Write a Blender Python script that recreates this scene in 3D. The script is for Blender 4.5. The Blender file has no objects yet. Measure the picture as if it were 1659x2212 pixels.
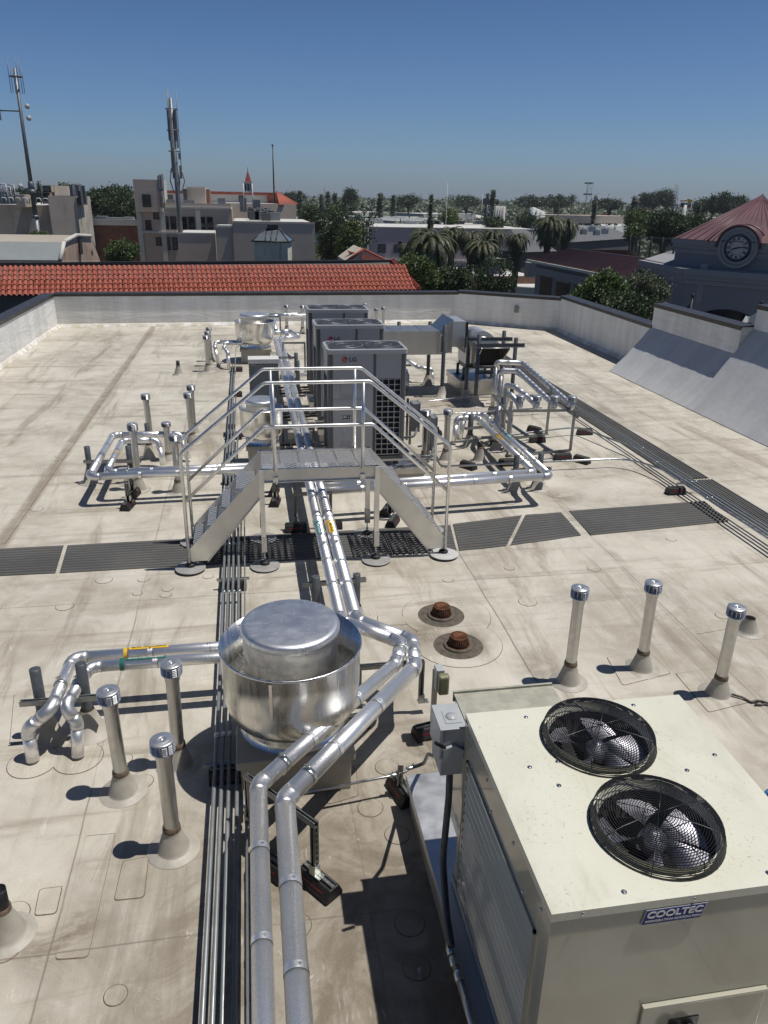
import bpy, bmesh, math, random
from mathutils import Vector, Matrix
random.seed(7)
sc = bpy.context.scene
COL = sc.collection
R = math.radians
# ---------------------------------------------------------------- camera
# world axes: X across the roof, Y along the roof, roof surface z = 0, street z = -9
F_, W_, H_ = 1661.0, 1659.0, 2212.0
CH, YAW, ROLL = 4.3, R(10), R(1.2)
PITCH = math.atan((1106 - 430) / F_)
_hf = Vector((math.sin(YAW), math.cos(YAW), 0)); _r0 = Vector((math.cos(YAW), -math.sin(YAW), 0))
_f = _hf * math.cos(PITCH) + Vector((0, 0, -math.sin(PITCH))); _u0 = _r0.cross(_f)
_r = _r0 * math.cos(ROLL) + _u0 * math.sin(ROLL); _u = -_r0 * math.sin(ROLL) + _u0 * math.cos(ROLL)
EYE = Vector((0, 0, CH))
cam = bpy.data.cameras.new('camera'); camo = bpy.data.objects.new('camera', cam); COL.objects.link(camo)
cam.sensor_fit = 'HORIZONTAL'; cam.sensor_width = 36; cam.lens = 36 * F_ / W_
cam.clip_start = 0.05; cam.clip_end = 9000
camo.matrix_world = Matrix(((_r.x, _u.x, -_f.x, 0), (_r.y, _u.y, -_f.y, 0), (_r.z, _u.z, -_f.z, CH), (0, 0, 0, 1)))
sc.camera = camo
def ray(x, y): return _f + _r * ((x - W_ / 2) / F_) - _u * ((y - H_ / 2) / F_)
def G(x, y, z=0.0):
    d = ray(x, y); return EYE + d * ((z - CH) / d.z)
def DD(x, y, t):
    d = ray(x, y); return EYE + d * (t / d.dot(_hf))
# ---------------------------------------------------------------- light
SUN_EL, SUN_AZ = 70.0, -7.0        # azimuth measured from +X towards +Y
wd = bpy.data.worlds.new('World'); sc.world = wd; wd.use_nodes = True
nt = wd.node_tree; nt.nodes.clear()
sky = nt.nodes.new('ShaderNodeTexSky'); sky.sky_type = 'NISHITA'; sky.sun_disc = False
sky.sun_elevation = R(SUN_EL); sky.sun_rotation = R(90 - SUN_AZ)
sky.altitude = 100; sky.air_density = 1.0; sky.dust_density = 0.8; sky.ozone_density = 1.6
bgn = nt.nodes.new('ShaderNodeBackground'); bgn.inputs[1].default_value = 0.05
out = nt.nodes.new('ShaderNodeOutputWorld')
# clear deep-blue summer sky: tint the physical sky by elevation
_tc = nt.nodes.new('ShaderNodeTexCoord'); _sp = nt.nodes.new('ShaderNodeSeparateXYZ'); _cr = nt.nodes.new('ShaderNodeValToRGB'); _mx = nt.nodes.new('ShaderNodeMix')
_mx.data_type = 'RGBA'; _mx.blend_type = 'MULTIPLY'; _mx.inputs[0].default_value = 1.0; _cr.color_ramp.elements[0].position = 0.0; _cr.color_ramp.elements[0].color = (.50, .66, .98, 1)
_cr.color_ramp.elements[1].position = .8; _cr.color_ramp.elements[1].color = (.17, .24, .34, 1); _e = _cr.color_ramp.elements.new(.2); _e.color = (.34, .49, .71, 1)
_sc = nt.nodes.new('ShaderNodeVectorMath'); _sc.operation = 'SCALE'; _sc.inputs[3].default_value = 2.15
nt.links.new(_tc.outputs['Generated'], _sp.inputs[0]); nt.links.new(_sp.outputs[2], _cr.inputs[0]); nt.links.new(sky.outputs[0], _mx.inputs[6]); nt.links.new(_cr.outputs[0], _mx.inputs[7]); nt.links.new(_mx.outputs[2], _sc.inputs[0])
nt.links.new(_sc.outputs[0], bgn.inputs[0]); nt.links.new(bgn.outputs[0], out.inputs[0])
sl = bpy.data.lights.new('sun', 'SUN'); sl.energy = 5.0; sl.angle = R(0.5); sl.color = (1.0, 0.955, 0.89)
so = bpy.data.objects.new('sun', sl); COL.objects.link(so)
sd = Vector((math.cos(R(SUN_EL)) * math.cos(R(SUN_AZ)), math.cos(R(SUN_EL)) * math.sin(R(SUN_AZ)), math.sin(R(SUN_EL))))
so.rotation_euler = sd.to_track_quat('Z', 'Y').to_euler()
sc.view_settings.view_transform = 'Standard'; sc.view_settings.look = 'None'
sc.view_settings.exposure = -0.25; sc.view_settings.gamma = 1.0
# ---------------------------------------------------------------- materials
class NB:
    def __init__(s, name):
        s.m = bpy.data.materials.new(name); s.m.use_nodes = True; s.t = s.m.node_tree; s.n = s.t.nodes
        s.b = s.n['Principled BSDF']; s.tc = s.n.new('ShaderNodeTexCoord')
        s.obj = s.tc.outputs['Object']; g = s.n.new('ShaderNodeNewGeometry'); s.pos = g.outputs['Position']
    def lk(s, a, b): s.t.links.new(a, b)
    def noise(s, scale, detail=4, rough=.55, vec=None, dist=0):
        n = s.n.new('ShaderNodeTexNoise'); n.inputs['Scale'].default_value = scale; n.inputs['Detail'].default_value = detail
        n.inputs['Roughness'].default_value = rough; n.inputs['Distortion'].default_value = dist
        s.lk(vec or s.obj, n.inputs['Vector']); return n.outputs['Fac']
    def ramp(s, v, a, b, ca=0., cb=1.):
        n = s.n.new('ShaderNodeMapRange'); n.interpolation_type = 'SMOOTHSTEP'
        for i, x in enumerate((a, b, ca, cb)): n.inputs[1 + i].default_value = x
        s.lk(v, n.inputs[0]); return n.outputs[0]
    def math(s, op, a, b=None, c=None):
        n = s.n.new('ShaderNodeMath'); n.operation = op
        for i, x in enumerate((a, b, c)):
            if x is None: continue
            if isinstance(x, (int, float)): n.inputs[i].default_value = x
            else: s.lk(x, n.inputs[i])
        return n.outputs[0]
    def mix(s, f, a, b, mode='MIX'):
        n = s.n.new('ShaderNodeMix'); n.data_type = 'RGBA'; n.blend_type = mode
        for i, x in ((0, f), (6, a), (7, b)):
            if isinstance(x, (int, float)): n.inputs[i].default_value = x
            elif isinstance(x, tuple): n.inputs[i].default_value = (*x, 1)
            else: s.lk(x, n.inputs[i])
        return n.outputs[2]
    def map(s, scale, vec=None, rot=(0, 0, 0)):
        n = s.n.new('ShaderNodeMapping'); n.inputs['Scale'].default_value = scale; n.inputs['Rotation'].default_value = rot
        s.lk(vec or s.obj, n.inputs['Vector']); return n.outputs[0]
    def sep(s, vec=None):
        n = s.n.new('ShaderNodeSeparateXYZ'); s.lk(vec or s.obj, n.inputs[0]); return n.outputs
    def col(s, c):
        if isinstance(c, tuple): s.b.inputs['Base Color'].default_value = (*c, 1)
        else: s.lk(c, s.b.inputs['Base Color'])
    def rough(s, r):
        if isinstance(r, (int, float)): s.b.inputs['Roughness'].default_value = r
        else: s.lk(r, s.b.inputs['Roughness'])
    def metal(s, v): s.b.inputs['Metallic'].default_value = v
    def bump(s, h, strength=.3, dist=.01):
        n = s.n.new('ShaderNodeBump'); n.inputs['Strength'].default_value = strength; n.inputs['Distance'].default_value = dist
        s.lk(h, n.inputs['Height']); s.lk(n.outputs[0], s.b.inputs['Normal'])
def mk(name, c, rough=.6, metal=0., var=.15, vs=3., bump=0., bs=60., dark=None, spec=None):
    """plain surface with large-scale colour variation and fine bump"""
    k = NB(name); f = k.ramp(k.noise(vs, 5, .6), .3, .72)
    d = dark or tuple(x * (1 - var) for x in c); l = tuple(min(1, x * (1 + var * .6)) for x in c)
    k.col(k.mix(f, d, l)); k.metal(metal)
    k.rough(k.ramp(k.noise(vs * 2.3, 3), .2, .8, max(.03, rough - .08), min(1, rough + .08)))
    if bump: k.bump(k.noise(bs, 2), bump, .004)
    if spec is not None: k.b.inputs['Specular IOR Level'].default_value = spec
    return k.m
M = {}
M['jacket'] = None
def m_jacket():
    k = NB('embossed aluminium jacket'); k.metal(.88); g = k.noise(105, 2, .55)
    c = k.mix(k.ramp(k.noise(5, 4), .35, .7), (.80, .80, .80), (.88, .88, .875)); c = k.mix(k.ramp(g, .5, .68), c, (.95, .95, .94)); c = k.mix(k.ramp(g, .30, .46, .7, 0), c, (.66, .67, .68))  # pale and dark speckle paints the glitter of the embossing into the colour
    k.col(c); k.rough(k.ramp(g, .35, .65, .44, .34)); k.bump(k.noise(75, 2, .6), .45, .003); return k.m
M['jacket'] = m_jacket()
M['elbow'] = mk('smooth aluminium elbow', (.66, .665, .675), .40, .9, .06, 8, .1, 90)
def m_galv(name, c, r):
    k = NB(name); k.metal(1.0); v = k.n.new('ShaderNodeTexVoronoi'); v.inputs['Scale'].default_value = 40; k.lk(k.obj, v.inputs['Vector'])
    st = k.ramp(k.noise(7, 4, .6, k.map((1, 1, .18))), .3, .75)
    a = k.mix(st, tuple(x * .88 for x in c), c); k.col(k.mix(.07, a, v.outputs['Color'], 'SOFT_LIGHT'))
    k.rough(k.ramp(k.noise(14, 4), .3, .7, r - .07, r + .1)); k.bump(k.noise(30, 2), .08, .004); return k.m
M['galv'] = m_galv('galvanised steel', (.56, .57, .58), .33)
M['galvold'] = m_galv('weathered galvanised vent pipe', (.60, .59, .57), .40)
M['capm'] = mk('vent cap metal', (.62, .63, .64), .36, .82, .08, 10, .03)
M['spun'] = None
def m_spun():
    k = NB('spun aluminium'); k.metal(1.0)
    st = k.noise(4, 5, .6, k.map((3, 3, .35))); k.col(k.mix(k.ramp(st, .3, .7), (.70, .695, .68), (.78, .775, .755)))
    k.rough(k.ramp(k.noise(6, 4, .6, k.map((3, 3, .2))), .3, .7, .22, .34)); k.bump(k.noise(5, 2, .5, k.map((1, 1, .12))), .06, .012)
    k.b.inputs['Anisotropic'].default_value = .55; return k.m
M['spun'] = m_spun()
def m_lid():
    k = NB('scratched aluminium lid'); k.metal(1.0)
    s1 = k.ramp(k.noise(3, 6, .7, k.map((2, 9, 1), rot=(0, 0, .7)), 1.2), .56, .62)
    s2 = k.ramp(k.noise(2.4, 6, .75, k.map((11, 1.5, 1), rot=(0, 0, .25)), .8), .6, .64)
    k.col(k.mix(k.math('MAXIMUM', s1, s2), (.66, .68, .70), (.86, .87, .88)))
    k.rough(k.ramp(k.noise(5, 3), .3, .7, .42, .50)); k.bump(k.noise(60, 3), .04, .002); return k.m
M['lid'] = m_lid()
M['alu'] = mk('mill aluminium', (.78, .775, .755), .40, 1., .06, 5, .03)
M['alup'] = mk('aluminium plate stringer', (.72, .71, .68), .44, 1., .08, 3, .03)
M['strut'] = mk('dull strut channel', (.30, .31, .31), .42, .9, .15, 12)
M['zinc'] = mk('zinc plated bracket', (.62, .65, .62), .35, 1., .15, 20)
M['postgrey'] = mk('grey painted pipe post', (.085, .095, .105), .45, .2, .25, 9, .08)
M['greycond'] = mk('grey conduit', (.23, .25, .26), .42, .35, .1, 6)
M['duct'] = m_galv('sheet metal duct', (.55, .54, .51), .38)
M['sheet'] = mk('flat sheet metal', (.60, .61, .62), .5, 1., .08, 3)
M['tan'] = mk('tan painted curb', (.37, .345, .29), .45, 0, .12, 3)
M['boot'] = mk('moulded membrane boot', (.40, .375, .325), .55, 0, .16, 7, .15, 40)
M['sealant'] = mk('brown sealant', (.13, .095, .065), .7, 0, .4, 30, .5, 60)
M['rubber'] = mk('black recycled rubber', (.014, .014, .015), .6, 0, .3, 20, .2)
M['red'] = mk('red reflective strip', (.16, .008, .014), .4, 0, .3, 30)
M['black'] = mk('black plastic', (.012, .012, .013), .4, 0, .2, 10)
M['cream'] = None
def m_cream():
    k = NB('cream powder coat')
    sp = k.ramp(k.noise(52, 6, .8), .585, .65); big = k.ramp(k.noise(2.6, 4, .6), .40, .62)
    c = k.mix(k.ramp(k.noise(1.6, 4), .3, .7), (.60, .595, .49), (.66, .655, .55))
    wst = k.ramp(k.noise(2.2, 6, .72, k.map((1, .5, 1)), 1.5), .5, .72); c = k.mix(k.math('MULTIPLY', wst, .35), c, (.42, .40, .31))
    k.col(k.mix(k.math('MULTIPLY', sp, k.math('MULTIPLY', big, .8)), c, (.12, .11, .08)))
    k.rough(.33); k.b.inputs['Coat Weight'].default_value = .25; k.b.inputs['Coat Roughness'].default_value = .12
    k.bump(k.noise(3.0, 3, .5), .12, .02); return k.m
M['cream'] = m_cream()
def m_creamshade():  # same cream paint as the top, darkened to paint in the shaded faces
    k = NB('glossy cream panel with painted shade'); c = k.mix(k.ramp(k.noise(1.6, 4), .3, .7), (.40, .385, .315), (.44, .425, .345))
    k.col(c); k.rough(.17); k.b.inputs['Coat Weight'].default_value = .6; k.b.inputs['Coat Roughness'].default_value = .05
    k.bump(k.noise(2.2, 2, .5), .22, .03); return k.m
M['cream_shaded'] = m_creamshade()
M['weathered'] = mk('weathered cream lid', (.36, .355, .29), .7, 0, .2, 12, .3, 60)
M['dark'] = mk('dark interior', (.01, .01, .011), .7, 0, .2)
M['blade'] = mk('brushed fan blade', (.42, .42, .47), .50, 1., .1, 8, .05)
M['lgpanel'] = mk('warm grey enamel panel', (.36, .36, .365), .42, 0, .05, 2, .02)
M['lgdark'] = mk('charcoal corner panel', (.11, .112, .116), .35, 0, .06, 2)
M['lgtop'] = mk('light grey top frame', (.36, .37, .38), .35, 0, .06, 4)
M['coil'] = mk('coil fins', (.10, .10, .10), .5, .3, .2, 6)
M['wire'] = mk('coated wire', (.3, .31, .32), .4, .4, .05)
M['blkwire'] = mk('black coated wire', (.012, .012, .013), .35, 0, .05)
M['greybox'] = mk('grey enclosure paint', (.20, .215, .225), .38, 0, .06, 4)
M['lightbox'] = mk('pale grey enclosure paint', (.40, .42, .43), .4, 0, .06, 6)
M['rust'] = mk('rusty cast iron', (.17, .065, .03), .8, .1, .5, 14, .5, 60)
M['wet'] = mk('dark silt', (.10, .085, .065), .8, 0, .4, 14, .3, 60)
M['disc'] = mk('white foot disc', (.50, .50, .49), .5, 0, .16, 9, .1)
M['discg'] = mk('grey foot disc', (.30, .295, .285), .5, 0, .14, 9, .1)
M['lens'] = mk('yellowed lens', (.20, .20, .12), .12, 0, .2, 6)
M['white'] = mk('white coating', (.62, .62, .60), .6, 0, .08, 2)
M['txtw'] = mk('white lettering', (.75, .75, .72), .5, 0, .02)
M['txtk'] = mk('black lettering', (.02, .02, .02), .5, 0, .02)
M['navy'] = mk('navy label', (.02, .045, .22), .75, 0, .06)
M['logored'] = mk('red badge', (.38, .008, .03), .3, 0, .03)
M['lgtxt'] = mk('dark grey lettering', (.045, .045, .05), .4, 0, .02)
M['yellow'] = mk('yellow tape', (.75, .46, .03), .4, 0, .08)
M['green'] = mk('green tape', (.01, .14, .10), .4, 0, .08)
M['teal'] = mk('teal tape', (.03, .22, .24), .4, 0, .08)
M['rope'] = mk('grey rope', (.12, .11, .105), .9, 0, .4, 60, .4, 90)
M['blue'] = mk('blue plastic', (.01, .12, .32), .4, 0, .2)
# roof membrane: dirt, seams (every 1.98 m across, every 4.5 m along), scuffs
def m_membrane():
    k = NB('dirty white roofing membrane'); p = k.pos; x, y, z = k.sep(p)
    big = k.noise(.55, 6, .62, p, .3); mid = k.noise(2.3, 7, .68, p, .8); fine = k.noise(60, 3, .6, p)
    st = k.noise(.9, 6, .7, k.map((2.2, .28, 1), p), .6); stx = k.noise(1.1, 6, .7, k.map((.25, 2.6, 1), p), .5)
    c = k.mix(k.ramp(big, .32, .7), (.36, .325, .26), (.575, .54, .46))
    c = k.mix(k.ramp(mid, .38, .75, 0, .75), c, (.56, .54, .485))
    c = k.mix(k.ramp(st, .50, .70, 0, .8), c, (.25, .215, .165))
    c = k.mix(k.ramp(stx, .52, .72, 0, .7), c, (.24, .205, .155))
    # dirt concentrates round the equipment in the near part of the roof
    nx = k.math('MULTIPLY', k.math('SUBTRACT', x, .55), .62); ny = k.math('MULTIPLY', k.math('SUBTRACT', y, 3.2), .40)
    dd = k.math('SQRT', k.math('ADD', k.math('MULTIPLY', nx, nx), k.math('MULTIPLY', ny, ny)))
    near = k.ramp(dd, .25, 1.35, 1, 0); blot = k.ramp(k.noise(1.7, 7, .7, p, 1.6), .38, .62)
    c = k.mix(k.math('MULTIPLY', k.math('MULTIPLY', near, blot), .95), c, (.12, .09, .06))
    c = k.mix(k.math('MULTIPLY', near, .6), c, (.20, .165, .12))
    # seams
    wob = k.math('MULTIPLY', k.math('SUBTRACT', k.noise(1.2, 3, .5, p), .5), .05)
    def seam(v, per, off, w0, w1):
        a = k.math('ADD', k.math('SUBTRACT', v, off), wob); a = k.math('DIVIDE', a, per)
        fr = k.math('ABSOLUTE', k.math('SUBTRACT', a, k.math('ROUND', a))); return k.ramp(k.math('MULTIPLY', fr, per), w0, w1, 1, 0)
    brk = k.ramp(k.noise(1.7, 4, .6, p), .3, .6)
    for v, per, off in ((x, 1.98, .60), (y, 4.5, 3.6)):
        band = k.math('MULTIPLY', seam(v, per, off + .05, .04, .085), k.math('MULTIPLY', k.ramp(k.noise(.9, 5, .7, p), .45, .66), .5))
        c = k.mix(band, c, (.25, .215, .165))
        ln = k.math('MULTIPLY', k.math('MULTIPLY', seam(v, per, off, .002, .010), .7), k.ramp(k.noise(.8, 3, .6, p), .38, .55, .25, 1)); c = k.mix(ln, c, (.14, .125, .10))
    # the long brown water track left of the plant
    tr = k.ramp(k.math('ABSOLUTE', k.math('ADD', k.math('ADD', x, 3.36), wob)), .05, .13, 1, 0)
    c = k.mix(k.math('MULTIPLY', tr, k.ramp(mid, .35, .6, .35, .9)), c, (.25, .21, .16))
    # local stains
    for (sx, sy, sr, am) in ((1.45, 5.0, .34, .9), (1.62, 6.95, .3, .8), (2.1, 6.7, .25, .75), (-1.33, 3.7, .3, .8), (6.35, 6.7, .35, .9), (6.0, 5.9, .3, .7), (4.75, 10.75, .35, .7),
                             (-1.0, 20.9, .7, .55), (-1.2, 14.1, .6, .5), (.0, 8.4, .25, .6), (1.0, 3.2, .55, .6), (3.7, 12.3, .9, .5), (4.2, 17.0, 1.3, .5), (2.7, 6.2, .3, .5)):
        ax = k.math('SUBTRACT', x, sx); ay = k.math('SUBTRACT', y, sy)
        d = k.math('SQRT', k.math('ADD', k.math('MULTIPLY', ax, ax), k.math('MULTIPLY', ay, ay)))
        m = k.math('MULTIPLY', k.ramp(d, sr * .3, sr * 1.5, 1, 0), k.ramp(mid, .36, .58)); c = k.mix(k.math('MULTIPLY', m, am), c, (.14, .105, .07))
    # pale scuffs and boot prints
    wv = k.n.new('ShaderNodeTexWave'); wv.inputs['Scale'].default_value = 9; wv.inputs['Distortion'].default_value = 3; k.lk(p, wv.inputs['Vector'])
    sc_ = k.math('MULTIPLY', k.ramp(wv.outputs['Fac'], .6, .9), k.ramp(k.noise(1.9, 3, .6, p), .62, .7)); c = k.mix(k.math('MULTIPLY', sc_, .4), c, (.62, .60, .55))
    scr = k.ramp(k.noise(3.5, 6, .75, k.map((1, .4, 1), p, (0, 0, .5)), 2.5), .63, .67); c = k.mix(k.math('MULTIPLY', scr, .5), c, (.64, .62, .58))
    c = k.mix(k.ramp(fine, .3, .7, 0, .12), c, (.30, .28, .24))
    k.col(c); k.rough(k.ramp(mid, .3, .7, .5, .75))
    k.bump(k.math('ADD', k.math('MULTIPLY', k.noise(1.0, 4, .55, k.map((1, .45, 1), p), .6), 1.0), k.math('MULTIPLY', fine, .05)), .7, .09); return k.m
M['mem'] = m_membrane()
def m_parapet():
    k = NB('parapet membrane'); p = k.pos
    v = k.noise(1.2, 5, .6, k.map((1.6, 1.6, .25), p)); h = k.noise(.8, 5, .7, k.map((.5, .5, 5), p), 1.0)
    c = k.mix(k.ramp(v, .3, .7), (.64, .635, .60), (.80, .795, .77)); c = k.mix(k.ramp(h, .56, .72, 0, .5), c, (.50, .48, .44))
    z = k.sep(p)[2]; c = k.mix(k.math('MULTIPLY', k.ramp(z, .02, .2, 1, 0), k.ramp(k.noise(3, 4, .6, p), .4, .6)), c, (.52, .47, .36))
    k.col(c); k.rough(.6); k.bump(k.noise(1.1, 4, .6, k.map((.6, .6, 2.2), p), 1.5), .5, .07); return k.m
M['par'] = m_parapet()
M['cant'] = None
def m_cant():
    k = NB('sloped grey membrane'); p = k.pos; c = k.mix(k.ramp(k.noise(1.4, 5, .6, k.map((.4, 2, .4), p)), .3, .7), (.46, .465, .465), (.54, .545, .545))
    c = k.mix(k.ramp(k.noise(40, 2, .5, k.map((.2, 1, .2), p)), .4, .8, 0, .4), c, (.62, .625, .63))
    k.col(c); k.rough(.55); k.bump(k.noise(2.2, 4, .5, p, 1.0), .3, .03); return k.m
M['cant'] = m_cant()
M['coping'] = mk('dark brown metal coping', (.055, .05, .045), .4, .3, .2, 3)
def m_mat():
    k = NB('ribbed grey walkway mat'); x, y, z = k.sep()
    k.col(k.mix(k.ramp(k.noise(.9, 5, .65, k.pos), .3, .7), (.078, .078, .077), (.115, .113, .108)))
    k.rough(.75); w = k.n.new('ShaderNodeTexWave'); w.inputs['Scale'].default_value = 14; w.inputs['Distortion'].default_value = 2; w.wave_profile = 'TRI'; k.lk(k.pos, w.inputs['Vector'])
    k.bump(k.math('ADD', w.outputs['Fac'], k.noise(60, 2)), .4, .006); return k.m
M['mat'] = m_mat()
M['matd'] = mk('dirt-dark groove of the mat', (.03, .03, .03), .8, 0, .2, 5)
def m_grate():
    k = NB('serrated aluminium grating'); x, y, z = k.sep(k.pos); k.metal(1.0)
    # diamond slots 60 x 20 mm
    r = k.math('ROUND', k.math('DIVIDE', y, .036)); off = k.math('MULTIPLY', k.math('MODULO', r, 2), .5)
    a = k.math('ADD', k.math('DIVIDE', x, .085), off); fa = k.math('ABSOLUTE', k.math('SUBTRACT', a, k.math('ROUND', a)))
    b = k.math('DIVIDE', y, .036); fb = k.math('ABSOLUTE', k.math('SUBTRACT', b, k.math('ROUND', b)))
    d = k.math('ADD', k.math('MULTIPLY', fa, 1.0), k.math('MULTIPLY', fb, .9)); hole = k.ramp(d, .36, .40, 1, 0)
    k.col((.74, .73, .71)); k.rough(.46); k.bump(d, .5, .008)
    k.lk(k.math('SUBTRACT', 1, k.math('MULTIPLY', hole, .97)), k.b.inputs['Alpha']); return k.m
M['grate'] = m_grate()
# ---------------------------------------------------------------- mesh helper
def rounded(pts, rad, seg=6):
    pts = [Vector(p) for p in pts]
    if rad <= 0 or len(pts) < 3: return pts
    o = [pts[0]]
    for i in range(1, len(pts) - 1):
        p, a, b = pts[i], pts[i - 1], pts[i + 1]; da = (a - p); db = (b - p); la, lb = da.length, db.length
        da /= la; db /= lb; ang = da.angle(db)
        if ang > math.pi - .02: o.append(p); continue
        t = min(rad / math.tan(ang / 2), la * .49, lb * .49); p0 = p + da * t; p1 = p + db * t
        for j in range(seg + 1):
            s = j / seg; o.append(p0 * (1 - s) ** 2 + p * 2 * s * (1 - s) + p1 * s * s)
    o.append(pts[-1]); return o
class MB:
    def __init__(s): s.v = []; s.f = []; s.mi = []; s.sm = []
    def add(s, vs, fs, mi=0, sm=False):
        n = len(s.v); s.v += [Vector(v) for v in vs]
        for f in fs: s.f.append([n + i for i in f]); s.mi.append(mi); s.sm.append(sm)
        return s
    def box(s, x0, x1, y0, y1, z0, z1, mi=0):
        return s.add([(x0, y0, z0), (x1, y0, z0), (x1, y1, z0), (x0, y1, z0), (x0, y0, z1), (x1, y0, z1), (x1, y1, z1), (x0, y1, z1)],
                     [(0, 3, 2, 1), (4, 5, 6, 7), (0, 1, 5, 4), (1, 2, 6, 5), (2, 3, 7, 6), (3, 0, 4, 7)], mi)
    def bar(s, p0, p1, w, h, mi=0, up=(0, 0, 1)):
        """rectangular bar between two points; w sideways, h along up"""
        p0, p1 = Vector(p0), Vector(p1); d = (p1 - p0).normalized(); up = Vector(up)
        if abs(d.dot(up)) > .98: up = Vector((0, 1, 0))
        sx = d.cross(up).normalized() * w / 2; uz = sx.cross(d).normalized() * h / 2
        vs = [p + a * sx + b * uz for p in (p0, p1) for a, b in ((-1, -1), (1, -1), (1, 1), (-1, 1))]
        return s.add(vs, [(0, 1, 2, 3), (4, 7, 6, 5), (0, 4, 5, 1), (1, 5, 6, 2), (2, 6, 7, 3), (3, 7, 4, 0)], mi)
    def tube(s, pts, r, n=14, rad=0, mi=0, caps=True, sm=True, seg=6):
        P = rounded(pts, rad, seg); rs = r if isinstance(r, (list, tuple)) else [r] * len(P)
        t = (P[1] - P[0]).normalized(); u = t.orthogonal().normalized(); rings = []
        for i, p in enumerate(P):
            if 0 < i < len(P) - 1: tt = ((P[i + 1] - p).normalized() + (p - P[i - 1]).normalized())
            elif i == 0: tt = P[1] - p
            else: tt = p - P[-2]
            if tt.length < 1e-6: tt = t
            tt = tt.normalized(); u = (u - tt * u.dot(tt)).normalized(); w = tt.cross(u)
            rings.append([p + (u * math.cos(2 * math.pi * k / n) + w * math.sin(2 * math.pi * k / n)) * rs[i] for k in range(n)]); t = tt
        b = len(s.v); s.v += [v for rg in rings for v in rg]
        for i in range(len(P) - 1):
            for k in range(n):
                k2 = (k + 1) % n; s.f.append([b + i * n + k, b + i * n + k2, b + (i + 1) * n + k2, b + (i + 1) * n + k]); s.mi.append(mi); s.sm.append(sm)
        if caps:
            s.f.append([b + k for k in range(n)][::-1]); s.mi.append(mi); s.sm.append(False)
            s.f.append([b + (len(P) - 1) * n + k for k in range(n)]); s.mi.append(mi); s.sm.append(False)
        return s
    def lathe(s, c, prof, n=32, mi=0, sm=True, cap0=False, cap1=False, sx=1.0, sy=1.0):
        c = Vector(c); b = len(s.v)
        for r, z in prof:
            for k in range(n): a = 2 * math.pi * k / n; s.v.append(c + Vector((r * math.cos(a) * sx, r * math.sin(a) * sy, z)))
        for i in range(len(prof) - 1):
            for k in range(n):
                k2 = (k + 1) % n; s.f.append([b + i * n + k, b + i * n + k2, b + (i + 1) * n + k2, b + (i + 1) * n + k]); s.mi.append(mi); s.sm.append(sm)
        if cap0: s.f.append([b + k for k in range(n)][::-1]); s.mi.append(mi); s.sm.append(False)
        if cap1: s.f.append([b + (len(prof) - 1) * n + k for k in range(n)]); s.mi.append(mi); s.sm.append(False)
        return s
    def prism(s, poly, ext, mi=0):
        """poly: list of 3D points (planar), extruded by vector ext"""
        n = len(poly); e = Vector(ext); a = [Vector(p) for p in poly]; nn = Vector()
        for i in range(n): nn += (a[i] - a[0]).cross(a[(i + 1) % n] - a[0])
        if nn.dot(e) > 0: a = a[::-1]
        return s.add(a + [p + e for p in a], [list(range(n)), list(range(n, 2 * n))[::-1]] + [(i, n + i, n + (i + 1) % n, (i + 1) % n) for i in range(n)], mi)
def part(name, mb, mats, parent=None, label=None, bev=0, smooth_angle=None):
    me = bpy.data.meshes.new(name); off = Vector(parent['_w']) if parent is not None and '_w' in parent else Vector()
    me.from_pydata([v - off for v in mb.v], [], mb.f); mats = mats if isinstance(mats, (list, tuple)) else [mats]
    for m in mats: me.materials.append(M[m] if isinstance(m, str) else m)
    me.polygons.foreach_set('material_index', mb.mi); me.polygons.foreach_set('use_smooth', mb.sm); me.update()
    o = bpy.data.objects.new(name, me); COL.objects.link(o)
    if parent is not None: o.parent = parent; o['_w'] = tuple(off)
    if label: o['label'] = label
    if bev:
        b = o.modifiers.new('bevel', 'BEVEL'); b.width = bev; b.segments = 2; b.limit_method = 'ANGLE'; b.angle_limit = R(40)
    return o
def thing(name, label, cat, loc=(0, 0, 0), group=None):
    o = bpy.data.objects.new(name, None); COL.objects.link(o); o.location = loc; o['_w'] = tuple(loc); o.empty_display_size = .1
    o['label'] = label; o['category'] = cat
    if group: o['group'] = group
    return o
def solo(name, mb, mats, label, cat, group=None, bev=0):
    o = part(name, mb, mats, bev=bev); o['label'] = label; o['category'] = cat
    if group: o['group'] = group
    return o
def struct(name, mb, mats):
    o = part(name, mb, mats); o['kind'] = 'structure'; return o
def dup(root, loc, label, rz=0, group=None, scale=None):
    def cp(o, par):
        c = o.copy(); COL.objects.link(c); c.parent = par
        for ch in list(kids.get(o.name, ())): cp(ch, c)
        return c
    kids = {}
    for o in list(root.children_recursive): kids.setdefault(o.parent.name, []).append(o)
    r = cp(root, None); r.location = loc; r.rotation_euler = (0, 0, rz); r['label'] = label
    if scale: r.scale = scale
    if group: r['group'] = group
    return r
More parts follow.
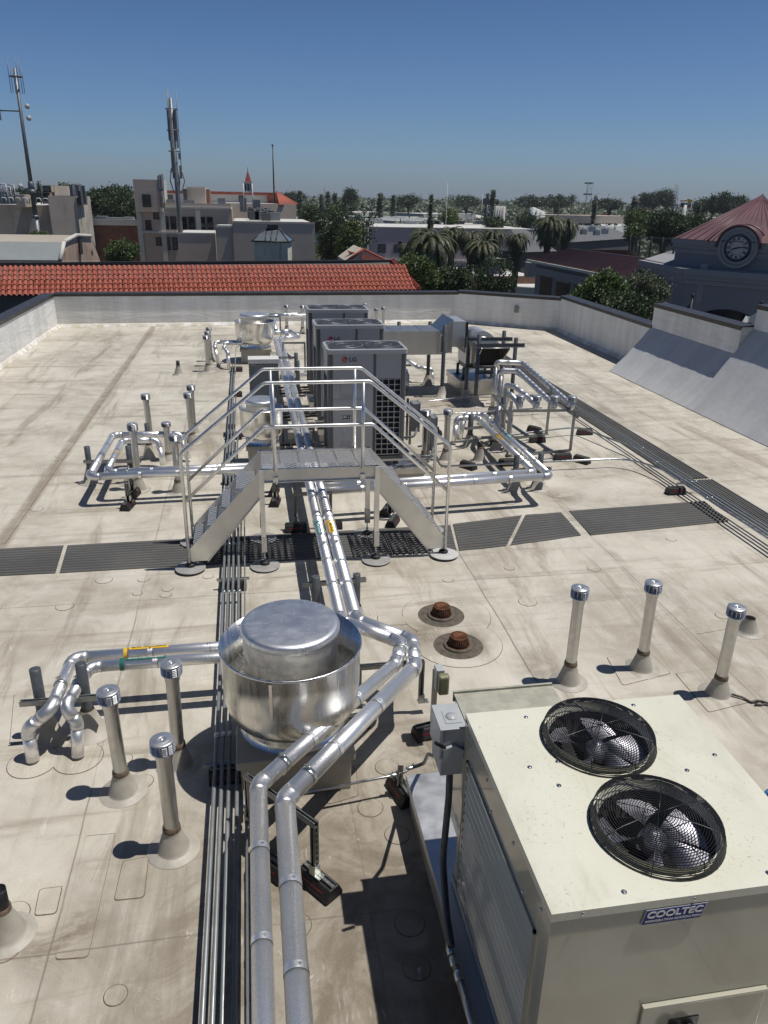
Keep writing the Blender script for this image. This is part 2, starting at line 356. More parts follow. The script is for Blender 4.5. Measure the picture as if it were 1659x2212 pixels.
def text(body, size, mat, parent, origin, xdir, ydir, name='lettering', bold=0.0, sx=1.0, ext=.0008, align='CENTER'):
    cu = bpy.data.curves.new('t', 'FONT'); cu.body = body; cu.size = size; cu.align_x = align; cu.align_y = 'CENTER'; cu.offset = bold; cu.extrude = ext
    t = bpy.data.objects.new('t', cu); me = bpy.data.meshes.new_from_object(t); bpy.data.objects.remove(t)
    x = Vector(xdir).normalized(); y = Vector(ydir).normalized(); z = x.cross(y); off = Vector(parent['_w']) if '_w' in parent else Vector()
    for v in me.vertices: c = v.co.copy(); v.co = Vector(origin) - off + x * c.x * sx + y * c.y + z * c.z
    me.materials.clear(); me.materials.append(M[mat]); me.name = name
    o = bpy.data.objects.new(name, me); COL.objects.link(o); o.parent = parent; o['_w'] = tuple(off); return o
# ================================================================ ROOF SETTING
P0, P1, P2 = (-6.5, 28.3), (7.75, 28.95), (10.95, 26.75)
mb = MB(); poly = [(-6.5, -9, 0), (10.9, -9, 0), (10.95, 26.75, 0), (7.75, 28.95, 0), (-6.5, 28.3, 0)]
mb.add(poly, [list(range(5))])
deck = struct('roof_deck', mb, 'mem')
def patch_disc(x, y, r, ring=.0035):
    m = MB(); n = 28; h = .004
    m.lathe((x, y, 0), [(r, .001), (r - .006, h)], n, 1, False); m.lathe((x, y, 0), [(r - .006, h), (0.001, h + .001)], n, 0)
    return part('membrane_patch', m, ['mem', 'sealant'], deck)
def patch_rect(c4, rr=.03):
    m = MB(); P = rounded([Vector((*p, .004)) for p in c4] + [Vector((*c4[0], .004)), Vector((*c4[1], .004))], rr, 4)
    P = P[1:]; cx = sum((Vector((*p, .005)) for p in c4), Vector()) / 4; n = len(P) - 1
    Q = [p + (cx - p).normalized() * .008 for p in P]
    for i in range(n): m.add([(P[i].x, P[i].y, .001), (P[i + 1].x, P[i + 1].y, .001), Q[i + 1], Q[i]], [(0, 1, 2, 3)], 1)
    for i in range(n): m.add([Q[i], Q[i + 1], cx], [(0, 1, 2)], 0)
    return part('membrane_patch', m, ['mem', 'sealant'], deck)
for x, y, r in [(2.02, 7.3, .50), (2.0, 6.72, .47)]: patch_disc(x, y, r)
for px, py, r in [(836, 1657, .10), (800, 1745, .10), (858, 1803, .095), (885, 1995, .10), (225, 1253, .10), (310, 1252, .07), (362, 1272, .07), (358, 1285, .07), (297, 1282, .06), (968, 1253, .07),
                  (1180, 1135, .07), (1003, 1137, .07), (1185, 1006, .07), (1230, 1028, .07), (1450, 1165, .07), (1283, 1228, .09), (1100, 1227, .07), (250, 2150, .07), (30, 1975, .10), (10, 2050, .10),
                  (310, 1688, .08), (268, 1640, .07), (140, 1310, .10), (640, 2000, .10), (900, 2090, .09), (1780, 1500, .1), (1510, 1620, .09), (1140, 1300, .11), (1320, 985, .08), (1378, 878, .09), (1425, 900, .09),
                  (1270, 830, .09), (1100, 1085, .1), (130, 985, .1), (240, 770, .1), (360, 890, .1), (80, 1100, .09), (1560, 1330, .08), (450, 1245, .07)]:
    if 0 <= px <= 1650: g = G(px, py); patch_disc(g.x, g.y, r)
for c in ([(185, 1805), (250, 1800), (190, 2070), (118, 2075)], [(265, 1860), (322, 1850), (312, 1940), (245, 1947)], [(85, 1920), (136, 1914), (122, 1975), (73, 1980)],
          [(1310, 1420), (1400, 1405), (1450, 1455), (1345, 1482)], [(1458, 1455), (1570, 1440), (1650, 1510), (1530, 1540)], [(1480, 1357), (1600, 1340), (1615, 1352), (1495, 1372)],
          [(30, 1500), (150, 1470), (170, 1580), (20, 1610)], [(715, 1640), (770, 1660), (775, 1720), (705, 1740)], [(815, 1330), (870, 1330), (880, 1350), (815, 1352)],
          [(210, 1035), (300, 1010), (300, 1045), (205, 1060)], [(1150, 880), (1230, 870), (1240, 900), (1150, 905)]):
    patch_rect([tuple(G(*p)[:2]) for p in c])
# raised lap strips where sheets overlap
for a, y0, y1 in [(2.58, -2, 8.9), (4.52, -2, 9.1), (4.52, 9.3, 24), (-3.4, 9.9, 28), (1.24, -2, 5.4)]:
    m = MB(); m.add([(a, y0, .002), (a + .09, y0, .006), (a + .09, y1, .006), (a, y1, .002)], [(0, 1, 2, 3)]); m.add([(a + .09, y0, .006), (a + .094, y0, .001), (a + .094, y1, .001), (a + .09, y1, .006)], [(0, 1, 2, 3)], 1)
    part('lap_strip', m, ['mem', 'sealant'], deck)
# ---- parapets
def parapet(name, label, a, b, h, inward, thick=.3, h2=None):
    """wall from a to b; inner face on the line, thick outwards"""
    t = thing(name, label, 'parapet', (a[0], a[1], 0)); A = Vector((*a, 0)); B = Vector((*b, 0)); n = Vector((*inward, 0)).normalized(); h2 = h2 or h
    m = MB(); o = -n * thick; N = 24
    vs = []; fs = []
    for i in range(N + 1):
        p = A.lerp(B, i / N); hh = h + (h2 - h) * i / N
        vs += [p, p + n * .0, p + Vector((0, 0, .12)), p + Vector((0, 0, hh)), p + o + Vector((0, 0, hh)), p + o + Vector((0, 0, -9.3))]
        vs[-5] = p + n * .09 + Vector((0, 0, .004))
    for i in range(N):
        b0 = i * 6
        for k in (1, 2, 3, 4): fs.append((b0 + k, b0 + 6 + k, b0 + 7 + k, b0 + k + 1))
    m.add(vs, fs); m.add([A + Vector((0, 0, .0)), A + Vector((0, 0, h)), A + o + Vector((0, 0, h)), A + o + Vector((0, 0, -9.3))], [(0, 1, 2, 3)]); m.add([B + Vector((0, 0, .0)), B + Vector((0, 0, h2)), B + o + Vector((0, 0, h2)), B + o + Vector((0, 0, -9.3))], [(3, 2, 1, 0)])
    part('wall', m, 'par', t)
    c = MB(); e = (B - A).normalized() * .02; lo = n * .03; oo = -n * (thick + .03)
    c.prism([A - e + lo + Vector((0, 0, h - .07)), A - e + lo + Vector((0, 0, h + .025)), A - e + oo + Vector((0, 0, h + .045)), A - e + oo + Vector((0, 0, h - .07)), A - e - n * thick + Vector((0, 0, h + .0)), A - e + Vector((0, 0, h + .003))], B - A + 2 * e + Vector((0, 0, h2 - h)))
    part('coping', c, 'coping', t); return t
parapet('parapet', 'white membrane parapet with dark coping along the left edge of the roof', (-6.5, -6), (-6.5, 28.3), 1.1, (1, 0))
parapet('parapet', 'long white parapet across the far end of the roof below the red tiles', (-6.5, 28.3), (7.75, 28.95), 1.1, (0.04, -1))
parapet('parapet', 'short angled white parapet at the far right corner carrying a small grey plate', (7.75, 28.95), (10.95, 26.75), 1.14, (-.55, -.83))
parapet('parapet', 'white parapet on the right in front of the bushy green tree', (10.95, 26.75), (10.85, 19.88), 1.22, (-1, 0))
parapet('parapet', 'raised white parapet section behind the first grey slope on the right', (10.84, 19.9), (10.84, 15.9), 1.80, (-1, 0))
parapet('parapet', 'tallest white parapet section at the right edge behind the second grey slope', (11.12, 15.88), (11.12, 4.0), 2.27, (-1, 0))
for (y0, y1, x0, x1, zt, lab) in [(15.87, 19.9, 9.86, 10.84, 1.18, 'grey membrane slope rising to the raised parapet, the farther of two'), (4, 15.86, 9.86, 11.12, 1.75, 'grey membrane slope at the right edge of the roof, the nearer of two')]:
    m = MB(); N = 14; K = 8; vs = []
    for i in range(N + 1):
        for j in range(K + 1):
            s = j / K; y = y0 + (y1 - y0) * i / N
            vs.append((x0 + (x1 - x0) * s - (.10 * (1 - s) ** 6), y, zt * s + .012 + .012 * math.sin(i * 1.7 + j * 2.1) * (0 < j < K)))
    fs = [(i * (K + 1) + j, i * (K + 1) + j + 1, (i + 1) * (K + 1) + j + 1, (i + 1) * (K + 1) + j) for i in range(N) for j in range(K)]
    m.add(vs, fs, 0, True)
    m.add([(x0, y1, 0), (x1 - .002, y1, 0), (x1 - .002, y1, zt)], [(0, 2, 1)]); m.add([(x0, y0, 0), (x1 - .002, y0, 0), (x1 - .002, y0, zt)], [(0, 1, 2)])
    solo('cant_slope', m, 'cant', lab, 'roof slope')
m = MB(); c = G(1184, 678, .8); m.box(9.86, 10.02, 27.42, 27.44, .62, .86); o = solo('wall_plate', MB().box(-.08, .08, -.012, .012, -.12, .12), 'greybox', 'small grey cover plate fixed to the far right parapet', 'cover plate')
o.location = (9.62, 27.60, .66); o.rotation_euler = (0, 0, R(-34.5))
m = MB(); m.box(-6.5, 10.9, -9, -1.15, .002, 2.75); t = thing('added_rear_block', 'unseen taller stucco block added behind the photographer to cut sky and bounce light', 'building', (2, -3, 0)); part('wall', m, 'tan', t); m = MB(); m.box(-6.55, 10.95, -9.0, -1.10, 2.75, 2.83); part('coping', m, 'coping', t)  # unseen block, added to darken the near faces by cutting sky and bounce
# ---- walkway mats
def mat_strip(label, c4, along, n=12):
    """c4 corners counter-clockwise; ribs run along 'along' (0: edge 0-1, 1: edge 1-2)"""
    m = MB(); P = [Vector((*p, 0)) for p in c4]
    if along: P = P[1:] + P[:1]
    ribs = 11; vs = []; prof = []
    for k in range(ribs):
        a = k / ribs; w = 1 / ribs; prof += [(a + .0 * w, .006), (a + .12 * w, .017), (a + .52 * w, .017), (a + .64 * w, .006)]
    prof.append((1, .006)); prof = [(0, 0)] + prof + [(1, 0)]
    L = 14
    for i in range(L + 1):
        s = i / L; e0 = P[0].lerp(P[1], s); e1 = P[3].lerp(P[2], s)
        for (q, z) in prof: p = e0.lerp(e1, q); vs.append((p.x, p.y + .004 * math.sin(s * 9), z + .002))
    K = len(prof); fs = [(i * K + j, (i + 1) * K + j, (i + 1) * K + j + 1, i * K + j + 1) for i in range(L) for j in range(K - 1)]
    m.add(vs, fs); m.mi = [1 if (f % (K - 1)) % 4 == 0 else 0 for f in range(len(fs))]; return solo('walkway_mat', m, ['mat', 'matd'], label, 'walkway mat', 'ribbed walkway mats')
mat_strip('ribbed grey mat at the left edge of the photo, left of the narrow white gap', [(-4.9, 8.95), (-2.47, 8.92), (-2.54, 9.74), (-4.9, 9.72)], 0)
mat_strip('longest ribbed mat, passing beneath the metal stair', [(-2.42, 8.92), (2.56, 8.93), (2.69, 9.79), (-2.49, 9.74)], 0)
mat_strip('ribbed mat just right of the stair foot, with a slanted right end', [(2.60, 8.93), (3.27, 9.0), (3.84, 10.02), (2.74, 9.82)], 0)
mat_strip('short ribbed mat between the slanted gap and the roof seam', [(3.33, 9.01), (4.42, 9.21), (4.46, 10.06), (3.90, 10.03)], 0)
mat_strip('ribbed mat on the right reaching the conduits', [(4.56, 9.2), (6.8, 9.42), (6.9, 10.24), (4.6, 10.1)], 0)
mat_strip('long ribbed mat running away along the right side of the roof', [(6.98, 11.24), (7.58, 11.24), (7.56, 22.6), (6.98, 22.6)], 1)
mat_strip('ribbed mat beside the conduits at the right edge of the photo', [(6.98, 4.6), (7.58, 4.6), (7.60, 11.16), (7.0, 11.16)], 1)
# ================================================================ VENT PIPES
def make_vent(h=.955, label='', r=.052, loc=(0, 0, 0), group=None):
    t = thing('vent_pipe', label, 'vent pipe', loc, group); x, y, _ = loc; c = (x, y, 0)
    m = MB(); m.lathe(c, [(.185, .002), (.182, .006), (.118, .008), (.110, .018), (.104, .045), (.098, .058), (.072, .142), (.065, .155), (.062, .185)], 28, 0, True); part('flashing_boot', m, 'boot', t)
    m = MB(); m.lathe(c, [(.062, .175), (.064, .185), (.060, .215), (r + .001, .222)], 20); part('sealant_ring', m, 'sealant', t)
    m = MB(); m.lathe(c, [(r, .17), (r, h - .06)], 22); m.tube([(x + r, y, .2), (x + r, y, h - .13)], .0035, 5); m.lathe(c, [(r + .006, h - .15), (r + .006, h - .10)], 22); part('pipe', m, 'galvold', t)
    m = MB(); R0 = .074; ht = .098
    m.lathe(c, [(r, h - ht), (R0 + .004, h - ht), (R0 + .006, h - ht + .005), (R0, h - ht + .009), (R0, h - .014), (R0 + .007, h - .010), (R0 + .007, h - .004), (R0 - .004, h), (.045, h), (.042, h + .002), (.022, h + .002), (.02, h), (.006, h), (.004, h + .006), (.0005, h + .006)], 36, 0, True)
    for j in range(6): m.lathe(c, [(R0 + .0012, h - ht + .0105 + j * .0145), (R0 + .0012, h - ht + .0155 + j * .0145)], 36, 1, True)
    for k in range(12):
        a = 2 * math.pi * k / 12; a0, a1 = a + .05, a + .47
        for j in range(5):
            z0 = h - ht + .014 + j * .0145; q = []
            for aa, rr, zz in ((a0, R0, z0 + .012), (a1, R0, z0 + .012), (a1 - .03, R0 + .010, z0 + .003), (a0 + .03, R0 + .010, z0 + .003), (a0, R0 - .001, z0 - .002), (a1, R0 - .001, z0 - .002)): q.append((x + rr * math.cos(aa), y + rr * math.sin(aa), zz))
            m.add(q, [(3, 2, 1, 0), (0, 4, 3), (1, 2, 5)], 0); m.add([q[3], q[2], q[5], q[4]], [(0, 3, 2, 1)], 1)
    part('louvred_cap', m, ['capm', 'dark'], t); return t
VG = 'louvred vent pipes on the roof'
V0 = make_vent(.955, 'vent pipe with round cap, nearest to the camera, left of the conduits', loc=(-.70, 4.33, 0), group=VG)
for x, y, rz, s, lab in [(-1.13, 4.97, 1.0, .99, 'leftmost of the three near vent pipes, standing left of the conduits'), (-.73, 5.23, 2.2, 1.02, 'farthest of the three near vent pipes, its foot in the big fan shadow'),
        (2.89, 5.89, .4, 1.08, 'leftmost of the three vent pipes right of the roof drains'), (3.70, 6.0, 1.6, 1.02, 'middle of the three vent pipes behind the cream unit, on a square patch'), (4.23, 5.5, 2.6, 1.0, 'rightmost near vent pipe, beside the grey rope'),
        (-1.91, 14.2, .2, .99, 'lone vent pipe behind the insulated pipe loop, left of the tall pair'), (-1.17, 14.86, 1.3, .99, 'farther of the two close vent pipes behind the left stair rail'), (-1.16, 14.21, .9, 1.0, 'nearer of the two close vent pipes behind the left stair rail'),
        (-1.83, 11.77, 2.0, 1.12, 'vent pipe rising between the two left arms of the insulated loop'), (-1.5, 13.2, 2.9, .72, 'short vent pipe at the elbows of the insulated loop'), (-1.21, 11.62, .6, .98, 'vent pipe directly left of the stair handrail, in front of the loop'),
        (-1.14, 20.67, .1, .98, 'nearest of the three vent pipes lined up left of the farthest fan'), (-1.12, 21.35, .9, .98, 'middle of the three vent pipes lined up left of the farthest fan'), (-1.12, 22.0, 1.9, .98, 'farthest of the three vent pipes lined up left of the farthest fan'),
        (1.24, 27.0, .1, .95, 'left vent pipe of the pair close to the far parapet'), (1.76, 26.7, 1.1, .98, 'right vent pipe of the pair close to the far parapet'), (4.0, 27.3, .3, .96, 'left of the three small vent pipes at the far parapet behind the grey units'),
        (4.35, 27.0, 1.3, .82, 'lowest, middle one of the three small vent pipes at the far parapet'), (4.45, 26.2, 2.3, .98, 'right of the three small vent pipes at the far parapet behind the grey units'),
        (2.93, 12.62, .4, .99, 'vent pipe behind the grey disconnect box right of the stair'), (3.34, 12.72, 1.7, .97, 'vent pipe seen through the right handrail, right of the grey disconnect box')]:
    o = dup(V0, (x, y, 0), lab, rz, VG, (1, 1, s)); o.rotation_euler = (R(random.uniform(-1.2, 1.2)), R(random.uniform(-1.2, 1.2)), rz)
def stub(name, label, loc, h, r, bh=.26):
    t = thing(name, label, 'vent stub', loc); c = loc
    m = MB(); m.lathe(c, [(.17, .002), (.165, .007), (.122, .009), (.108, .04), (r + .012, bh - .03), (r + .006, bh)], 28, 0, True); part('flashing_boot', m, 'boot', t)
    if h > bh:
        m = MB(); m.lathe(c, [(r + .008, bh - .015), (r + .008, bh + .02), (r, bh + .025)], 20); part('sealant_ring', m, 'sealant', t)
        m = MB(); m.lathe(c, [(r, bh), (r, h), (r - .006, h), (r - .006, h - .08), (.001, h - .08)], 24); part('pipe', m, 'black', t)
    return t
stub('vent_stub', 'short open black pipe in a boot at the lower left corner of the photo', (-1.66, 3.78, 0), .38, .045, .22)
stub('vent_stub', 'small black pipe stub alone on the left of the far roof', (-1.87, 20.3, 0), .36, .045, .23)
stub('vent_stub', 'black pipe stub in front of the right pipe posts', (3.93, 12.6, 0), .36, .045, .24)
stub('vent_stub', 'low boot stub behind the rightmost near vent pipe', (5.21, 6.52, 0), .1, .05, .17)
# ================================================================ INSULATED PIPES
def ipipe(label, pts, r, rad=.16, seams=.62, name='insulated_pipe', cat='insulated pipe', spiral=False, group=None, ends=None):
    pts = [Vector(p) for p in pts]; t = thing(name, label, cat, tuple(pts[0]), group); segs = []
    # cut the run at its corners: straight jackets + gored elbows
    cuts = []
    for i in range(1, len(pts) - 1):
        a, p, b = pts[i - 1], pts[i], pts[i + 1]; da = (a - p).normalized(); db = (b - p).normalized(); ang = da.angle(db); tt = min(rad / math.tan(ang / 2), (a - p).length * .46, (b - p).length * .46); cuts.append((p + da * tt, p, p + db * tt))
    st = pts[0]; m = MB()
    for i, nx in enumerate([c[0] for c in cuts] + [pts[-1]]):
        L = (nx - st).length; d = (nx - st) / max(L, 1e-6)
        if spiral:
            N = max(2, int(L / .11)); P = []; rr = []
            for k in range(N + 1):
                q = st + d * (L * k / N); P += [q - d * .004, q, q + d * .004] if 0 < k < N else [q]; rr += [r, r + .005, r] if 0 < k < N else [r]
            m.tube(P, rr, 18)
        else:
            m.tube([st, nx], r, 24); N = int(L / seams)
            for k in range(1, N + 1):
                q = st + d * (k * L / (N + 1) + random.uniform(-.05, .05)); m.tube([q - d * .022, q + d * .022], r + .0018, 24, caps=False); m.tube([q - d * .0245, q - d * .0215], r + .0022, 24, mi=1, caps=False)
                bx = Vector((.3, -.25, 1)); bx = (bx - d * bx.dot(d)).normalized(); c = q + bx * (r + .003)
                m.bar(c - d * .011, c + d * .011, .008, .006, 2, bx); m.bar(c - d * .004, c + d * .004, .022, .008, 2, bx)
        if i < len(cuts): st = cuts[i][2]
    part('jacket', m, ['jacket', 'dark', 'zinc'], t)
    for a, p, b in cuts:
        m = MB(); P = [(a * (1 - s) ** 2 + p * 2 * s * (1 - s) + b * s * s) for s in [k / 7 for k in range(8)]]; d0 = (a - p).normalized() * .03; d1 = (b - p).normalized() * .03
        Q = [a + d0]; rr = [r + .004]
        for k, q in enumerate(P): Q.append(q); rr.append(r + (.0045 if k % 2 else .002))
        Q.append(b + d1); rr.append(r + .004); m.tube(Q, rr, 24); part('elbow', m, 'elbow', t)
    return t
def pclamp(t, c, d, r, w=.03, name='pipe_clamp'):
    c = Vector(c); d = Vector(d).normalized(); m = MB(); m.tube([c - d * w / 2, c + d * w / 2], r + .004, 24); up = Vector((0, 0, 1)); m.bar(c + up * (r + .0), c + up * (r + .035), .03, .012, 0, d); m.tube([c + up * (r + .022) - d.cross(up) * .03, c + up * (r + .022) + d.cross(up) * .03], .005, 8)
    m.bar(c - up * (r - .0), c - up * (r + .03), .03, .03, 0, d); return part(name, m, 'zinc', t)
ZP = .62
MG = 'main insulated pipe pair'
pl = [(-.085, -1.5, ZP), (-.085, 4.18, ZP), (1.10, 5.50, ZP), (1.215, 5.82, ZP), (.72, 6.28, ZP), (.68, 21.8, ZP), (1.12, 22.2, ZP)]
pr = [(.085, -1.5, ZP), (.085, 4.02, ZP), (1.245, 5.42, ZP), (1.31, 5.84, ZP), (.86, 6.26, ZP), (.82, 21.9, ZP), (1.35, 22.25, ZP)]
tl = ipipe('left, slimmer pipe of the long silver pair running down the middle of the roof', pl, .058, .13, group=MG); tr = ipipe('right, thicker pipe of the long silver pair running down the middle of the roof', pr, .066, .13, group=MG)
for T, path, rr in ((tl, pl, .058), (tr, pr, .066)):
    d = (Vector(path[2]) - Vector(path[1])).normalized(); pclamp(T, Vector(path[1]) + d * .26, d, rr, .045)
    d2 = (Vector(path[3]) - Vector(path[2])).normalized(); pclamp(T, Vector(path[2]) + d2 * .2, d2, rr, .022)
    for y in (7.9, 12.2, 15.0, 18.5): pclamp(T, (path[4][0] + (path[5][0] - path[4][0]) * (y - 6.3) / 15.5, y, ZP), (0, 1, 0), rr, .025)
def band(T, c, d, r, matn, w=.02, name='pipe_marker', label=None):
    c = Vector(c); d = Vector(d).normalized(); m = MB(); m.tube([c - d * w, c + d * w], r + .0035, 24, caps=False)
    return part(name, m, matn, T, label)
def tag(T, c, d, r, matn, body, L=.32, up=(0, -.35, 1), flip=False, tcol='txtw'):
    """curved label lying on the pipe along d, lettering towards up"""
    c = Vector(c); d = Vector(d).normalized(); up = Vector(up); up = (up - d * up.dot(d)).normalized(); sd_ = d.cross(up); m = MB(); N = 5; vs = []
    for s in (-1, 1):
        for k in range(N + 1):
            a = (k / N - .5) * .95; vs.append(c + d * (s * L / 2) + (up * math.cos(a) + sd_ * math.sin(a)) * (r + .0035))
    m.add(vs, [(k, k + 1, N + 2 + k, N + 1 + k) for k in range(N)]); p = part('pipe_label', m, matn, T)
    x = -d if flip else d; text(body, .030, tcol, p, c + up * (r + .0045), x, up.cross(x), 'lettering', .0006, L * .9 / (.030 * .62 * len(body)), .0003)
tag(tl, (.706, 8.35, ZP), (0, -1, 0), .058, 'teal', 'DOMESTIC COLD WATER', .3, (-.2, -.5, 1)); band(tl, (.706, 8.56, ZP), (0, 1, 0), .058, 'teal')
tag(tr, (.85, 8.35, ZP), (0, -1, 0), .066, 'yellow', 'DOMESTIC HOT WATER', .3, (-.2, -.5, 1), tcol='txtk'); band(tr, (.85, 8.56, ZP), (0, 1, 0), .066, 'yellow')
# far end jog of the main pair
ipipe('silver pipe from the far jog back to the roof edge, left one', [(1.12, 22.2, ZP), (.98, 22.95, ZP), (.45, 23.1, ZP), (.5, 26.6, ZP), (2.2, 26.9, ZP)], .054, .12)
ipipe('silver pipe from the far jog back to the roof edge, right one', [(1.35, 22.25, ZP), (1.22, 23.15, ZP), (.74, 23.3, ZP), (.78, 26.4, ZP), (2.3, 26.55, ZP)], .056, .12)
# left loop
LG_ = 'insulated loop pipes left of the stair'
a = ipipe('outer silver pipe of the loop left of the stair', [(.42, 11.24, .46), (-2.42, 11.14, .46), (-2.40, 13.3, .46), (-1.28, 13.24, .46), (-1.16, 13.1, .05)], .054, .12, group=LG_)
b = ipipe('inner silver pipe of the loop left of the stair', [(.42, 11.42, .46), (-2.20, 11.32, .46), (-2.20, 12.95, .46), (-1.62, 12.92, .46), (-1.55, 12.8, .05)], .050, .12, group=LG_)
for T, y, rr in ((a, 11.17, .054), (b, 11.34, .05)): pclamp(T, (-1.88, y, .46), (1, 0, 0), rr)
band(a, (-2.41, 12.1, .46), (0, 1, 0), .054, 'zinc'); band(b, (-2.2, 12.2, .46), (0, 1, 0), .05, 'yellow')
# right run
RG = 'insulated pipes right of the stair'
a = ipipe('front silver pipe running right from under the stair to the corner by two posts', [(.95, 10.12, .48), (4.36, 10.36, .48), (4.36, 13.95, .48), (4.0, 13.95, .48), (3.92, 13.95, .02)], .056, .10, group=RG)
b = ipipe('rear silver pipe running right from under the stair to the corner by two posts', [(.95, 10.32, .48), (4.18, 10.56, .48), (4.18, 13.75, .48), (3.78, 13.72, .48), (3.72, 13.6, .02)], .052, .10, group=RG)
for T, x, rr in ((a, 4.36, .056), (b, 4.18, .052)): pclamp(T, (x, 11.0, .48), (0, 1, 0), rr, .025); pclamp(T, (x, 13.5, .48), (0, 1, 0), rr, .025)
tag(b, (4.18, 12.3, .48), (0, -1, 0), .052, 'yellow', 'DOMESTIC HOT WATER', .3, (-.3, -.4, 1), tcol='txtk'); tag(a, (4.36, 12.35, .48), (0, -1, 0), .056, 'teal', 'DOMESTIC COLD WATER', .3, (-.3, -.4, 1))
# near left branch
NG = 'insulated pipes beside the big fan'
a = ipipe('rear silver pipe left of the big fan, with a yellow marker band', [(.60, 6.16, .5), (-1.67, 6.16, .5), (-1.72, 5.50, .44), (-1.91, 5.47, .30), (-1.90, 5.42, .02)], .052, .10, group=NG)
b = ipipe('front silver pipe left of the big fan, with a green marker band', [(.60, 5.99, .5), (-1.50, 5.99, .5), (-1.62, 5.52, .44), (-1.54, 5.50, .30), (-1.55, 5.42, .02)], .050, .09, group=NG)
tag(a, (-1.02, 6.16, .5), (1, 0, 0), .052, 'yellow', 'DOMESTIC HOT WATER', .34, (0, .15, 1), True, 'txtk'); band(a, (-1.22, 6.16, .5), (1, 0, 0), .052, 'yellow', .016)
tag(b, (-1.03, 5.99, .5), (1, 0, 0), .050, 'green', 'DOMESTIC COLD WATER', .34, (0, .15, 1), True); band(b, (-1.23, 5.99, .5), (1, 0, 0), .050, 'green', .016)
for T, x, rr in ((a, -1.70, .052), (b, -1.56, .05)): pclamp(T, (x, 5.78, .475), (0, 1, .08), rr, .03)
for x, y in ((-1.9, 5.42), (-1.55, 5.42)): patch_disc(x, y, .2); patch_disc(x, y, .12)
# a matching pair crosses the roof behind the camera
ipipe('silver pipe crossing the roof in front of the cream unit, nearer one', [(.3, .55, .45), (6, .55, .45)], .056, .1); ipipe('silver pipe crossing the roof in front of the cream unit, farther one', [(.3, .95, .45), (6, .95, .45)], .056, .1)
# short silver pipe behind the plant
ipipe('short silver pipe passing behind the grey pipe posts left of the grey units', [(.9, 17.9, .45), (1.75, 17.95, .45)], .055, .1)
ipipe('silver pipe running from the farthest fan left to three vent pipes, rear one', [(-.1, 21.9, .55), (-.95, 21.9, .55), (-.97, 21.5, .5), (-.9, 21.4, .02)], .05, .08)
ipipe('silver pipe running from the farthest fan left to three vent pipes, front one', [(-.1, 21.72, .55), (-.7, 21.7, .55), (-.72, 21.2, .5), (-.62, 20.9, .45), (-.6, 20.85, .02)], .05, .08)
ipipe('slim silver pipe under the rectangular duct, left one', [(3.55, 20.6, .45), (3.75, 18.6, .4), (3.7, 18.1, .35), (3.68, 18.05, .02)], .045, .06); ipipe('slim silver pipe under the rectangular duct, right one', [(3.85, 20.6, .45), (4.1, 18.9, .4), (4.45, 18.8, .35), (4.5, 18.75, .02)], .045, .06)
# ================================================================ POSTS AND STRUTS
PG = 'grey pipe posts in membrane boots'
def post(label, x, y, h, r=.045, boot=.22, group=PG):
    t = thing('pipe_post', label, 'post', (x, y, 0), group)
    m = MB(); m.lathe((x, y, 0), [(.19, .003), (.18, .012), (.13, .02), (r + .02, boot), (r + .012, boot + .02)], 24); part('flashing_boot', m, 'boot', t)
    m = MB(); m.lathe((x, y, 0), [(r, boot - .03), (r, h), (r - .01, h + .004), (.001, h + .004)], 20); part('tube', m, 'postgrey', t)
    m = MB(); m.lathe((x, y, 0), [(r + .006, boot + .01), (r + .006, boot + .035)], 20); part('sealant_ring', m, 'sealant', t); return t
def strut(label, p0, p1, name='support_channel', s=.041, matn='strut', group=None, cat='support rail'):
    m = MB(); p0, p1 = Vector(p0), Vector(p1); d = (p1 - p0).normalized(); m.bar(p0, p1, s, s * .12); 
    sd_ = d.cross(Vector((0, 0, 1))); sd_ = sd_.normalized() if sd_.length > .1 else Vector((1, 0, 0)); up = sd_.cross(d)
    m = MB(); w = s / 2
    for (o0, a_, b_) in ((-sd_ * w, .004, s), (sd_ * w, .004, s)): m.bar(p0 + o0, p1 + o0, a_, b_, 0, up)
    m.bar(p0 - up * w, p1 - up * w, s, .004, 0, up); m.bar(p0 + up * w - sd_ * w * .72, p1 + up * w - sd_ * w * .72, s * .28, .005, 0, up); m.bar(p0 + up * w + sd_ * w * .72, p1 + up * w + sd_ * w * .72, s * .28, .005, 0, up)
    return solo(name, m, matn, label, cat, group)
post('grey post left of the near insulated elbows', -1.87, 5.75, .67); post('grey post between the near insulated elbows and the leftmost vent pipe', -1.51, 5.75, .69)
strut('channel rail clamped to the two grey posts at the near left elbows', (-2.0, 5.66, .41), (-1.32, 5.66, .41))
post('grey post left of the insulated loop', -2.62, 12.2, .60); post('grey post inside the insulated loop', -1.98, 12.1, .62); strut('channel rail under the left side of the insulated loop', (-2.68, 12.12, .38), (-1.8, 12.05, .38))
post('grey post behind the vent pipe of the insulated loop', -1.84, 13.4, .62)
post('grey post at the right pipe corner, left one', 4.06, 11.05, .60); post('grey post at the right pipe corner, right one', 4.48, 11.1, .60); strut('channel rail between the two posts at the right pipe corner', (3.96, 10.96, .38), (4.62, 10.98, .38))
post('grey post by the far end of the right insulated pipes, left one', 3.98, 13.45, .62, .05); post('grey post by the far end of the right insulated pipes, right one', 4.55, 13.65, .62, .05); strut('channel rail under the far end of the right insulated pipes', (3.85, 13.36, .38), (4.66, 13.5, .38))
post('dark post rising beside the left flank of the grey units, nearer one', 1.0, 17.1, .95, .045); post('dark post rising beside the left flank of the grey units, farther one', 1.02, 18.0, .95, .045)
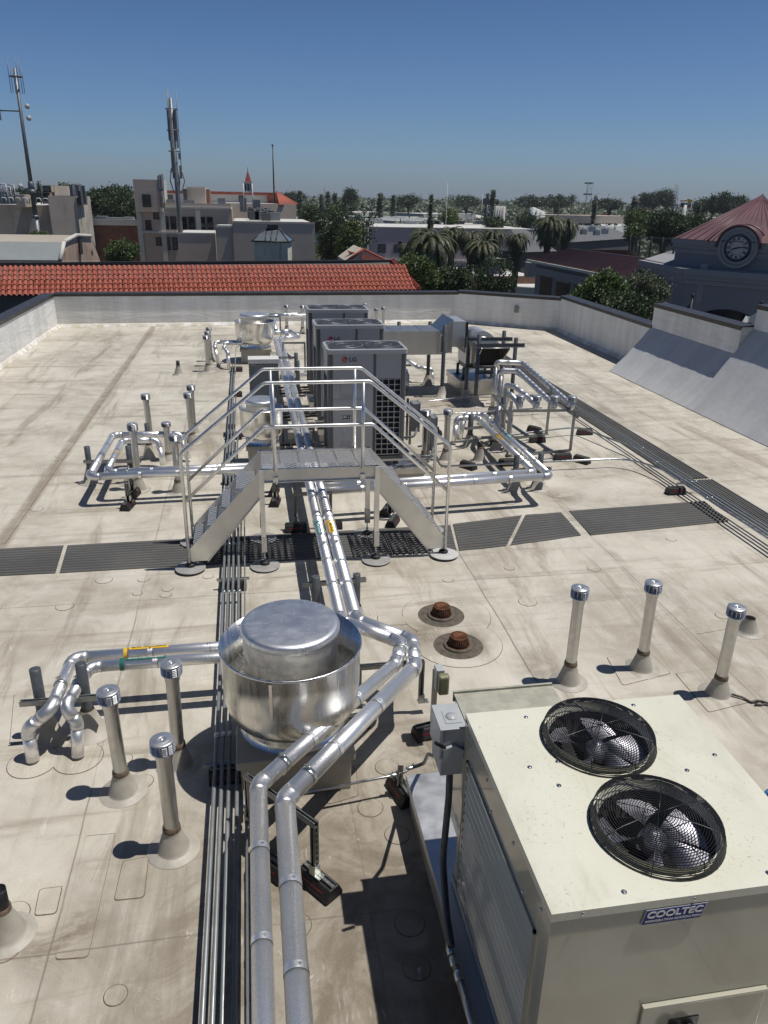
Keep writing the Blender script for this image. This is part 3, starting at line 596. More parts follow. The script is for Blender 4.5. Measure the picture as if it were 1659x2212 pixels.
# perforated strut frames on rubber blocks
def block(label, loc, rz=0, L=.30, group='black rubber support blocks', worn=False):
    if not hasattr(block, 'p'):
        t = thing('support_block', label, 'support block', (0, 0, 0), group)
        m = MB(); w = .075; h = .105; tw = .042; P = [(-L / 2, -w, 0), (-L / 2, w, 0), (-L / 2, w, .03), (-L / 2, tw, h), (-L / 2, -tw, h), (-L / 2, -w, .03)]
        m.prism(P, (L, 0, 0)); part('rubber_base', m, 'rubber', t, bev=.006)
        for s in (-1, 1):
            m = MB(); n = Vector((0, s * .075, .033)).normalized(); c = Vector((0, s * .0605, .0665)) + n * .0015; m.add([c + Vector((x, 0, 0)) + u * Vector((0, -s * .033, .075)).normalized() for x, u in ((-.10, -.007), (.10, -.007), (.10, .007), (-.10, .007))], [(0, 1, 2, 3) if s < 0 else (3, 2, 1, 0)]); part('red_strip', m, 'red', t)
        m = MB(); m.box(-L / 2 + .01, L / 2 - .01, -.02, .02, .106, .110); m.box(-L / 2 + .01, L / 2 - .01, -.0205, -.0165, .110, .128); m.box(-L / 2 + .01, L / 2 - .01, .0165, .0205, .110, .128); part('channel', m, 'strut', t)
        block.p = t; t.location = loc; t.rotation_euler = (0, 0, rz); return t
    return dup(block.p, loc, label, rz, group)
b0 = block('rubber block with a worn yellow end under the near strut post', (.29, 3.85, 0), R(-52))
m = MB(); m.add([(.148, -.03, .004), (.152, .03, .004), (.152, .04, .07), (.1515, -.02, .08)], [(0, 1, 2, 3)]);
blocks = [((-.33, 8.24, 0), 0, 'rubber block under the near conduits, in front of the left stair stringer'), ((-.33, 5.0, 0), 0, 'rubber block carrying the conduits in the shadow of the big fan'),
 ((-.40, 11.9, 0), 0, 'rubber block under the conduits just behind the stair'), ((-.40, 14.4, 0), 0, 'rubber block under the conduits beside the second fan'), ((-.40, 17.8, 0), 0, 'rubber block under the conduits beside the tall panel'), ((-.4, 20.6, 0), 0, 'farthest rubber block under the left conduits'),
 ((-1.90, 11.02, 0), R(78), 'front rubber block under the insulated loop'), ((-1.88, 11.48, 0), R(78), 'rear rubber block under the insulated loop'), ((.25, 10.92, 0), R(80), 'rubber block beneath the platform, front one'), ((.25, 11.35, 0), R(80), 'rubber block beneath the platform, rear one'),
 ((.50, 9.86, 0), 0, 'wide rubber block under the main pipe pair behind the mat, left one'), ((1.0, 9.9, 0), 0, 'wide rubber block under the main pipe pair behind the mat, right one'), ((1.86, 10.35, 0), R(65), 'rubber block under the right insulated pipes, farther one'), ((1.88, 9.93, 0), R(65), 'rubber block under the right insulated pipes, nearer one'),
 ((1.38, 5.30, 0), R(12), 'rubber block at the right leg of the frame by the floodlight'), ((.72, 5.5, 0), R(8), 'rubber block between the big fan and the thick pipes'), ((1.0, 4.62, 0), R(105), 'rubber block with red strip at the corner of the cream unit curb'), ((-.02, 4.05, 0), R(-50), 'rubber block beneath the two thick pipes at the left leg'),
 ((3.62, 12.22, 0), R(-55), 'rubber block under the nearer conduit left of the dark post shadows'), ((4.35, 12.30, 0), 0, 'rubber block under the vertical strut in front of the vent rack'), ((5.46, 12.5, 0), 0, 'rubber block under the nearest foot of the vent rack'), ((5.74, 12.3, 0), R(-55), 'rubber block under the nearer conduit right of the vent rack'),
 ((5.38, 13.6, 0), 0, 'rubber block under the second foot of the vent rack'), ((4.55, 13.45, 0), 0, 'rubber block hidden behind the vent rack pipes'), ((5.56, 14.25, 0), R(-55), 'rubber block under the farther conduit behind the vent rack'), ((6.52, 14.0, 0), 0, 'rubber block where the farther conduit meets the long mat'),
 ((6.62, 10.62, 0), 0, 'rubber block carrying the conduits beside the end of the long mat'), ((3.5, 14.3, 0), R(-55), 'rubber block behind the grey disconnect box'), ((.55, 13.1, 0), 0, 'rubber block under the main pipe pair behind the stair platform'), ((.85, 19.6, 0), 0, 'rubber block under the far strut frame beside the post'), ((.5, 25.2, 0), 0, 'rubber block near the far parapet under the pipes'), ((5.2, 15.9, 0), R(90), 'rubber block beside the blower curb')]
for loc, rz, lab in blocks: block(lab, loc, rz)
def frame(label, x0, x1, y, z, foot0=.13, foot1=.13, cat='support frame', rz=0, single=None):
    """portal of perforated channel: two legs and a crossbar"""
    t = thing('pipe_support', label, cat, (x0, y, 0)); s = .041
    def leg(x, yy, f):
        m = MB(); w = s / 2; m.box(x - w, x - w + .004, yy - w, yy + w, f, z); m.box(x + w - .004, x + w, yy - w, yy + w, f, z); m.box(x - w, x + w, yy + w - .004, yy + w, f, z)
        m.box(x - w, x - w + .012, yy - w, yy - w + .004, f, z); m.box(x + w - .012, x + w, yy - w, yy - w + .004, f, z)
        for k in range(int((z - f) / .048)): m.box(x + w, x + w + .001, yy - .008, yy + .008, f + .02 + k * .048, f + .046 + k * .048, 1)
        part('leg', m, ['strut', 'dark'], t)
        m = MB(); m.box(x - .026, x + .026, yy - .03, yy - .024, f - .01, f + .07); m.box(x + .024, x + .03, yy - .03, yy + .02, f - .01, f + .07); m.box(x - .026, x + .07, yy - .03, yy + .03, f - .012, f - .006); part('foot_bracket', m, 'zinc', t)
    leg(x0, y, foot0); leg(x1, y, foot1)
    m = MB(); w = s / 2; m.box(x0 - w, x1 + w, y - w, y - w + .004, z, z + s); m.box(x0 - w, x1 + w, y + w - .004, y + w, z, z + s); m.box(x0 - w, x1 + w, y - w, y + w, z, z + .004); m.box(x0 - w, x1 + w, y - w, y - w + .012, z + s - .004, z + s); m.box(x0 - w, x1 + w, y + w - .012, y + w, z + s - .004, z + s)
    part('crossbar', m, 'strut', t)
    if rz: t.rotation_euler = (0, 0, rz)
    return t
frame('channel frame holding the bend of the two thick pipes beside the floodlight', .80, 1.36, 5.62, ZP - .11)
f = frame('perforated channel frame under the two thick pipes in the foreground', 0, .66, 0, ZP - .10); f.location = (-.16, 4.37, 0); f.rotation_euler = (0, 0, R(-50))
frame('channel frame under the main pipe pair below the stair platform', .50, .99, 9.9, ZP - .11); frame('channel frame under the main pipe pair behind the stair platform', .48, 1.02, 13.1, ZP - .11)
frame('far channel frame by the dark post, nearer one', .5, 1.05, 18.4, .75); frame('far channel frame by the dark post, farther one', .8, 1.35, 19.8, .85); frame('channel frame near the far parapet', .3, .95, 25.2, .75)
post('stub post of the clamp rail right behind the big fan', .56, 7.22, .62, .045, .2); strut('clamp rail under the main pipe pair just behind the big fan', (.42, 7.22, .53), (1.1, 7.26, .53)); post('second stub post of the clamp rail right behind the big fan', 1.0, 7.26, .60, .04, .2)
frame('bracket legs carrying the insulated loop above its blocks', -1.89, -1.87, 11.0, .38); frame('rear bracket legs carrying the insulated loop above its block', -1.89, -1.87, 11.45, .38)
frame('bracket legs beneath the stair platform', .24, .26, 10.9, .42); frame('bracket legs carrying the right insulated pipes', 1.85, 1.87, 10.1, .40)
# ================================================================ CONDUITS
CG = 'grey conduits left of the fans'
zc = .15
def conduit(label, pts, r, rad=.12, matn='greycond', couple=(), group=None, cat='conduit'):
    t = thing('conduit', label, cat, tuple(pts[0]), group); m = MB(); m.tube(pts, r, 12, rad); part('tube', m, matn, t)
    for c, d in couple: m = MB(); c = Vector(c); d = Vector(d).normalized(); m.tube([c - d * .028, c - d * .022, c + d * .022, c + d * .028], [r + .002, r + .006, r + .006, r + .002], 10); part('coupling', m, 'zinc', t)
    return t
for i, (x, xe, r, ye, lab) in enumerate([(-.425, -.50, .0155, 20.8, 'leftmost of the long grey conduits beside the fans'), (-.372, -.44, .0155, 20.8, 'second from left of the long grey conduits beside the fans'), (-.318, -.385, .0155, 17.2, 'third from left of the long grey conduits beside the fans'), (-.255, -.32, .0155, 14.2, 'fourth from left of the long grey conduits beside the fans')]):
    conduit(lab, [(x, -1.5, zc), (x, 6, zc), (x + (xe - x) * .25, 9, zc), (xe, 12.5, zc), (xe, ye, zc)], r, .5, couple=[((x, 5.35, zc), (0, 1, 0)), ((x, 7.9, zc), (0, 1, 0)), ((x + (xe - x) * .25, 9.2, zc), (0, 1, 0))], group=CG)
conduit('thin conduit nearest to the thick pipes with a pale junction body', [(-.185, -1.5, zc), (-.185, 4.78, zc)], .011, .1, couple=[((-.185, 4.45, zc), (0, 1, 0)), ((-.185, 4.72, zc), (0, 1, 0))])
conduit('thin conduit between the other conduits and the stair', [(-.19, 5.2, zc), (-.20, 12, zc)], .009, .1)
m = MB(); m.box(-.207, -.163, 4.50, 4.66, .132, .178); m.tube([(-.165, 4.60, zc), (-.11, 4.6, zc)], .016, 10); solo('junction_fitting', m, 'lightbox', 'pale conduit body with side outlet on the thin conduit beside the thick pipes', 'junction fitting', bev=.008)
for y in (5.02, 8.24, 11.9, 14.4): strut('slotted rail across the long conduits at distance %.0f paces from the camera' % y if 0 else {5.02: 'slotted clamp rail across the conduits beside the big fan', 8.24: 'slotted clamp rail across the conduits in front of the stair', 11.9: 'slotted clamp rail across the conduits behind the stair', 14.4: 'slotted clamp rail across the conduits beside the second fan'}[y], (-.52, y, .128), (-.14, y, .128), s=.026, matn='galv')
conduit('conduit curving from the left run up to the farthest fan', [(-.42, 19.6, .15), (-.42, 20.2, .35), (-.40, 20.6, .62), (-.1, 21.0, .75), (.05, 21.1, .75)], .012, .3, 'greycond')
# right conduits
conduit('nearer of the two silver conduits sweeping right and then along the long mat', [(3.05, 11.9, .16), (6.45, 11.98, .16), (6.70, 11.2, .2), (6.70, 3.5, .2)], .018, .9, 'galv', [((4.6, 11.93, .16), (1, 0, 0)), ((6.70, 9.9, .2), (0, 1, 0)), ((6.70, 7.4, .2), (0, 1, 0))])
conduit('farther of the two silver conduits sweeping right and then along the long mat', [(2.9, 13.05, .16), (5.9, 13.9, .16), (6.38, 14.0, .16), (6.78, 12.5, .2), (6.78, 3.5, .2)], .018, .6, 'greycond', [((6.78, 9.9, .2), (0, 1, 0)), ((6.78, 7.4, .2), (0, 1, 0)), ((6.78, 11.6, .2), (0, 1, 0))])
conduit('grey conduit hugging the left edge of the long mat', [(6.93, 16.5, .2), (6.93, 3.5, .2)], .017, .1, 'greycond', [((6.93, 10.6, .2), (0, 1, 0)), ((6.93, 7.35, .2), (0, 1, 0)), ((6.93, 12.4, .2), (0, 1, 0))])
conduit('grey conduit between the others beside the long mat, second from the mat', [(6.855, 15.2, .2), (6.855, 3.5, .2)], .017, .1, 'greycond', [((6.855, 10.6, .2), (0, 1, 0)), ((6.855, 7.38, .2), (0, 1, 0))])
strut('clamp rail across the conduits at the end of the long mat', (6.62, 10.62, .17), (7.0, 10.62, .17), s=.026, matn='galv')
strut('clamp rail across the conduits near the right edge of the photo', (6.62, 7.9, .17), (7.0, 7.9, .17), s=.026, matn='galv')
conduit('silver conduit crossing in front of the blower posts', [(2.9, 15.15, .14), (6.2, 15.6, .14)], .014, .1, 'galv', [((4.2, 15.33, .14), (1, .1, 0))]); conduit('silver conduit crossing beneath the rectangular duct', [(2.9, 16.1, .14), (5.6, 17.0, .14)], .014, .1, 'galv')
conduit('thin silver conduit from the thick pipes to the cream unit', [(.15, 4.52, .2), (.95, 4.62, .2), (1.02, 4.62, .22), (1.10, 4.66, .25)], .011, .1, 'galv', [((.93, 4.62, .2), (1, 0, 0)), ((1.06, 4.64, .235), (1, .1, .1))])
strut('short upright channel piece holding the thin conduit at the curb corner', (.98, 4.60, .12), (.99, 4.64, .26))
# ================================================================ EXHAUST FANS
def fan(label, x, y, R0, zr, zt, zc_, half, Rl, group='spun aluminium exhaust fans'):
    t = thing('exhaust_fan', label, 'exhaust fan', (x, y, 0), group); c = (x, y, 0); k = R0 / .54
    m = MB(); h = half - .03; m.prism([(x - h, y - h, .002), (x + h, y - h, .002), (x + h, y + h, .002), (x - h, y + h, .002)], (0, 0, zc_ - .05)); part('curb', m, 'tan', t, bev=.008)
    m = MB(); m.box(x - half, x + half, y - half, y + half, zc_ - .075, zc_); part('curb_cap', m, 'tan', t, bev=.01)
    d = zr - zc_; Rn = .40 * k * (R0 / .54) ** 0 if 0 else .72 * R0
    m = MB(); m.lathe(c, [(Rn + .03, zc_ + .001), (Rn + .01, zc_ + .02), (Rn, zc_ + .05), (Rn - .01, zc_ + d * .20)], 56, 0, True); part('neck', m, 'spun', t)
    m = MB(); prof = [(Rn - .01, zc_ + d * .15), (Rn + .015, zc_ + d * .155), (R0 * .82, zc_ + d * .18), (R0 * .89, zc_ + d * .225), (R0 * .94, zc_ + d * .29), (R0 * .972, zc_ + d * .38), (R0 * .986, zc_ + d * .52), (R0, zr - .012)]
    rr = .012 * (.6 + .4 * k); lip = [(R0 + rr * math.sin(a), zr - rr + rr * (1 - math.cos(a))) for a in [i * math.pi / 5 for i in range(1, 6)]]
    inner = [(r_ - .012, z_ + .004) for r_, z_ in prof[::-1]][1:-1]; m.lathe(c, prof + lip + inner + [(Rl, zc_ + d * .42)], 64, 0, True); part('wind_band', m, 'spun', t)
    m = MB(); m.lathe(c, [(Rl - .012, zc_ + d * .40), (Rl - .012, zt - .06)], 56, 0, True); part('drum', m, 'duct', t)
    m = MB(); m.lathe(c, [(Rl - .006, zt - .075), (Rl + .002, zt - .07), (Rl + .004, zt - .03), (Rl - .004, zt - .012), (Rl - .018, zt - .003), (Rl - .04, zt), (Rl * .5, zt + .004), (.001, zt + .006)], 64, 0, True); part('lid', m, 'lid', t)
    m = MB(); rA, rB = Rl - .01, R0 - .03; zz = zc_ + d * .62; N = 84
    for i in range(N):
        a = 2 * math.pi * i / N
        for s in (1, -1):
            b2 = a + s * .19; m.tube([(x + rA * math.cos(a), y + rA * math.sin(a), zz), (x + rB * math.cos(b2), y + rB * math.sin(b2), zz + .01)], .0016, 4, caps=False, sm=False)
    part('bird_screen', m, 'galv', t)
    m = MB()
    for i in range(8):
        a = 2 * math.pi * (i + .35) / 8; q = Vector((math.cos(a), math.sin(a), 0)); m.tube([Vector(c) + q * (R0 * .97) + Vector((0, 0, zc_ + d * .52)), Vector(c) + q * (R0 * .97 + .008) + Vector((0, 0, zc_ + d * .52))], .007, 8); m.tube([Vector(c) + q * (Rl + .003) + Vector((0, 0, zt - .05)), Vector(c) + q * (Rl + .009) + Vector((0, 0, zt - .05))], .005, 8)
    part('rivets', m, 'galv', t)
    for a in (-1.9, .4, 2.4):
        m = MB(); q = Vector((math.cos(a), math.sin(a), 0)); tq = Vector((-q.y, q.x, 0)) * .012; z0, z1 = zc_ + d * .55, zr - .03; P = [Vector(c) + q * (R0 * .986 + .004) + tq * s + Vector((0, 0, z)) for s, z in ((-1, z0), (1, z0), (1, z1), (-1, z1))]; m.prism(P, q * .003); part('seam_strip', m, 'spun', t)
    return t
fan('large upblast fan in the foreground with a scratched round lid', .20, 5.16, .54, 1.12, 1.30, .38, .45, .375)
fan('smallest upblast fan, right behind the left stair rails', .12, 12.78, .36, 1.02, 1.17, .42, .28, .265)
fan('farthest upblast fan, near the end of the roof', .12, 22.0, .54, 1.10, 1.30, .40, .43, .39)
# roof drains
def drain(label, x, y):
    t = thing('roof_drain', label, 'roof drain', (x, y, 0), 'rusty roof drains')
    m = MB(); m.lathe((x, y, 0), [(.26, .0062), (.24, .0075), (.001, .0075)], 32); part('silt', m, 'wet', t)
    m = MB(); m.lathe((x, y, 0), [(.155, .008), (.155, .022), (.14, .03), (.12, .026), (.10, .012), (.001, .012)], 32); part('clamp_ring', m, 'wet', t)
    m = MB(); N = 30
    for k in range(N):
        a = 2 * math.pi * k / N; q = lambda r, z: (x + r * math.cos(a), y + r * math.sin(a), z); m.tube([q(.115, .02), q(.10, .07), q(.086, .12), q(.07, .135), q(.03, .142)], .0042, 5)
    for r_, z_ in ((.117, .022), (.088, .122), (.032, .143)): m.tube([(x + r_ * math.cos(2 * math.pi * k / 30), y + r_ * math.sin(2 * math.pi * k / 30), z_) for k in range(31)], .006, 6)
    m.lathe((x, y, 0), [(.034, .143), (.02, .147), (.001, .147)], 14); part('dome_strainer', m, 'rust', t)
    m = MB(); m.lathe((x, y, 0), [(.10, .02), (.085, .08), (.07, .115), (.001, .125)], 20); part('shade_cone', m, 'dark', t)  # dark cone stands in for the shade inside the strainer
drain('rusty domed roof drain, the farther of the two', 1.96, 7.30); drain('rusty domed roof drain, the nearer of the two', 1.99, 6.66)
# ================================================================ STAIR
T = thing('crossover_stair', 'aluminium crossover stair with handrails bridging the pipes', 'stair', (.75, 9.35, 0))
YF, YB, XL, XR, ZT = 8.85, 9.56, .05, 1.48, 1.27
m = MB(); m.box(XL, XR, YF - .005, YF + .005, ZT - .17, ZT); m.box(XL, XR, YF - .035, YF + .0, ZT - .006, ZT); m.box(XL, XR, YF - .035, YF, ZT - .17, ZT - .162); part('platform_beam', m, 'alup', T)
m = MB(); m.box(XL, XR, YB - .005, YB + .005, ZT - .17, ZT); m.box(XL, XR, YB, YB + .035, ZT - .006, ZT); part('platform_beam', m, 'alup', T)
for k in range(6):
    w = (XR - XL) / 6; x0 = XL + k * w; m = MB(); m.add([(x0 + .012, YF + .008, ZT - .03), (x0 + w - .012, YF + .008, ZT - .03), (x0 + w - .012, YB - .008, ZT - .03), (x0 + .012, YB - .008, ZT - .03)], [(0, 1, 2, 3)], 0)
    for xx in (x0 + .006, x0 + w - .010): m.box(xx, xx + .004, YF + .008, YB - .008, ZT - .06, ZT - .024, 1)
    part('grating_plank', m, ['grate', 'alu'], T)
def stringer(xt, xb, y, out):
    sgn = 1 if xb > xt else -1; zb = .12; w = .16 / math.cos(math.atan2(ZT - zb, abs(xb - xt))) * .62
    P = [(xt, y, ZT), (xb, y, zb + .14), (xb, y, zb - .02), (xb - sgn * .22, y, zb - .02), (xt, y, ZT - .34)]
    m = MB(); m.prism([Vector(p) - Vector((0, .004, 0)) for p in P], (0, .008, 0))
    m.bar(Vector(P[0]) + Vector((0, out * .017, 0)), Vector(P[1]) + Vector((0, out * .017, 0)), .036, .006); m.bar(Vector(P[4]) + Vector((0, out * .017, 0)), Vector(P[3]) + Vector((0, out * .017, 0)), .036, .006)
    part('stringer', m, 'alup', T)
for y, o_ in ((YF, -1), (YB, 1)): stringer(XL, -.86, y, o_); stringer(XR, 2.36, y, o_)
for side in (-1, 1):
    for k in range(4):
        f_ = (k + 1) / 4.9; xt = XL - .91 * f_ if side < 0 else XR + .88 * f_; z = ZT - (ZT - .12) * f_ - .02; x0, x1 = xt - .12, xt + .12
        m = MB(); m.add([(x0, YF + .008, z), (x1, YF + .008, z), (x1, YB - .008, z), (x0, YB - .008, z)], [(0, 1, 2, 3)], 0); m.box(x0 - .002, x0 + .002, YF + .008, YB - .008, z - .035, z + .004, 1); m.box(x1 - .002, x1 + .002, YF + .008, YB - .008, z - .035, z + .004, 1)
        part('tread', m, ['grate', 'alu'], T)
feet = []
for x, y, matn in ((XL, YF, 'discg'), (XR - .02, YF, 'discg'), (XL, YB, 'discg'), (XR - .02, YB, 'discg'), (-.86, YF, 'discg'), (2.36, YF, 'disc'), (-.86, YB, 'discg'), (2.36, YB, 'discg')):
    mid = x in (XL, XR - .02)
    if mid:
        m = MB(); y_ = y - .03 if y == YF else y + .03; m.box(x - .03, x + .03, y_ - .03, y_ + .03, .22, ZT - .0); part('leg', m, 'alu', T, bev=.004)
        m = MB(); m.box(x - .036, x + .036, y_ - .036, y_ - .031, .20, .40); m.box(x - .036, x - .031, y_ - .036, y_ + .03, .20, .40); part('leg_sleeve', m, 'galv', T)
    else: y_ = y
    m = MB(); m.tube([(x, y_, .02), (x, y_, .26)], .009, 8); m.tube([(x, y_, .10), (x, y_, .118)], .018, 6); part('levelling_screw', m, 'galv', T)
    zf = .018 + (.012 if not mid else 0); yy = y_ - (.04 if y == YF else -.04)
    m = MB(); m.lathe((x, yy, zf), [(.185, 0), (.185, .006), (.18, .008), (.001, .008)], 40); fp = part('foot_disc', m, matn, T)
    m = MB(); m.lathe((x, y_, zf + .009), [(.06, 0), (.06, .022), (.045, .036), (.02, .04), (.001, .042)], 20); part('rubber_foot', m, 'rubber', T)
for y in (YF, YB):
    yo = y - .03 if y == YF else y + .03; r_ = .021
    m = MB(); m.tube([(-.87, yo, .10), (-.87, yo, 1.50), (.12, yo, 2.32), (1.36, yo, 2.32), (2.37, yo, 1.50), (2.37, yo, .10)], r_, 12, .11); part('handrail', m, 'alu', T)
    m = MB(); m.tube([(-.87, yo, .90), (.10, yo, 1.80), (1.40, yo, 1.80), (2.37, yo, .90)], r_, 12, .09); part('mid_rail', m, 'alu', T)
    for x in (.22, 1.28): m = MB(); m.tube([(x, yo + .0, ZT - .03), (x, yo, 2.31)], r_ * 1.0, 12); m.box(x - .03, x + .03, min(y, yo), max(y, yo), ZT - .16, ZT - .10); part('rail_post', m, 'alu', T)
# ================================================================ HEAT PUMPS
def heatpump(label, x0, x1, y0, y1, z0, z1, badge, tagtxt=None):
    t = thing('heat_pump', label, 'outdoor unit', ((x0 + x1) / 2, (y0 + y1) / 2, 0), 'grey outdoor units with fan grilles on top'); w = x1 - x0
    m = MB(); m.box(x0 + .03, x1 - .03, y0 + .05, y1 - .03, z0 + .03, z1 - .07); part('core', m, 'dark', t)
    cw = .075
    for xa, xb in ((x0 + .005, x0 + cw), (x1 - cw, x1 - .005)):
        m = MB(); m.prism([(xa, y0 + .03, z0), (xa + .02, y0 + .005, z0), (xb, y0 + .005, z0), (xb, y0 + .05, z0), (xa, y0 + .05, z0)] if xa < (x0 + x1) / 2 else [(xa, y0 + .005, z0), (xb - .02, y0 + .005, z0), (xb, y0 + .03, z0), (xb, y0 + .05, z0), (xa, y0 + .05, z0)], (0, 0, z1 - .06 - z0))
        part('corner_post', m, 'lgdark', t)
    for xa, xb in ((x0 + .005, x0 + .05), (x1 - .05, x1 - .005)):
        for ya, yb in ((y0 + .05, y0 + .12), (y1 - .12, y1 - .01)): m = MB(); m.box(xa, xb, ya, yb, z0, z1 - .06); part('side_post', m, 'lgdark', t)
    xm = x0 + w * .575; xn = xm + .045
    m = MB(); m.box(x0 + cw + .004, xm, y0 + .012, y0 + .03, z0 + .02, z1 - .065); part('front_panel', m, 'lgpanel', t, bev=.003)
    m = MB(); m.box(xm, xn, y0 + .02, y0 + .035, z0 + .02, z1 - .065); part('centre_strip', m, 'lgdark', t)
    zs = z0 + (z1 - z0) * .735
    m = MB(); m.box(xn, x1 - cw - .004, y0 + .012, y0 + .03, zs, z1 - .065); part('front_panel', m, 'lgpanel', t, bev=.003)
    gx0, gx1, gz0, gz1 = xn + .01, x1 - cw - .01, z0 + .03, zs - .012
    m = MB(); m.box(gx0, gx1, y0 + .055, y0 + .058, gz0, gz1); part('coil', m, 'coil', t)
    m = MB(); nc, nr = 4, 14
    for k in range(nc + 1): x = gx0 + (gx1 - gx0) * k / nc; m.box(x - .006, x + .006, y0 + .014, y0 + .034, gz0, gz1)
    for k in range(nr + 1): z = gz0 + (gz1 - gz0) * k / nr; m.box(gx0, gx1, y0 + .012, y0 + .036, z - .005, z + .005)
    part('front_grille', m, 'lgpanel', t)
    m = MB(); m.box(x0 + .045, x0 + .05, y0 + .12, y1 - .12, z0 + .05, z1 - .1); part('side_coil', m, 'coil', t)
    m = MB()
    for k in range(5): y = y0 + .12 + (y1 - y0 - .24) * k / 4; m.tube([(x0 + .012, y, z0 + .04), (x0 + .012, y, z1 - .45)], .004, 6)
    for k in range(18): z = z0 + .05 + (z1 - z0 - .52) * k / 17; m.tube([(x0 + .012, y0 + .12, z), (x0 + .012, y1 - .12, z)], .0035, 5)
    part('side_grille', m, 'wire', t)
    m = MB(); m.box(x0 + .008, x0 + .03, y0 + .11, y1 - .1, z1 - .44, z1 - .06); part('side_panel', m, 'lgtop', t)
    m = MB(); m.box(x1 - .03, x1 - .008, y0 + .11, y1 - .1, z0 + .02, z1 - .06); part('side_panel', m, 'lgpanel', t)
    # chamfered top frame with two wire grilles
    ch = .09; ol = .012; P = [(x0 - ol + ch, y0 - ol), (x1 + ol - ch, y0 - ol), (x1 + ol, y0 - ol + ch), (x1 + ol, y1 + ol - ch), (x1 + ol - ch, y1 + ol), (x0 - ol + ch, y1 + ol), (x0 - ol, y1 + ol - ch), (x0 - ol, y0 - ol + ch)]
    ch2 = .03; P = [(x0 - ol + ch2, y0 - ol), (x1 + ol - ch2, y0 - ol), (x1 + ol, y0 - ol + ch2 + .03), (x1 + ol, y1 + ol - ch), (x1 + ol - ch * 1.1, y1 + ol), (x0 - ol + ch * 1.1, y1 + ol), (x0 - ol, y1 + ol - ch), (x0 - ol, y0 - ol + ch2 + .03)]
    cx, cy = (x0 + x1) / 2, (y0 + y1) / 2; I = [(cx + (a - cx) * (1 - .045 / (w / 2)), cy + (b - cy) * (1 - .045 / ((y1 - y0) / 2))) for a, b in P]; n = 8
    m = MB(); vs = [(*p, z1 - .07) for p in P] + [(*p, z1 - .008) for p in P] + [(*p, z1) for p in [(cx + (a - cx) * .99, cy + (b - cy) * .985) for a, b in P]] + [(*p, z1) for p in I] + [(*p, z1 - .06) for p in I]
    m.add(vs, [(r_ * n + k, r_ * n + (k + 1) % n, (r_ + 1) * n + (k + 1) % n, (r_ + 1) * n + k) for r_ in range(4) for k in range(n)]); part('top_frame', m, 'lgtop', t)
    for s in (-1, 1):
        fx = cx + s * w * .245; fr = min(w * .235, (y1 - y0) * .44)
        m = MB(); m.lathe((fx, cy, 0), [(fr, z1 - .012), (fr, z1 - .25), (.001, z1 - .25)], 32, 0, False); part('fan_shroud', m, 'lgdark', t)
        m = MB(); 
        for k in range(4):
            a = k * math.pi / 2 + s; q = [(fx + r_ * math.cos(a + d_), cy + r_ * math.sin(a + d_), z1 + zz) for r_, d_, zz in ((.05, -.2, -.12), (fr * .95, -.35, -.15), (fr * .95, .45, -.07), (.05, .5, -.07))]; m.add(q, [(0, 1, 2, 3)])
        m.lathe((fx, cy, 0), [(.06, z1 - .16), (.06, z1 - .06), (.001, z1 - .06)], 16); part('fan_blades', m, 'lgpanel', t)
        m = MB()
        for k in range(20): x = fx - w * .235 + w * .47 * k / 19; m.tube([(x, y0 + .04, z1 - .006), (x, y1 - .04, z1 - .006)], .0038, 4, caps=False, sm=False)
        for k in range(15): y = y0 + .04 + (y1 - y0 - .08) * k / 14; m.tube([(fx - w * .24, y, z1 - .0), (fx + w * .24, y, z1 - .0)], .0038, 4, caps=False, sm=False)
        for rr in (fr * .45, fr * .95): m.tube([(fx + rr * math.cos(2 * math.pi * k / 24), cy + rr * math.sin(2 * math.pi * k / 24), z1 + .004) for k in range(25)], .005, 5)
        part('fan_grille', m, 'wire', t)
    m = MB(); m.box(x0 + .02, x1 - .02, y0 + .02, y1 - .02, z0 - .045, z0); part('base', m, 'lgdark', t)
    m = MB()
    for xx in (x0 + .12, x1 - .12):
        for yy in (y0 + .08, y1 - .08): m.lathe((xx, yy, 0), [(.045, z0 - .15), (.05, z0 - .14), (.03, z0 - .10), (.045, z0 - .06), (.045, z0 - .05)], 14)
    part('spring_mount', m, 'black', t)
    m = MB(); m.bar((x0 - .1, y0 + .03, z0 - .065), (x1 + .12, y0 + .03, z0 - .065), .05, .035); m.bar((x0 - .1, y1 - .05, z0 - .065), (x1 + .12, y1 - .05, z0 - .065), .05, .035); part('mounting_rail', m, 'galv', t)
    yf = y0 + .0105
    if badge:
        lx, lz, lr = x0 + .26, z1 - badge, .046
        m = MB(); m.lathe((0, 0, 0), [(lr, 0), (.001, .0)], 30); m.v = [Vector((lx + v.x, yf - .0, lz + v.y)) for v in m.v]; m.add([(lx + lr * math.cos(a), yf + (.002 if j else -.001), lz + lr * math.sin(a)) for j in (0, 1) for a in [2 * math.pi * k / 30 for k in range(30)]], [tuple(range(30))]); bd = part('badge', m, 'logored', t)
        m = MB(); w_ = .0035
        m.tube([(lx + .033 * math.cos(a), yf - .002, lz + .033 * math.sin(a)) for a in [math.pi * .5 + i * math.pi * 1.5 / 20 for i in range(21)]], .0022, 4); m.tube([(lx + .033, yf - .002, lz), (lx + .012, yf - .002, lz)], .0022, 4)
        m.tube([(lx + .0, yf - .002, lz + .018), (lx, yf - .002, lz - .013), (lx + .012, yf - .002, lz - .013)], .0022, 4); m.tube([(lx - .015, yf - .003, lz + .012), (lx - .015, yf - .001, lz + .012)], .004, 8); part('face_mark', m, 'txtw', bd)
        text('LG', .088, 'lgtxt', t, (lx + .125, yf - .001, lz - .002), (1, 0, 0), (0, 0, 1), 'lettering', .0028, 1.08)
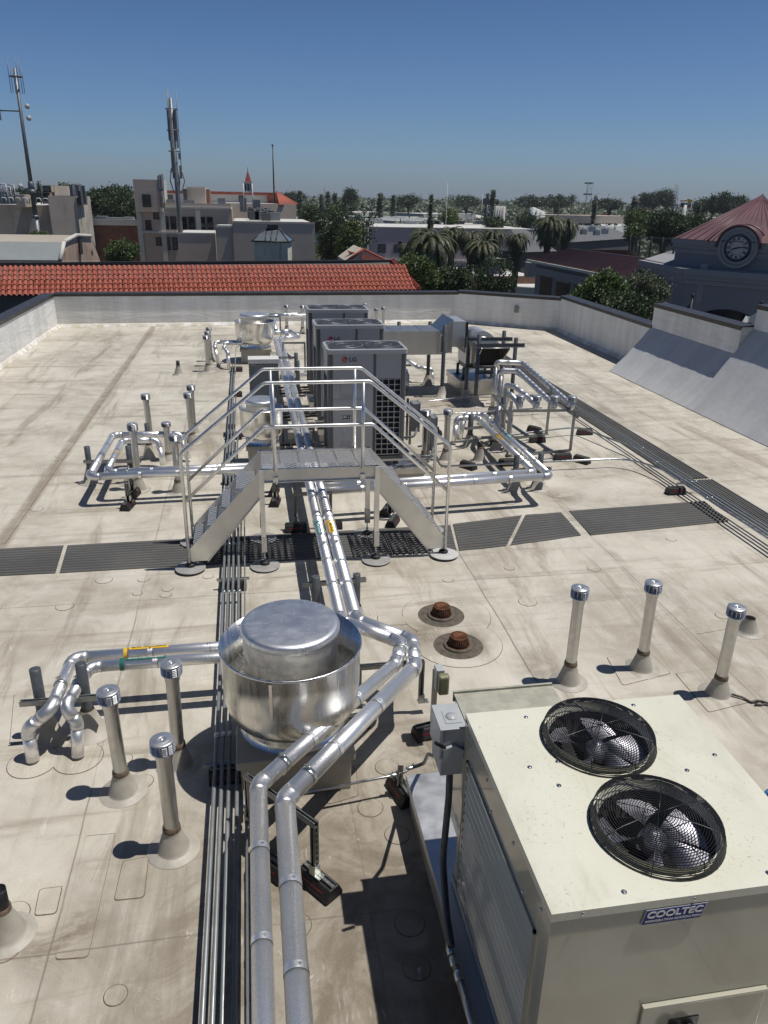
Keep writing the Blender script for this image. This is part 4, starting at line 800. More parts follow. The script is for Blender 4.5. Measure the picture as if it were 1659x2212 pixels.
    if tagtxt:
        m = MB(); m.box(x0 + .225, x0 + .365, yf - .003, yf, z0 + .625, z0 + .68); lp = part('name_plate', m, 'txtk', t); text(tagtxt, .052, 'txtw', lp, (x0 + .295, yf - .0035, z0 + .652), (1, 0, 0), (0, 0, 1), 'lettering', .001)
        for a0, a1, b0, b1 in ((.235, .285, .50, .54), (.235, .285, .42, .49), (.43, .49, .60, .635), (.555, .61, .615, .65), (.235, .345, .60, .62)): m = MB(); m.box(x0 + a0, x0 + a1, yf - .002, yf, z0 + b0, z0 + b1); part('sticker', m, 'lightbox' , t)
        m = MB()
        for a0, a1, b0, b1 in ((.21, .35, .03, .26), (.20, .40, 1.02, 1.20)):
            for q in (((a0, b0), (a1, b0)), ((a1, b0), (a1, b1)), ((a1, b1), (a0, b1)), ((a0, b1), (a0, b0))): m.tube([(x0 + q[0][0], yf - .0005, z0 + q[0][1]), (x0 + q[1][0], yf - .0005, z0 + q[1][1])], .0018, 4)
        m.tube([(x0 + .235, yf - .001, z0 + .17), (x0 + .26, yf - .001, z0 + .12), (x0 + .28, yf - .001, z0 + .105), (x0 + .30, yf - .001, z0 + .12), (x0 + .325, yf - .001, z0 + .17)], .0025, 5); m.box(x0 + .08, x0 + .6, yf, yf + .003, z0 + .94, z0 + .944)
        part('panel_outline', m, 'lgdark', t)
    return t
heatpump('nearest grey outdoor unit, with a round red badge and black plate, just behind the stair', 1.12, 2.34, 11.52, 12.28, .50, 2.20, .155, 'HP-1-J')
heatpump('middle grey outdoor unit of the three, its badge half hidden by the nearest unit', 1.15, 2.39, 13.92, 14.68, .50, 2.20, .25)
heatpump('farthest grey outdoor unit of the three, no badge visible', 1.17, 2.41, 16.0, 16.76, .50, 2.20, 0)
for y, lab in ((11.62, 'tan equipment curb under the nearest grey unit'), (14.0, 'tan equipment curb under the middle grey unit'), (16.1, 'tan equipment curb under the farthest grey unit')):
    t = thing('equipment_curb', lab, 'curb', (1.9, y, 0)); m = MB(); m.box(1.2, 2.70, y, y + .62, .002, .24); part('body', m, 'tan', t, bev=.006); m = MB(); m.box(1.17, 2.73, y - .03, y + .65, .16, .265); part('metal_cap', m, 'duct', t, bev=.004)
# ================================================================ ELECTRICAL
def switchbox(label, x0, x1, y0, y1, z0, z1, matn='greybox', legs=True, conduits=True):
    t = thing('disconnect_box', label, 'electrical box', ((x0 + x1) / 2, y0, 0)); m = MB(); m.box(x0, x1, y0, y1, z0, z1); part('enclosure', m, matn, t, bev=.006)
    m = MB(); m.box(x1 - .004, x1 + .014, y0 - .012, y1 + .012, z0 - .01, z1 + .012); part('door', m, matn, t, bev=.004)
    m = MB(); m.box(x1 + .012, x1 + .05, y0 + .02, y0 + .05, (z0 + z1) / 2, (z0 + z1) / 2 + .12); part('handle', m, 'black', t)
    if legs: 
        for yy in (y0 + .02, y1 + .06):
            m = MB(); m.box(x0 - .045, x0 - .041, yy, yy + .04, .13, z1 + .02); m.box(x0 - .045, x0 - .004, yy, yy + .004, .13, z1 + .02); m.box(x0 - .045, x0 - .004, yy + .036, yy + .04, .13, z1 + .02)
            for k in range(14): m.box(x0 - .047, x0 - .045, yy + .012, yy + .028, .16 + k * .055, .185 + k * .055, 1)
            part('upright', m, ['strut', 'dark'], t)
    if conduits: m = MB(); m.tube([(x1 - .05, y0 + .08, z0 + .05), (x1 - .05, y0 - .05, z0 + .06), (x1 - .12, y0 - .16, z0 - .04), (x1 - .5, y0 - .2, .32)], .022, 10, .08); part('flexible_conduit', m, 'postgrey', t); m = MB(); m.tube([(x1 - .05, y0 + .01, z0 + .05), (x1 - .05, y0 - .06, z0 + .06)], .03, 12); part('connector', m, 'galv', t)
    return t
switchbox('grey disconnect box on slotted uprights, right of the nearest grey unit', 2.93, 3.02, 12.2, 12.46, .34, .92)
switchbox('grey disconnect box half hidden behind the right flank of the nearest grey unit', 2.82, 2.95, 13.25, 13.5, .38, .90)
m = MB(); m.tube([(3.0, 12.1, .3), (3.05, 11.95, .18), (3.15, 11.9, .14)], .02, 10, .05); m.tube([(3.0, 12.1, .3), (2.6, 11.7, .3), (1.9, 11.4, .3), (1.5, 11.42, .28)], .018, 10, .3); solo('flexible_conduit', m, 'postgrey', 'grey flexible conduit looping from the disconnect box to the nearest grey unit', 'conduit')
t = thing('panel_board', 'tall grey panel with perforated edges and white top, between the two far fans', 'electrical panel', (.2, 14.6, 0))
m = MB(); m.box(-.04, .46, 14.5, 14.68, .35, 1.40); part('back_panel', m, 'greybox', t); m = MB(); m.box(-.07, .50, 14.46, 14.80, 1.42, 1.50); part('rain_cap', m, 'white', t, bev=.004)
for xx in (-.06, .46):
    m = MB(); m.box(xx, xx + .03, 14.47, 14.51, .12, 1.42); 
    for k in range(22): m.box(xx + .008, xx + .022, 14.468, 14.47, .16 + k * .056, .188 + k * .056, 1)
    part('perforated_upright', m, ['strut', 'dark'], t)
m = MB(); m.box(-.06, .49, 14.465, 14.50, 1.38, 1.42)
for k in range(9): m.box(-.03 + k * .056, -.005 + k * .056, 14.463, 14.465, 1.392, 1.408, 1)
part('perforated_rail', m, ['strut', 'dark'], t)
for i, (x, y, z, w, lab) in enumerate([(.95, 12.0, .42, .16, 'small cream pull box beside the main pipes, left of the nearest grey unit'), (.92, 13.4, .45, .16, 'small cream pull box beside the main pipes, left of the middle grey unit'), (.55, 12.6, .5, .10, 'small brown box right of the smallest fan')]):
    m = MB(); m.box(x, x + w, y, y + .14, z, z + .12); m.tube([(x + w / 2, y + .07, z), (x + w / 2, y + .07, .0)], .012, 8); m.tube([(x + .02, y + .02, z + .12), (x + .02, y + .02, z + .17), (x + w, y + .02, z + .17)], .008, 6, .02); solo('pull_box', m, 'tan', lab, 'junction box', bev=.004)
for y, lab in ((12.6, 'refrigerant lines between the main pipes and the nearest grey unit'), (14.9, 'refrigerant lines between the main pipes and the middle grey unit'), (16.9, 'refrigerant lines between the main pipes and the farthest grey unit')):
    t = thing('refrigerant_lines', lab, 'refrigerant lines', (1, y, 0))
    for k, (r_, dz) in enumerate(((.022, 0), (.016, .05), (.02, .11))): m = MB(); m.tube([(.42, y + .06 * k, .26 + dz), (1.0, y + .05 * k, .26 + dz), (1.1, y - .3, .36 + dz), (1.3, y - .32, .36 + dz)], r_, 10, .12); part('line', m, 'black', t)
    m = MB(); m.box(.4, 1.15, y - .08, y - .04, .2, .24); m.box(.4, 1.15, y + .2, y + .24, .2, .24); part('rail', m, 'strut', t)
# ================================================================ CREAM UNIT
X0, X1, Y0, Y1, ZB, ZC = 1.11, 2.42, 2.14, 3.48, .31, 1.60
t = thing('equipment_curb', 'low sheet-metal topped curb under the large cream unit', 'curb', (1.8, 3.2, 0))
m = MB(); m.box(1.03, 2.60, 1.95, 4.47, .002, .25); part('body', m, 'tan', t, bev=.01); m = MB(); m.box(1.0, 2.63, 1.92, 4.5, .235, .30); part('metal_cap', m, 'sheet', t, bev=.006)
U = thing('condensing_unit', 'large cream condensing unit with two caged fans on top', 'condensing unit', (1.76, 2.8, .31))
fans_ = [(1.765, 3.16, .292), (1.765, 2.515, .292)]
# top panel with two round openings
m = MB(); N = 64
def holed(x0, x1, y0, y1, c, r, z):
    b = len(m.v); vs = []
    for k in range(N):
        a = 2 * math.pi * k / N; dx, dy = math.cos(a), math.sin(a); s = min(((x1 - c[0]) / dx if dx > 1e-9 else (x0 - c[0]) / dx if dx < -1e-9 else 1e9), ((y1 - c[1]) / dy if dy > 1e-9 else (y0 - c[1]) / dy if dy < -1e-9 else 1e9)); vs += [(c[0] + r * dx, c[1] + r * dy, z), (c[0] + s * dx, c[1] + s * dy, z)]
    m.add(vs, [(2 * k, 2 * k + 1, (2 * k + 3) % (2 * N), (2 * k + 2) % (2 * N)) for k in range(N)])
    for cx, cy in ((x0, y0), (x1, y0), (x1, y1), (x0, y1)):
        ang = math.atan2(cy - c[1], cx - c[0]) % (2 * math.pi); k = int(ang / (2 * math.pi) * N); m.add([vs[2 * k + 1], (cx, cy, z), vs[(2 * k + 3) % (2 * N)]], [(0, 1, 2)])
ym = (fans_[0][1] + fans_[1][1]) / 2
holed(X0, X1, Y0, ym, fans_[1], .265, ZC); holed(X0, X1, ym, Y1, fans_[0], .265, ZC)
for a, b in (((X0, Y0), (X1, Y0)), ((X1, Y0), (X1, Y1)), ((X1, Y1), (X0, Y1)), ((X0, Y1), (X0, Y0))): m.add([(*a, ZC - .045), (*b, ZC - .045), (*b, ZC), (*a, ZC)], [(0, 1, 2, 3)])
part('top_panel', m, 'cream', U)
E_ = .004
m = MB(); m.box(X0 + E_, X1 - E_, Y0 + E_, Y0 + .02, ZB + .02, ZC - .02); part('front_panel', m, 'cream_shaded', U)
m = MB(); m.box(X1 - .02, X1 - E_, Y0 + .02, Y1 - E_, ZB + .02, ZC - .02); part('side_panel', m, 'cream_shaded', U)
m = MB(); m.box(X0 + E_, X0 + .02, Y0 + .02, Y0 + .13, ZB + .02, ZC - .02); m.box(X0 + E_, X0 + .02, Y1 - .1, Y1 - E_, ZB + .02, ZC - .02); m.box(X0 + E_, X0 + .02, Y0 + .13, Y1 - .1, ZC - .26, ZC - .02); m.box(X0 + E_, X0 + .02, Y0 + .13, Y1 - .1, ZB + .02, ZB + .07); part('side_panel', m, 'cream_shaded', U, bev=.002)
m = MB(); m.box(X0 + .05, X0 + .06, Y0 + .12, Y1 - .09, ZB + .05, ZC - .24); part('louvre_back', m, 'dark', U)
m = MB(); nl = 15
for k in range(nl):
    z = ZB + .075 + (ZC - .265 - ZB - .075) * (k + .5) / nl; h = .021
    m.add([(X0 - .012, Y0 + .15, z - h), (X0 - .012, Y1 - .12, z - h), (X0 + .018, Y1 - .105, z + h), (X0 + .018, Y0 + .135, z + h)], [(0, 3, 2, 1)]); m.add([(X0 - .012, Y0 + .15, z - h), (X0 - .012, Y1 - .12, z - h), (X0 - .012, Y1 - .12, z - h - .006), (X0 - .012, Y0 + .15, z - h - .006)], [(0, 1, 2, 3)])
part('louvres', m, 'cream_shaded', U)
m = MB(); fr_ = .008
for a, b, c_, d_ in ((Y0 + .125, Y0 + .14, ZB + .06, ZC - .25), (Y1 - .11, Y1 - .095, ZB + .06, ZC - .25), (Y0 + .125, Y1 - .095, ZB + .06, ZB + .075), (Y0 + .125, Y1 - .095, ZC - .265, ZC - .25)): m.box(X0 - fr_, X0 + .01, a, b, c_, d_)
part('louvre_frame', m, 'cream_shaded', U)
m = MB(); m.box(X0 - .012, X1 + .012, Y0 - .012, Y0 + .05, ZB, ZB + .06); m.box(X0 - .012, X0 + .05, Y0, Y1 + .012, ZB, ZB + .06); m.box(X1 - .05, X1 + .012, Y0, Y1, ZB, ZB + .06); m.box(X0, X1, Y1 - .05, Y1 + .0, ZB, ZC - .03); part('base_rail', m, 'cream_shaded', U)
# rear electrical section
m = MB(); m.box(X0 + .02, 1.74, Y1, 3.78, .62, 1.505); part('rear_cabinet', m, 'cream_shaded', U, bev=.004)
m = MB(); m.box(X0 + .015, 1.75, Y1 + .002, 3.80, 1.500, 1.515); m.box(X0 + .012, 1.753, 3.787, 3.803, 1.46, 1.53); part('rear_cabinet_lid', m, 'weathered', U)
m = MB()
for (fx, fy, fr) in fans_: m.lathe((fx, fy, 0), [(.265, ZC - .012), (.265, ZC + .0), (.270, ZC + .012), (.275, ZC + .045)], 56, 0, True)
part('fan_orifice', m, 'cream', U)
m = MB(); 
for (fx, fy, fr) in fans_: m.lathe((fx, fy, 0), [(.2655, ZC - .012), (.264, ZC - .18), (.001, ZC - .20)], 32)
part('fan_well', m, 'dark', U)
for i, (fx, fy, fr) in enumerate(fans_):
    m = MB()
    for k in range(5):
        a0 = 2 * math.pi * (k + .12 + .3 * i) / 5; vs = []; NN = 8
        for j in range(NN + 1):
            s = j / NN; r_ = .055 + .20 * s; wd_ = .16 + .62 * s ** .7 if s < 1 else .74; sk = -.35 * s
            for e in range(6): q = e / 5; a = a0 + sk + wd_ * (q - .5) * 1.25; vs.append((fx + r_ * math.cos(a), fy + r_ * math.sin(a), ZC - .075 + .07 * (q - .5) * (1.1 - .4 * s) + .012 * math.sin(q * math.pi)))
        m.add(vs, [(j * 6 + e, (j + 1) * 6 + e, (j + 1) * 6 + e + 1, j * 6 + e + 1) for j in range(NN) for e in range(5)], 0, True)
    m.lathe((fx, fy, 0), [(.06, ZC - .12), (.06, ZC - .05), (.035, ZC - .045), (.03, ZC - .02), (.001, ZC - .02)], 20); part('fan_blades', m, 'blade', U)
    m = MB(); hz = ZC + .092
    def dome(r_): return hz - .03 * (r_ / fr) ** 4
    rings = 25
    for k in range(rings):
        r_ = .016 + (fr - .016) * k / (rings - 1); m.tube([(fx + r_ * math.cos(2 * math.pi * j / 48), fy + r_ * math.sin(2 * math.pi * j / 48), dome(r_)) for j in range(49)], .0021, 4, caps=False, sm=False)
    for k in range(6):
        r_ = fr + .002 * k + .002; z = dome(fr) - .0085 - .0095 * k; m.tube([(fx + r_ * math.cos(2 * math.pi * j / 48), fy + r_ * math.sin(2 * math.pi * j / 48), z) for j in range(49)], .0024 if k < 5 else .0035, 4, caps=False, sm=False)
    for k in range(8):
        a = 2 * math.pi * (k + .3) / 8; m.tube([(fx + r_ * math.cos(a), fy + r_ * math.sin(a), dome(min(r_, fr)) + .002 - (0 if r_ <= fr else .055)) for r_ in (.0, .1, .2, .27, fr, fr + .013)], .0026, 5)
    part('fan_guard', m, 'blkwire', U)
def screw(p, n, s=.009): p = Vector(p); n = Vector(n); m = MB(); m.tube([p, p + n * .002, p + n * .0021, p + n * .007], [s * 1.5, s * 1.5, s * .8, s * .7], 8); part('screw', m, 'galv', U)
for y in (2.25, 2.62, 3.05, 3.4): screw((X0 - .001 + .004, y, ZC - .10), (-1, 0, 0), .007)
for y in (2.45, 2.95, 3.3): screw((X0 - .0 + .003, y, ZC - .22), (-1, 0, 0), .007)
for x in (1.25, 1.75, 2.3): screw((x, Y0, ZC - .022), (0, -1, 0), .006)
for (x, y) in ((1.44, 3.40), (1.42, 2.85), (1.455, 2.20), (2.13, 2.20), (2.12, 2.86), (1.32, 3.0), (2.33, 2.95), (1.48, 3.02), (2.1, 3.42)): screw((x, y, ZC), (0, 0, 1), .0085)
lx, lz = 1.665, ZC - .092
m = MB(); m.prism([(lx - .148, Y0 - .0005, lz - .042), (lx + .132, Y0 - .0005, lz - .042), (lx + .148, Y0 - .0005, lz + .042), (lx - .132, Y0 - .0005, lz + .042)], (0, -.002, 0)); pl_ = part('name_plate', m, 'lightbox', U)
m = MB(); m.prism([(lx - .142, Y0 - .0026, lz - .038), (lx + .1275, Y0 - .0026, lz - .038), (lx + .142, Y0 - .0026, lz + .038), (lx - .1275, Y0 - .0026, lz + .038)], (0, -.001, 0)); part('plate_field', m, 'navy', pl_)
text('COOLTEC', .050, 'txtw', pl_, (lx + .003, Y0 - .0042, lz + .011), (1, 0, 0), (.12, 0, 1), 'lettering', .0016, 1.1, .0004); text('REFRIGERATION CORPORATION', .0158, 'txtw', pl_, (lx - .002, Y0 - .0042, lz - .024), (1, 0, 0), (.12, 0, 1), 'lettering', .0002, 1.08, .0003)
m = MB(); m.box(1.61, 2.22, Y0 - .012, Y0 + .002, .35, .945); m.box(1.605, 2.225, Y0 - .02, Y0 + .002, .94, .955); part('access_panel', m, 'cream_shaded', U, bev=.003)
m = MB(); m.box(1.75, 1.90, Y0 - .016, Y0 - .010, .70, .84); part('pipe_plate', m, 'black', U)
for xx in (1.79, 1.86): m = MB(); m.tube([(xx, Y0 + .02, .77), (xx, Y0 - .06, .77), (xx, Y0 - .10, .68), (xx, Y0 - .10, .35)], .028, 14, .06); part('insulated_line', m, 'black', U)
# disconnect on the unit's rear corner
t = thing('disconnect_switch', 'pale grey disconnect switch with lever at the rear left corner of the cream unit', 'electrical switch', (1.05, 3.6, 1.3))
m = MB(); m.box(.98, 1.125, 3.48, 3.70, 1.17, 1.50); part('enclosure', m, 'lightbox', t, bev=.006)
m = MB(); m.box(.965, 1.128, 3.47, 3.71, 1.498, 1.508); m.box(.965, .98, 3.47, 3.71, 1.30, 1.5); part('cover', m, 'lightbox', t, bev=.002)
m = MB(); m.box(1.01, 1.105, 3.52, 3.64, 1.508, 1.512); m.lathe((1.057, 3.58, 1.512), [(.036, 0), (.036, .004), (.001, .005)], 20); part('hub_plate', m, 'lightbox', t)
m = MB(); m.prism([(.99, 3.455, 1.30), (1.10, 3.455, 1.29), (1.11, 3.455, 1.36), (1.05, 3.455, 1.40), (.985, 3.455, 1.38)], (0, .022, 0)); part('lever_bracket', m, 'lightbox', t, bev=.002)
m = MB(); m.bar((.99, 3.45, 1.40), (.93, 3.43, 1.455), .022, .016); part('lever', m, 'black', t)
m = MB(); m.tube([(1.06, 3.56, 1.19), (1.06, 3.54, .95), (1.02, 3.45, .55), (.99, 3.2, .39), (.97, 3.0, .37)], .021, 12, .2); part('flexible_conduit', m, 'postgrey', t)
conduit('rigid conduit with silver couplings lying along the curb of the cream unit', [(.97, 3.05, .335), (.985, 2.0, .335)], .022, .1, 'galv', [((.97, 3.0, .335), (0, 1, 0)), ((.971, 2.93, .335), (0, 1, 0)), ((.975, 2.84, .335), (0, 1, 0))])
m = MB(); m.tube([(1.08, 4.65, .23), (1.16, 4.60, .3), (1.13, 4.35, .6), (1.08, 3.9, .95), (1.02, 3.72, 1.2)], .014, 10, .2); solo('flexible_conduit', m, 'postgrey', 'grey flexible conduit rising from the curb corner to the disconnect switch', 'conduit')
# flood light
t = thing('flood_light', 'yellowed floodlight on a channel post behind the cream unit', 'light', (1.40, 5.3, .13))
m = MB(); m.box(1.38, 1.42, 5.28, 5.32, .13, .66); part('channel_post', m, 'strut', t); m = MB(); m.box(1.385, 1.455, 5.20, 5.30, .50, .72); part('lamp_back', m, 'lightbox', t, bev=.006)
m = MB(); m.prism([(1.395, 5.20, .52), (1.485, 5.20, .52), (1.485, 5.20, .70), (1.395, 5.20, .70)], (0, -.06, -.01)); part('lens', m, 'lens', t, bev=.016)
# rope and blue object at the right
m = MB(); pts = [(4.33, 5.44, .03)] + [(4.36 + .05 * i, 5.38 - .02 * i + .03 * math.sin(i * 2.1), .014 + .01 * (i % 2)) for i in range(1, 12)]; m.tube(pts, .011, 8, .03); m.tube([(p[0] + .01, p[1] - .035 - .02 * math.sin(i), .014) for i, p in enumerate(pts[2:])], .011, 8, .03); m.tube([(4.28, 5.5, .05), (4.30, 5.52, .12), (4.26, 5.5, .2)], .009, 8, .03); solo('rope', m, 'rope', 'knotted grey rope lying beside the rightmost near vent pipe', 'rope')
t = thing('tool_bag', 'black and blue object peeping out at the right edge beyond the cream unit', 'bag', (3.2, 3.55, 0)); g = G(1655, 1735, .1)
m = MB(); m.lathe((g.x + .07, g.y - .02, 0), [(.13, .002), (.14, .05), (.12, .12), (.06, .15), (.001, .155)], 18); part('body', m, 'black', t); m = MB(); m.tube([(g.x - .03, g.y + .02, .13), (g.x + .05, g.y + .06, .17), (g.x + .15, g.y + .03, .14)], .016, 8, .05); part('strap', m, 'blue', t)
# ================================================================ DUCT AND BLOWER
YD0, YD1, ZD0, ZD1 = 17.45, 18.45, .98, 1.50
t = thing('rectangular_duct', 'sheet metal duct on posts running from the grey units to the blower', 'duct', (3.3, 17.9, ZD0))
m = MB(); m.box(2.45, 4.30, YD0, YD1, ZD0, ZD1); 
part('duct_body', m, 'duct', t)
m = MB(); 
for z in (ZD1 - .004,): m.box(2.45, 4.3, YD0 - .012, YD0 + .0, z, z + .02)
for x in (3.2, 3.9): m.box(x - .012, x + .012, YD0 - .006, YD1, ZD1, ZD1 + .008); m.box(x - .012, x + .012, YD0 - .006, YD0, ZD0, ZD1)
part('seam_flange', m, 'duct', t)
def loft(m, A, B, mi=0): m.add([*A, *B], [(0, 1, 5, 4), (1, 2, 6, 5), (2, 3, 7, 6), (3, 0, 4, 7), (3, 2, 1, 0), (4, 5, 6, 7)], mi)
def rect_yz(x, y0, y1, z0, z1): return [(x, y0, z0), (x, y1, z0), (x, y1, z1), (x, y0, z1)]
m = MB(); loft(m, rect_yz(4.301, YD0, YD1, ZD0, ZD1), rect_yz(4.58, YD0 + .02, YD1, ZD0 + .04, ZD1 + .26)); part('transition', m, 'duct', t); m = MB(); m.box(4.58, 4.60, YD0, YD1 + .02, ZD0 + .02, ZD1 + .28); part('flange', m, 'duct', t)
m = MB(); m.box(4.601, 4.92, YD0 + .06, YD1, ZD0 + .16, ZD1 + .22); part('plenum', m, 'sheet', t)
t = thing('blower', 'centrifugal blower with a sloped intake hood beside the vent rack', 'blower', (5.4, 17.6, .45))
m = MB(); m.box(4.921, 4.97, YD0 + .04, YD1 + .02, ZD0 + .02, ZD1 + .20); part('flexible_collar', m, 'black', t)
m = MB(); cx, cz, n = 5.35, 1.10, 22; sp = [(cx + (.30 + .14 * k / n) * math.cos(math.pi * (-.5 + 1.5 * k / n)), cz + (.30 + .14 * k / n) * math.sin(math.pi * (-.5 + 1.5 * k / n))) for k in range(n + 1)] + [(4.98, 1.1), (4.98, .72)]
m.prism([(a, 17.55, b) for a, b in sp], (0, .75, 0)); part('scroll_housing', m, 'sheet', t)
m = MB(); m.lathe((0, 0, 0), [(.17, 0), (.25, .06), (.27, .06), (.27, 0)], 28); m.v = [Vector((cx + v.x, 17.55 - v.z, cz + v.y)) for v in m.v]; part('inlet_ring', m, 'duct', t)
m = MB(); m.box(5.0, 5.72, 17.62, 18.3, .60, .72); part('motor_base', m, 'postgrey', t)
m = MB()
for x, y in ((4.98, 17.7), (5.68, 17.7), (4.98, 18.25), (5.68, 18.25)): m.tube([(x, y, .36), (x, y, .62)], .035, 12); m.box(x - .07, x + .07, y - .05, y + .05, .36, .37)
part('spring_isolator', m, 'postgrey', t)
m = MB(); m.box(4.93, 5.50, 16.75, 17.52, .86, 1.36); part('intake_box', m, 'duct', t)
hy = 16.75; hood = [(4.96, 0, .86), (5.48, 0, .86), (5.48, 0, 1.33), (4.96, 0, 1.33)]
m = MB(); A = [(4.94, hy, .87), (5.49, hy, .87), (5.49, hy, 1.35), (4.94, hy, 1.35)]; B = [(4.92, hy - .06, .86), (5.52, hy - .06, .86), (5.60, hy - .50, 1.33), (4.98 - .02, hy - .50, 1.33)]
m.add(A + B, [(0, 1, 5, 4), (1, 2, 6, 5), (2, 3, 7, 6), (3, 0, 4, 7)]); 
for i in range(4): m.tube([B[i], B[(i + 1) % 4]], .012, 6)
part('intake_hood', m, 'duct', t); m = MB(); m.add([(a[0], hy - .02, a[2]) for a in A], [(0, 1, 2, 3)]); part('hood_screen', m, 'dark', t)
t = thing('equipment_curb', 'square metal curb under the blower', 'curb', (5.3, 18.0, 0)); m = MB(); m.box(4.86, 5.80, 17.45, 18.75, .002, .26); part('body', m, 'duct', t, bev=.005); m = MB(); m.box(4.83, 5.83, 17.42, 18.78, .20, .355); part('metal_cap', m, 'duct', t, bev=.004)
for (x, y, h, lab) in [(4.38, 17.35, 1.66, 'post in front of the rectangular duct where it widens'), (4.32, 18.6, 1.56, 'right post behind the rectangular duct'), (3.55, 18.6, 1.56, 'left post behind the rectangular duct'), (4.86, 16.98, 1.62, 'left rear post holding the blower intake'), (4.93, 16.42, 1.60, 'left front post holding the blower intake'),
                  (5.75, 17.2, 1.55, 'right rear post holding the blower intake'), (5.82, 16.55, 1.50, 'right front post holding the blower intake'), (3.6, 19.4, .85, 'short post under the far slim pipes below the duct')]: post(lab, x, y, h, .045, .24)
for z, y, x0, x1, lab in [(1.42, 16.93, 4.78, 5.85, 'upper rear angle iron across the blower intake posts'), (1.38, 16.37, 4.85, 5.95, 'upper front angle iron across the blower intake posts'), (.84, 16.93, 4.78, 5.2, 'lower rear angle iron across the blower intake posts'), (.80, 16.37, 4.85, 5.95, 'lower front angle iron across the blower intake posts')]:
    m = MB(); m.box(x0, x1, y - .05, y - .044, z - .04, z + .04); m.box(x0, x1, y - .11, y - .05, z - .04, z - .034); 
    for x in (x0 + .08, x0 + .25, x1 - .25, x1 - .08): m.tube([(x, y - .044, z), (x, y - .058, z)], .014, 8)
    solo('angle_iron', m, 'postgrey', lab, 'angle iron')
m = MB(); 
for z in (1.05, 1.45): m.tube([(4.28, 17.33, z), (4.42, 17.33, z)], .012, 8); m.box(4.26, 4.30, 17.30, 17.46, z - .02, z + .02)
m.box(4.27, 4.29, 17.31, 17.33, 1.03, 1.47)
solo('duct_clamp', m, 'galv', 'strap clamp tying the duct to its front post', 'clamp')
strut('rail under the slim pipes below the rectangular duct', (3.45, 19.35, .35), (4.2, 19.35, .35))
# ================================================================ VENT RACK
t = thing('vent_rack', 'galvanised channel rack carrying four elbowed vent caps on the right', 'pipe rack', (5.1, 13.1, 0))
def rbar(name, p0, p1): m = MB(); m.bar(p0, p1, .041, .041); m.bar(Vector(p0) + Vector((0, 0, .0)), p1, .018, .0425, 1); part(name, m, ['strut', 'dark'], t)
rbar('foot_rail', (4.35, 12.42, .13), (5.64, 12.62, .13)); rbar('foot_rail', (4.55, 13.36, .13), (5.62, 13.70, .13))
for x, y, h in ((5.64, 12.62, .90), (5.60, 13.72, 1.05), (4.38, 12.42, 1.12), (4.58, 13.38, 1.12)): m = MB(); m.box(x - .02, x + .02, y - .02, y + .02, .13, h); part('upright', m, 'strut', t)
rbar('cross_rail', (4.36, 13.0, .79), (5.70, 12.95, .79)); rbar('cross_rail', (4.56, 14.0, .82), (5.75, 13.95, .82)); rbar('side_rail', (5.66, 12.5, .79), (5.66, 14.1, .82)); rbar('side_rail', (4.40, 12.4, .79), (4.58, 14.1, .82))
capx = [(4.80, 13.15), (5.10, 13.1), (5.42, 13.05), (5.74, 13.0)]
routes = [[(4.64, 13.62, .02), (4.64, 13.62, .98), (4.72, 13.45, .98)], [(4.80, 14.0, .02), (4.80, 14.0, 1.04), (4.92, 13.8, 1.04)], [(4.98, 14.9, .02), (4.99, 14.9, 1.13), (5.30, 14.82, 1.13)], [(5.08, 15.6, .02), (5.1, 15.6, 1.16), (5.62, 15.45, 1.16)]]
names = ['leftmost', 'second from left', 'third from left', 'rightmost']
for i, ((x, y), rt) in enumerate(zip(capx, routes)):
    T_ = thing('rack_vent', '%s of the four elbowed vent caps on the right rack' % names[i], 'vent pipe', (x, y, 0), 'elbowed vents on the rack')
    up = rt + [(x, y + .1, .86), (x, y, .86)]; P = rt + [(x, y + .02, .88)]
    v0 = rt[:2]
    m = MB(); m.tube([rt[0], Vector(rt[0]) + (Vector(rt[1]) - Vector(rt[0])) * .92], .052, 20); part('riser', m, 'galvold', T_)
    m = MB(); m.lathe((rt[0][0], rt[0][1], 0), [(.19, .003), (.18, .012), (.12, .02), (.066, .16), (.06, .18)], 22); part('flashing_boot', m, 'boot', T_)
    m = MB(); q0 = Vector(rt[1]); seq = [q0 - Vector((0, 0, .12)), q0, Vector(rt[2]), Vector((x, y + .02, .87))]; R_ = rounded(seq, .09, 5); PP = []; RR = []
    for a_, b_ in zip(R_[:-1], R_[1:]):
        L = (b_ - a_).length; n_ = max(1, int(L / .17))
        for k in range(n_):
            q = a_.lerp(b_, k / n_); dd_ = (b_ - a_).normalized() * .005
            if n_ > 1: PP += [q - dd_ * .9 if k else q, q + dd_, q + dd_ * 2]; RR += [.052, .0555, .052]
            else: PP.append(q); RR.append(.052)
    PP.append(R_[-1]); RR.append(.052); m.tube(PP, RR, 18); part('spiral_pipe', m, 'elbow', T_)
    m = MB(); m.tube([(x, y + .10, .885), (x, y + .0, .80), (x, y - .0, .96)], .058, 18, .07); part('elbow', m, 'elbow', T_)
    m = MB(); h = 1.04; m.lathe((x, y, 0), [(.052, h - .16), (.052, h - .095), (.078, h - .095), (.078, h - .012), (.084, h - .006), (.08, h), (.03, h + .001), (.001, h + .003)], 28)
    for j in range(5): m.lathe((x, y, 0), [(.078, h - .085 + j * .015), (.084, h - .082 + j * .015), (.0785, h - .076 + j * .015)], 28, 0, False)
    part('louvred_cap', m, 'capm', T_)
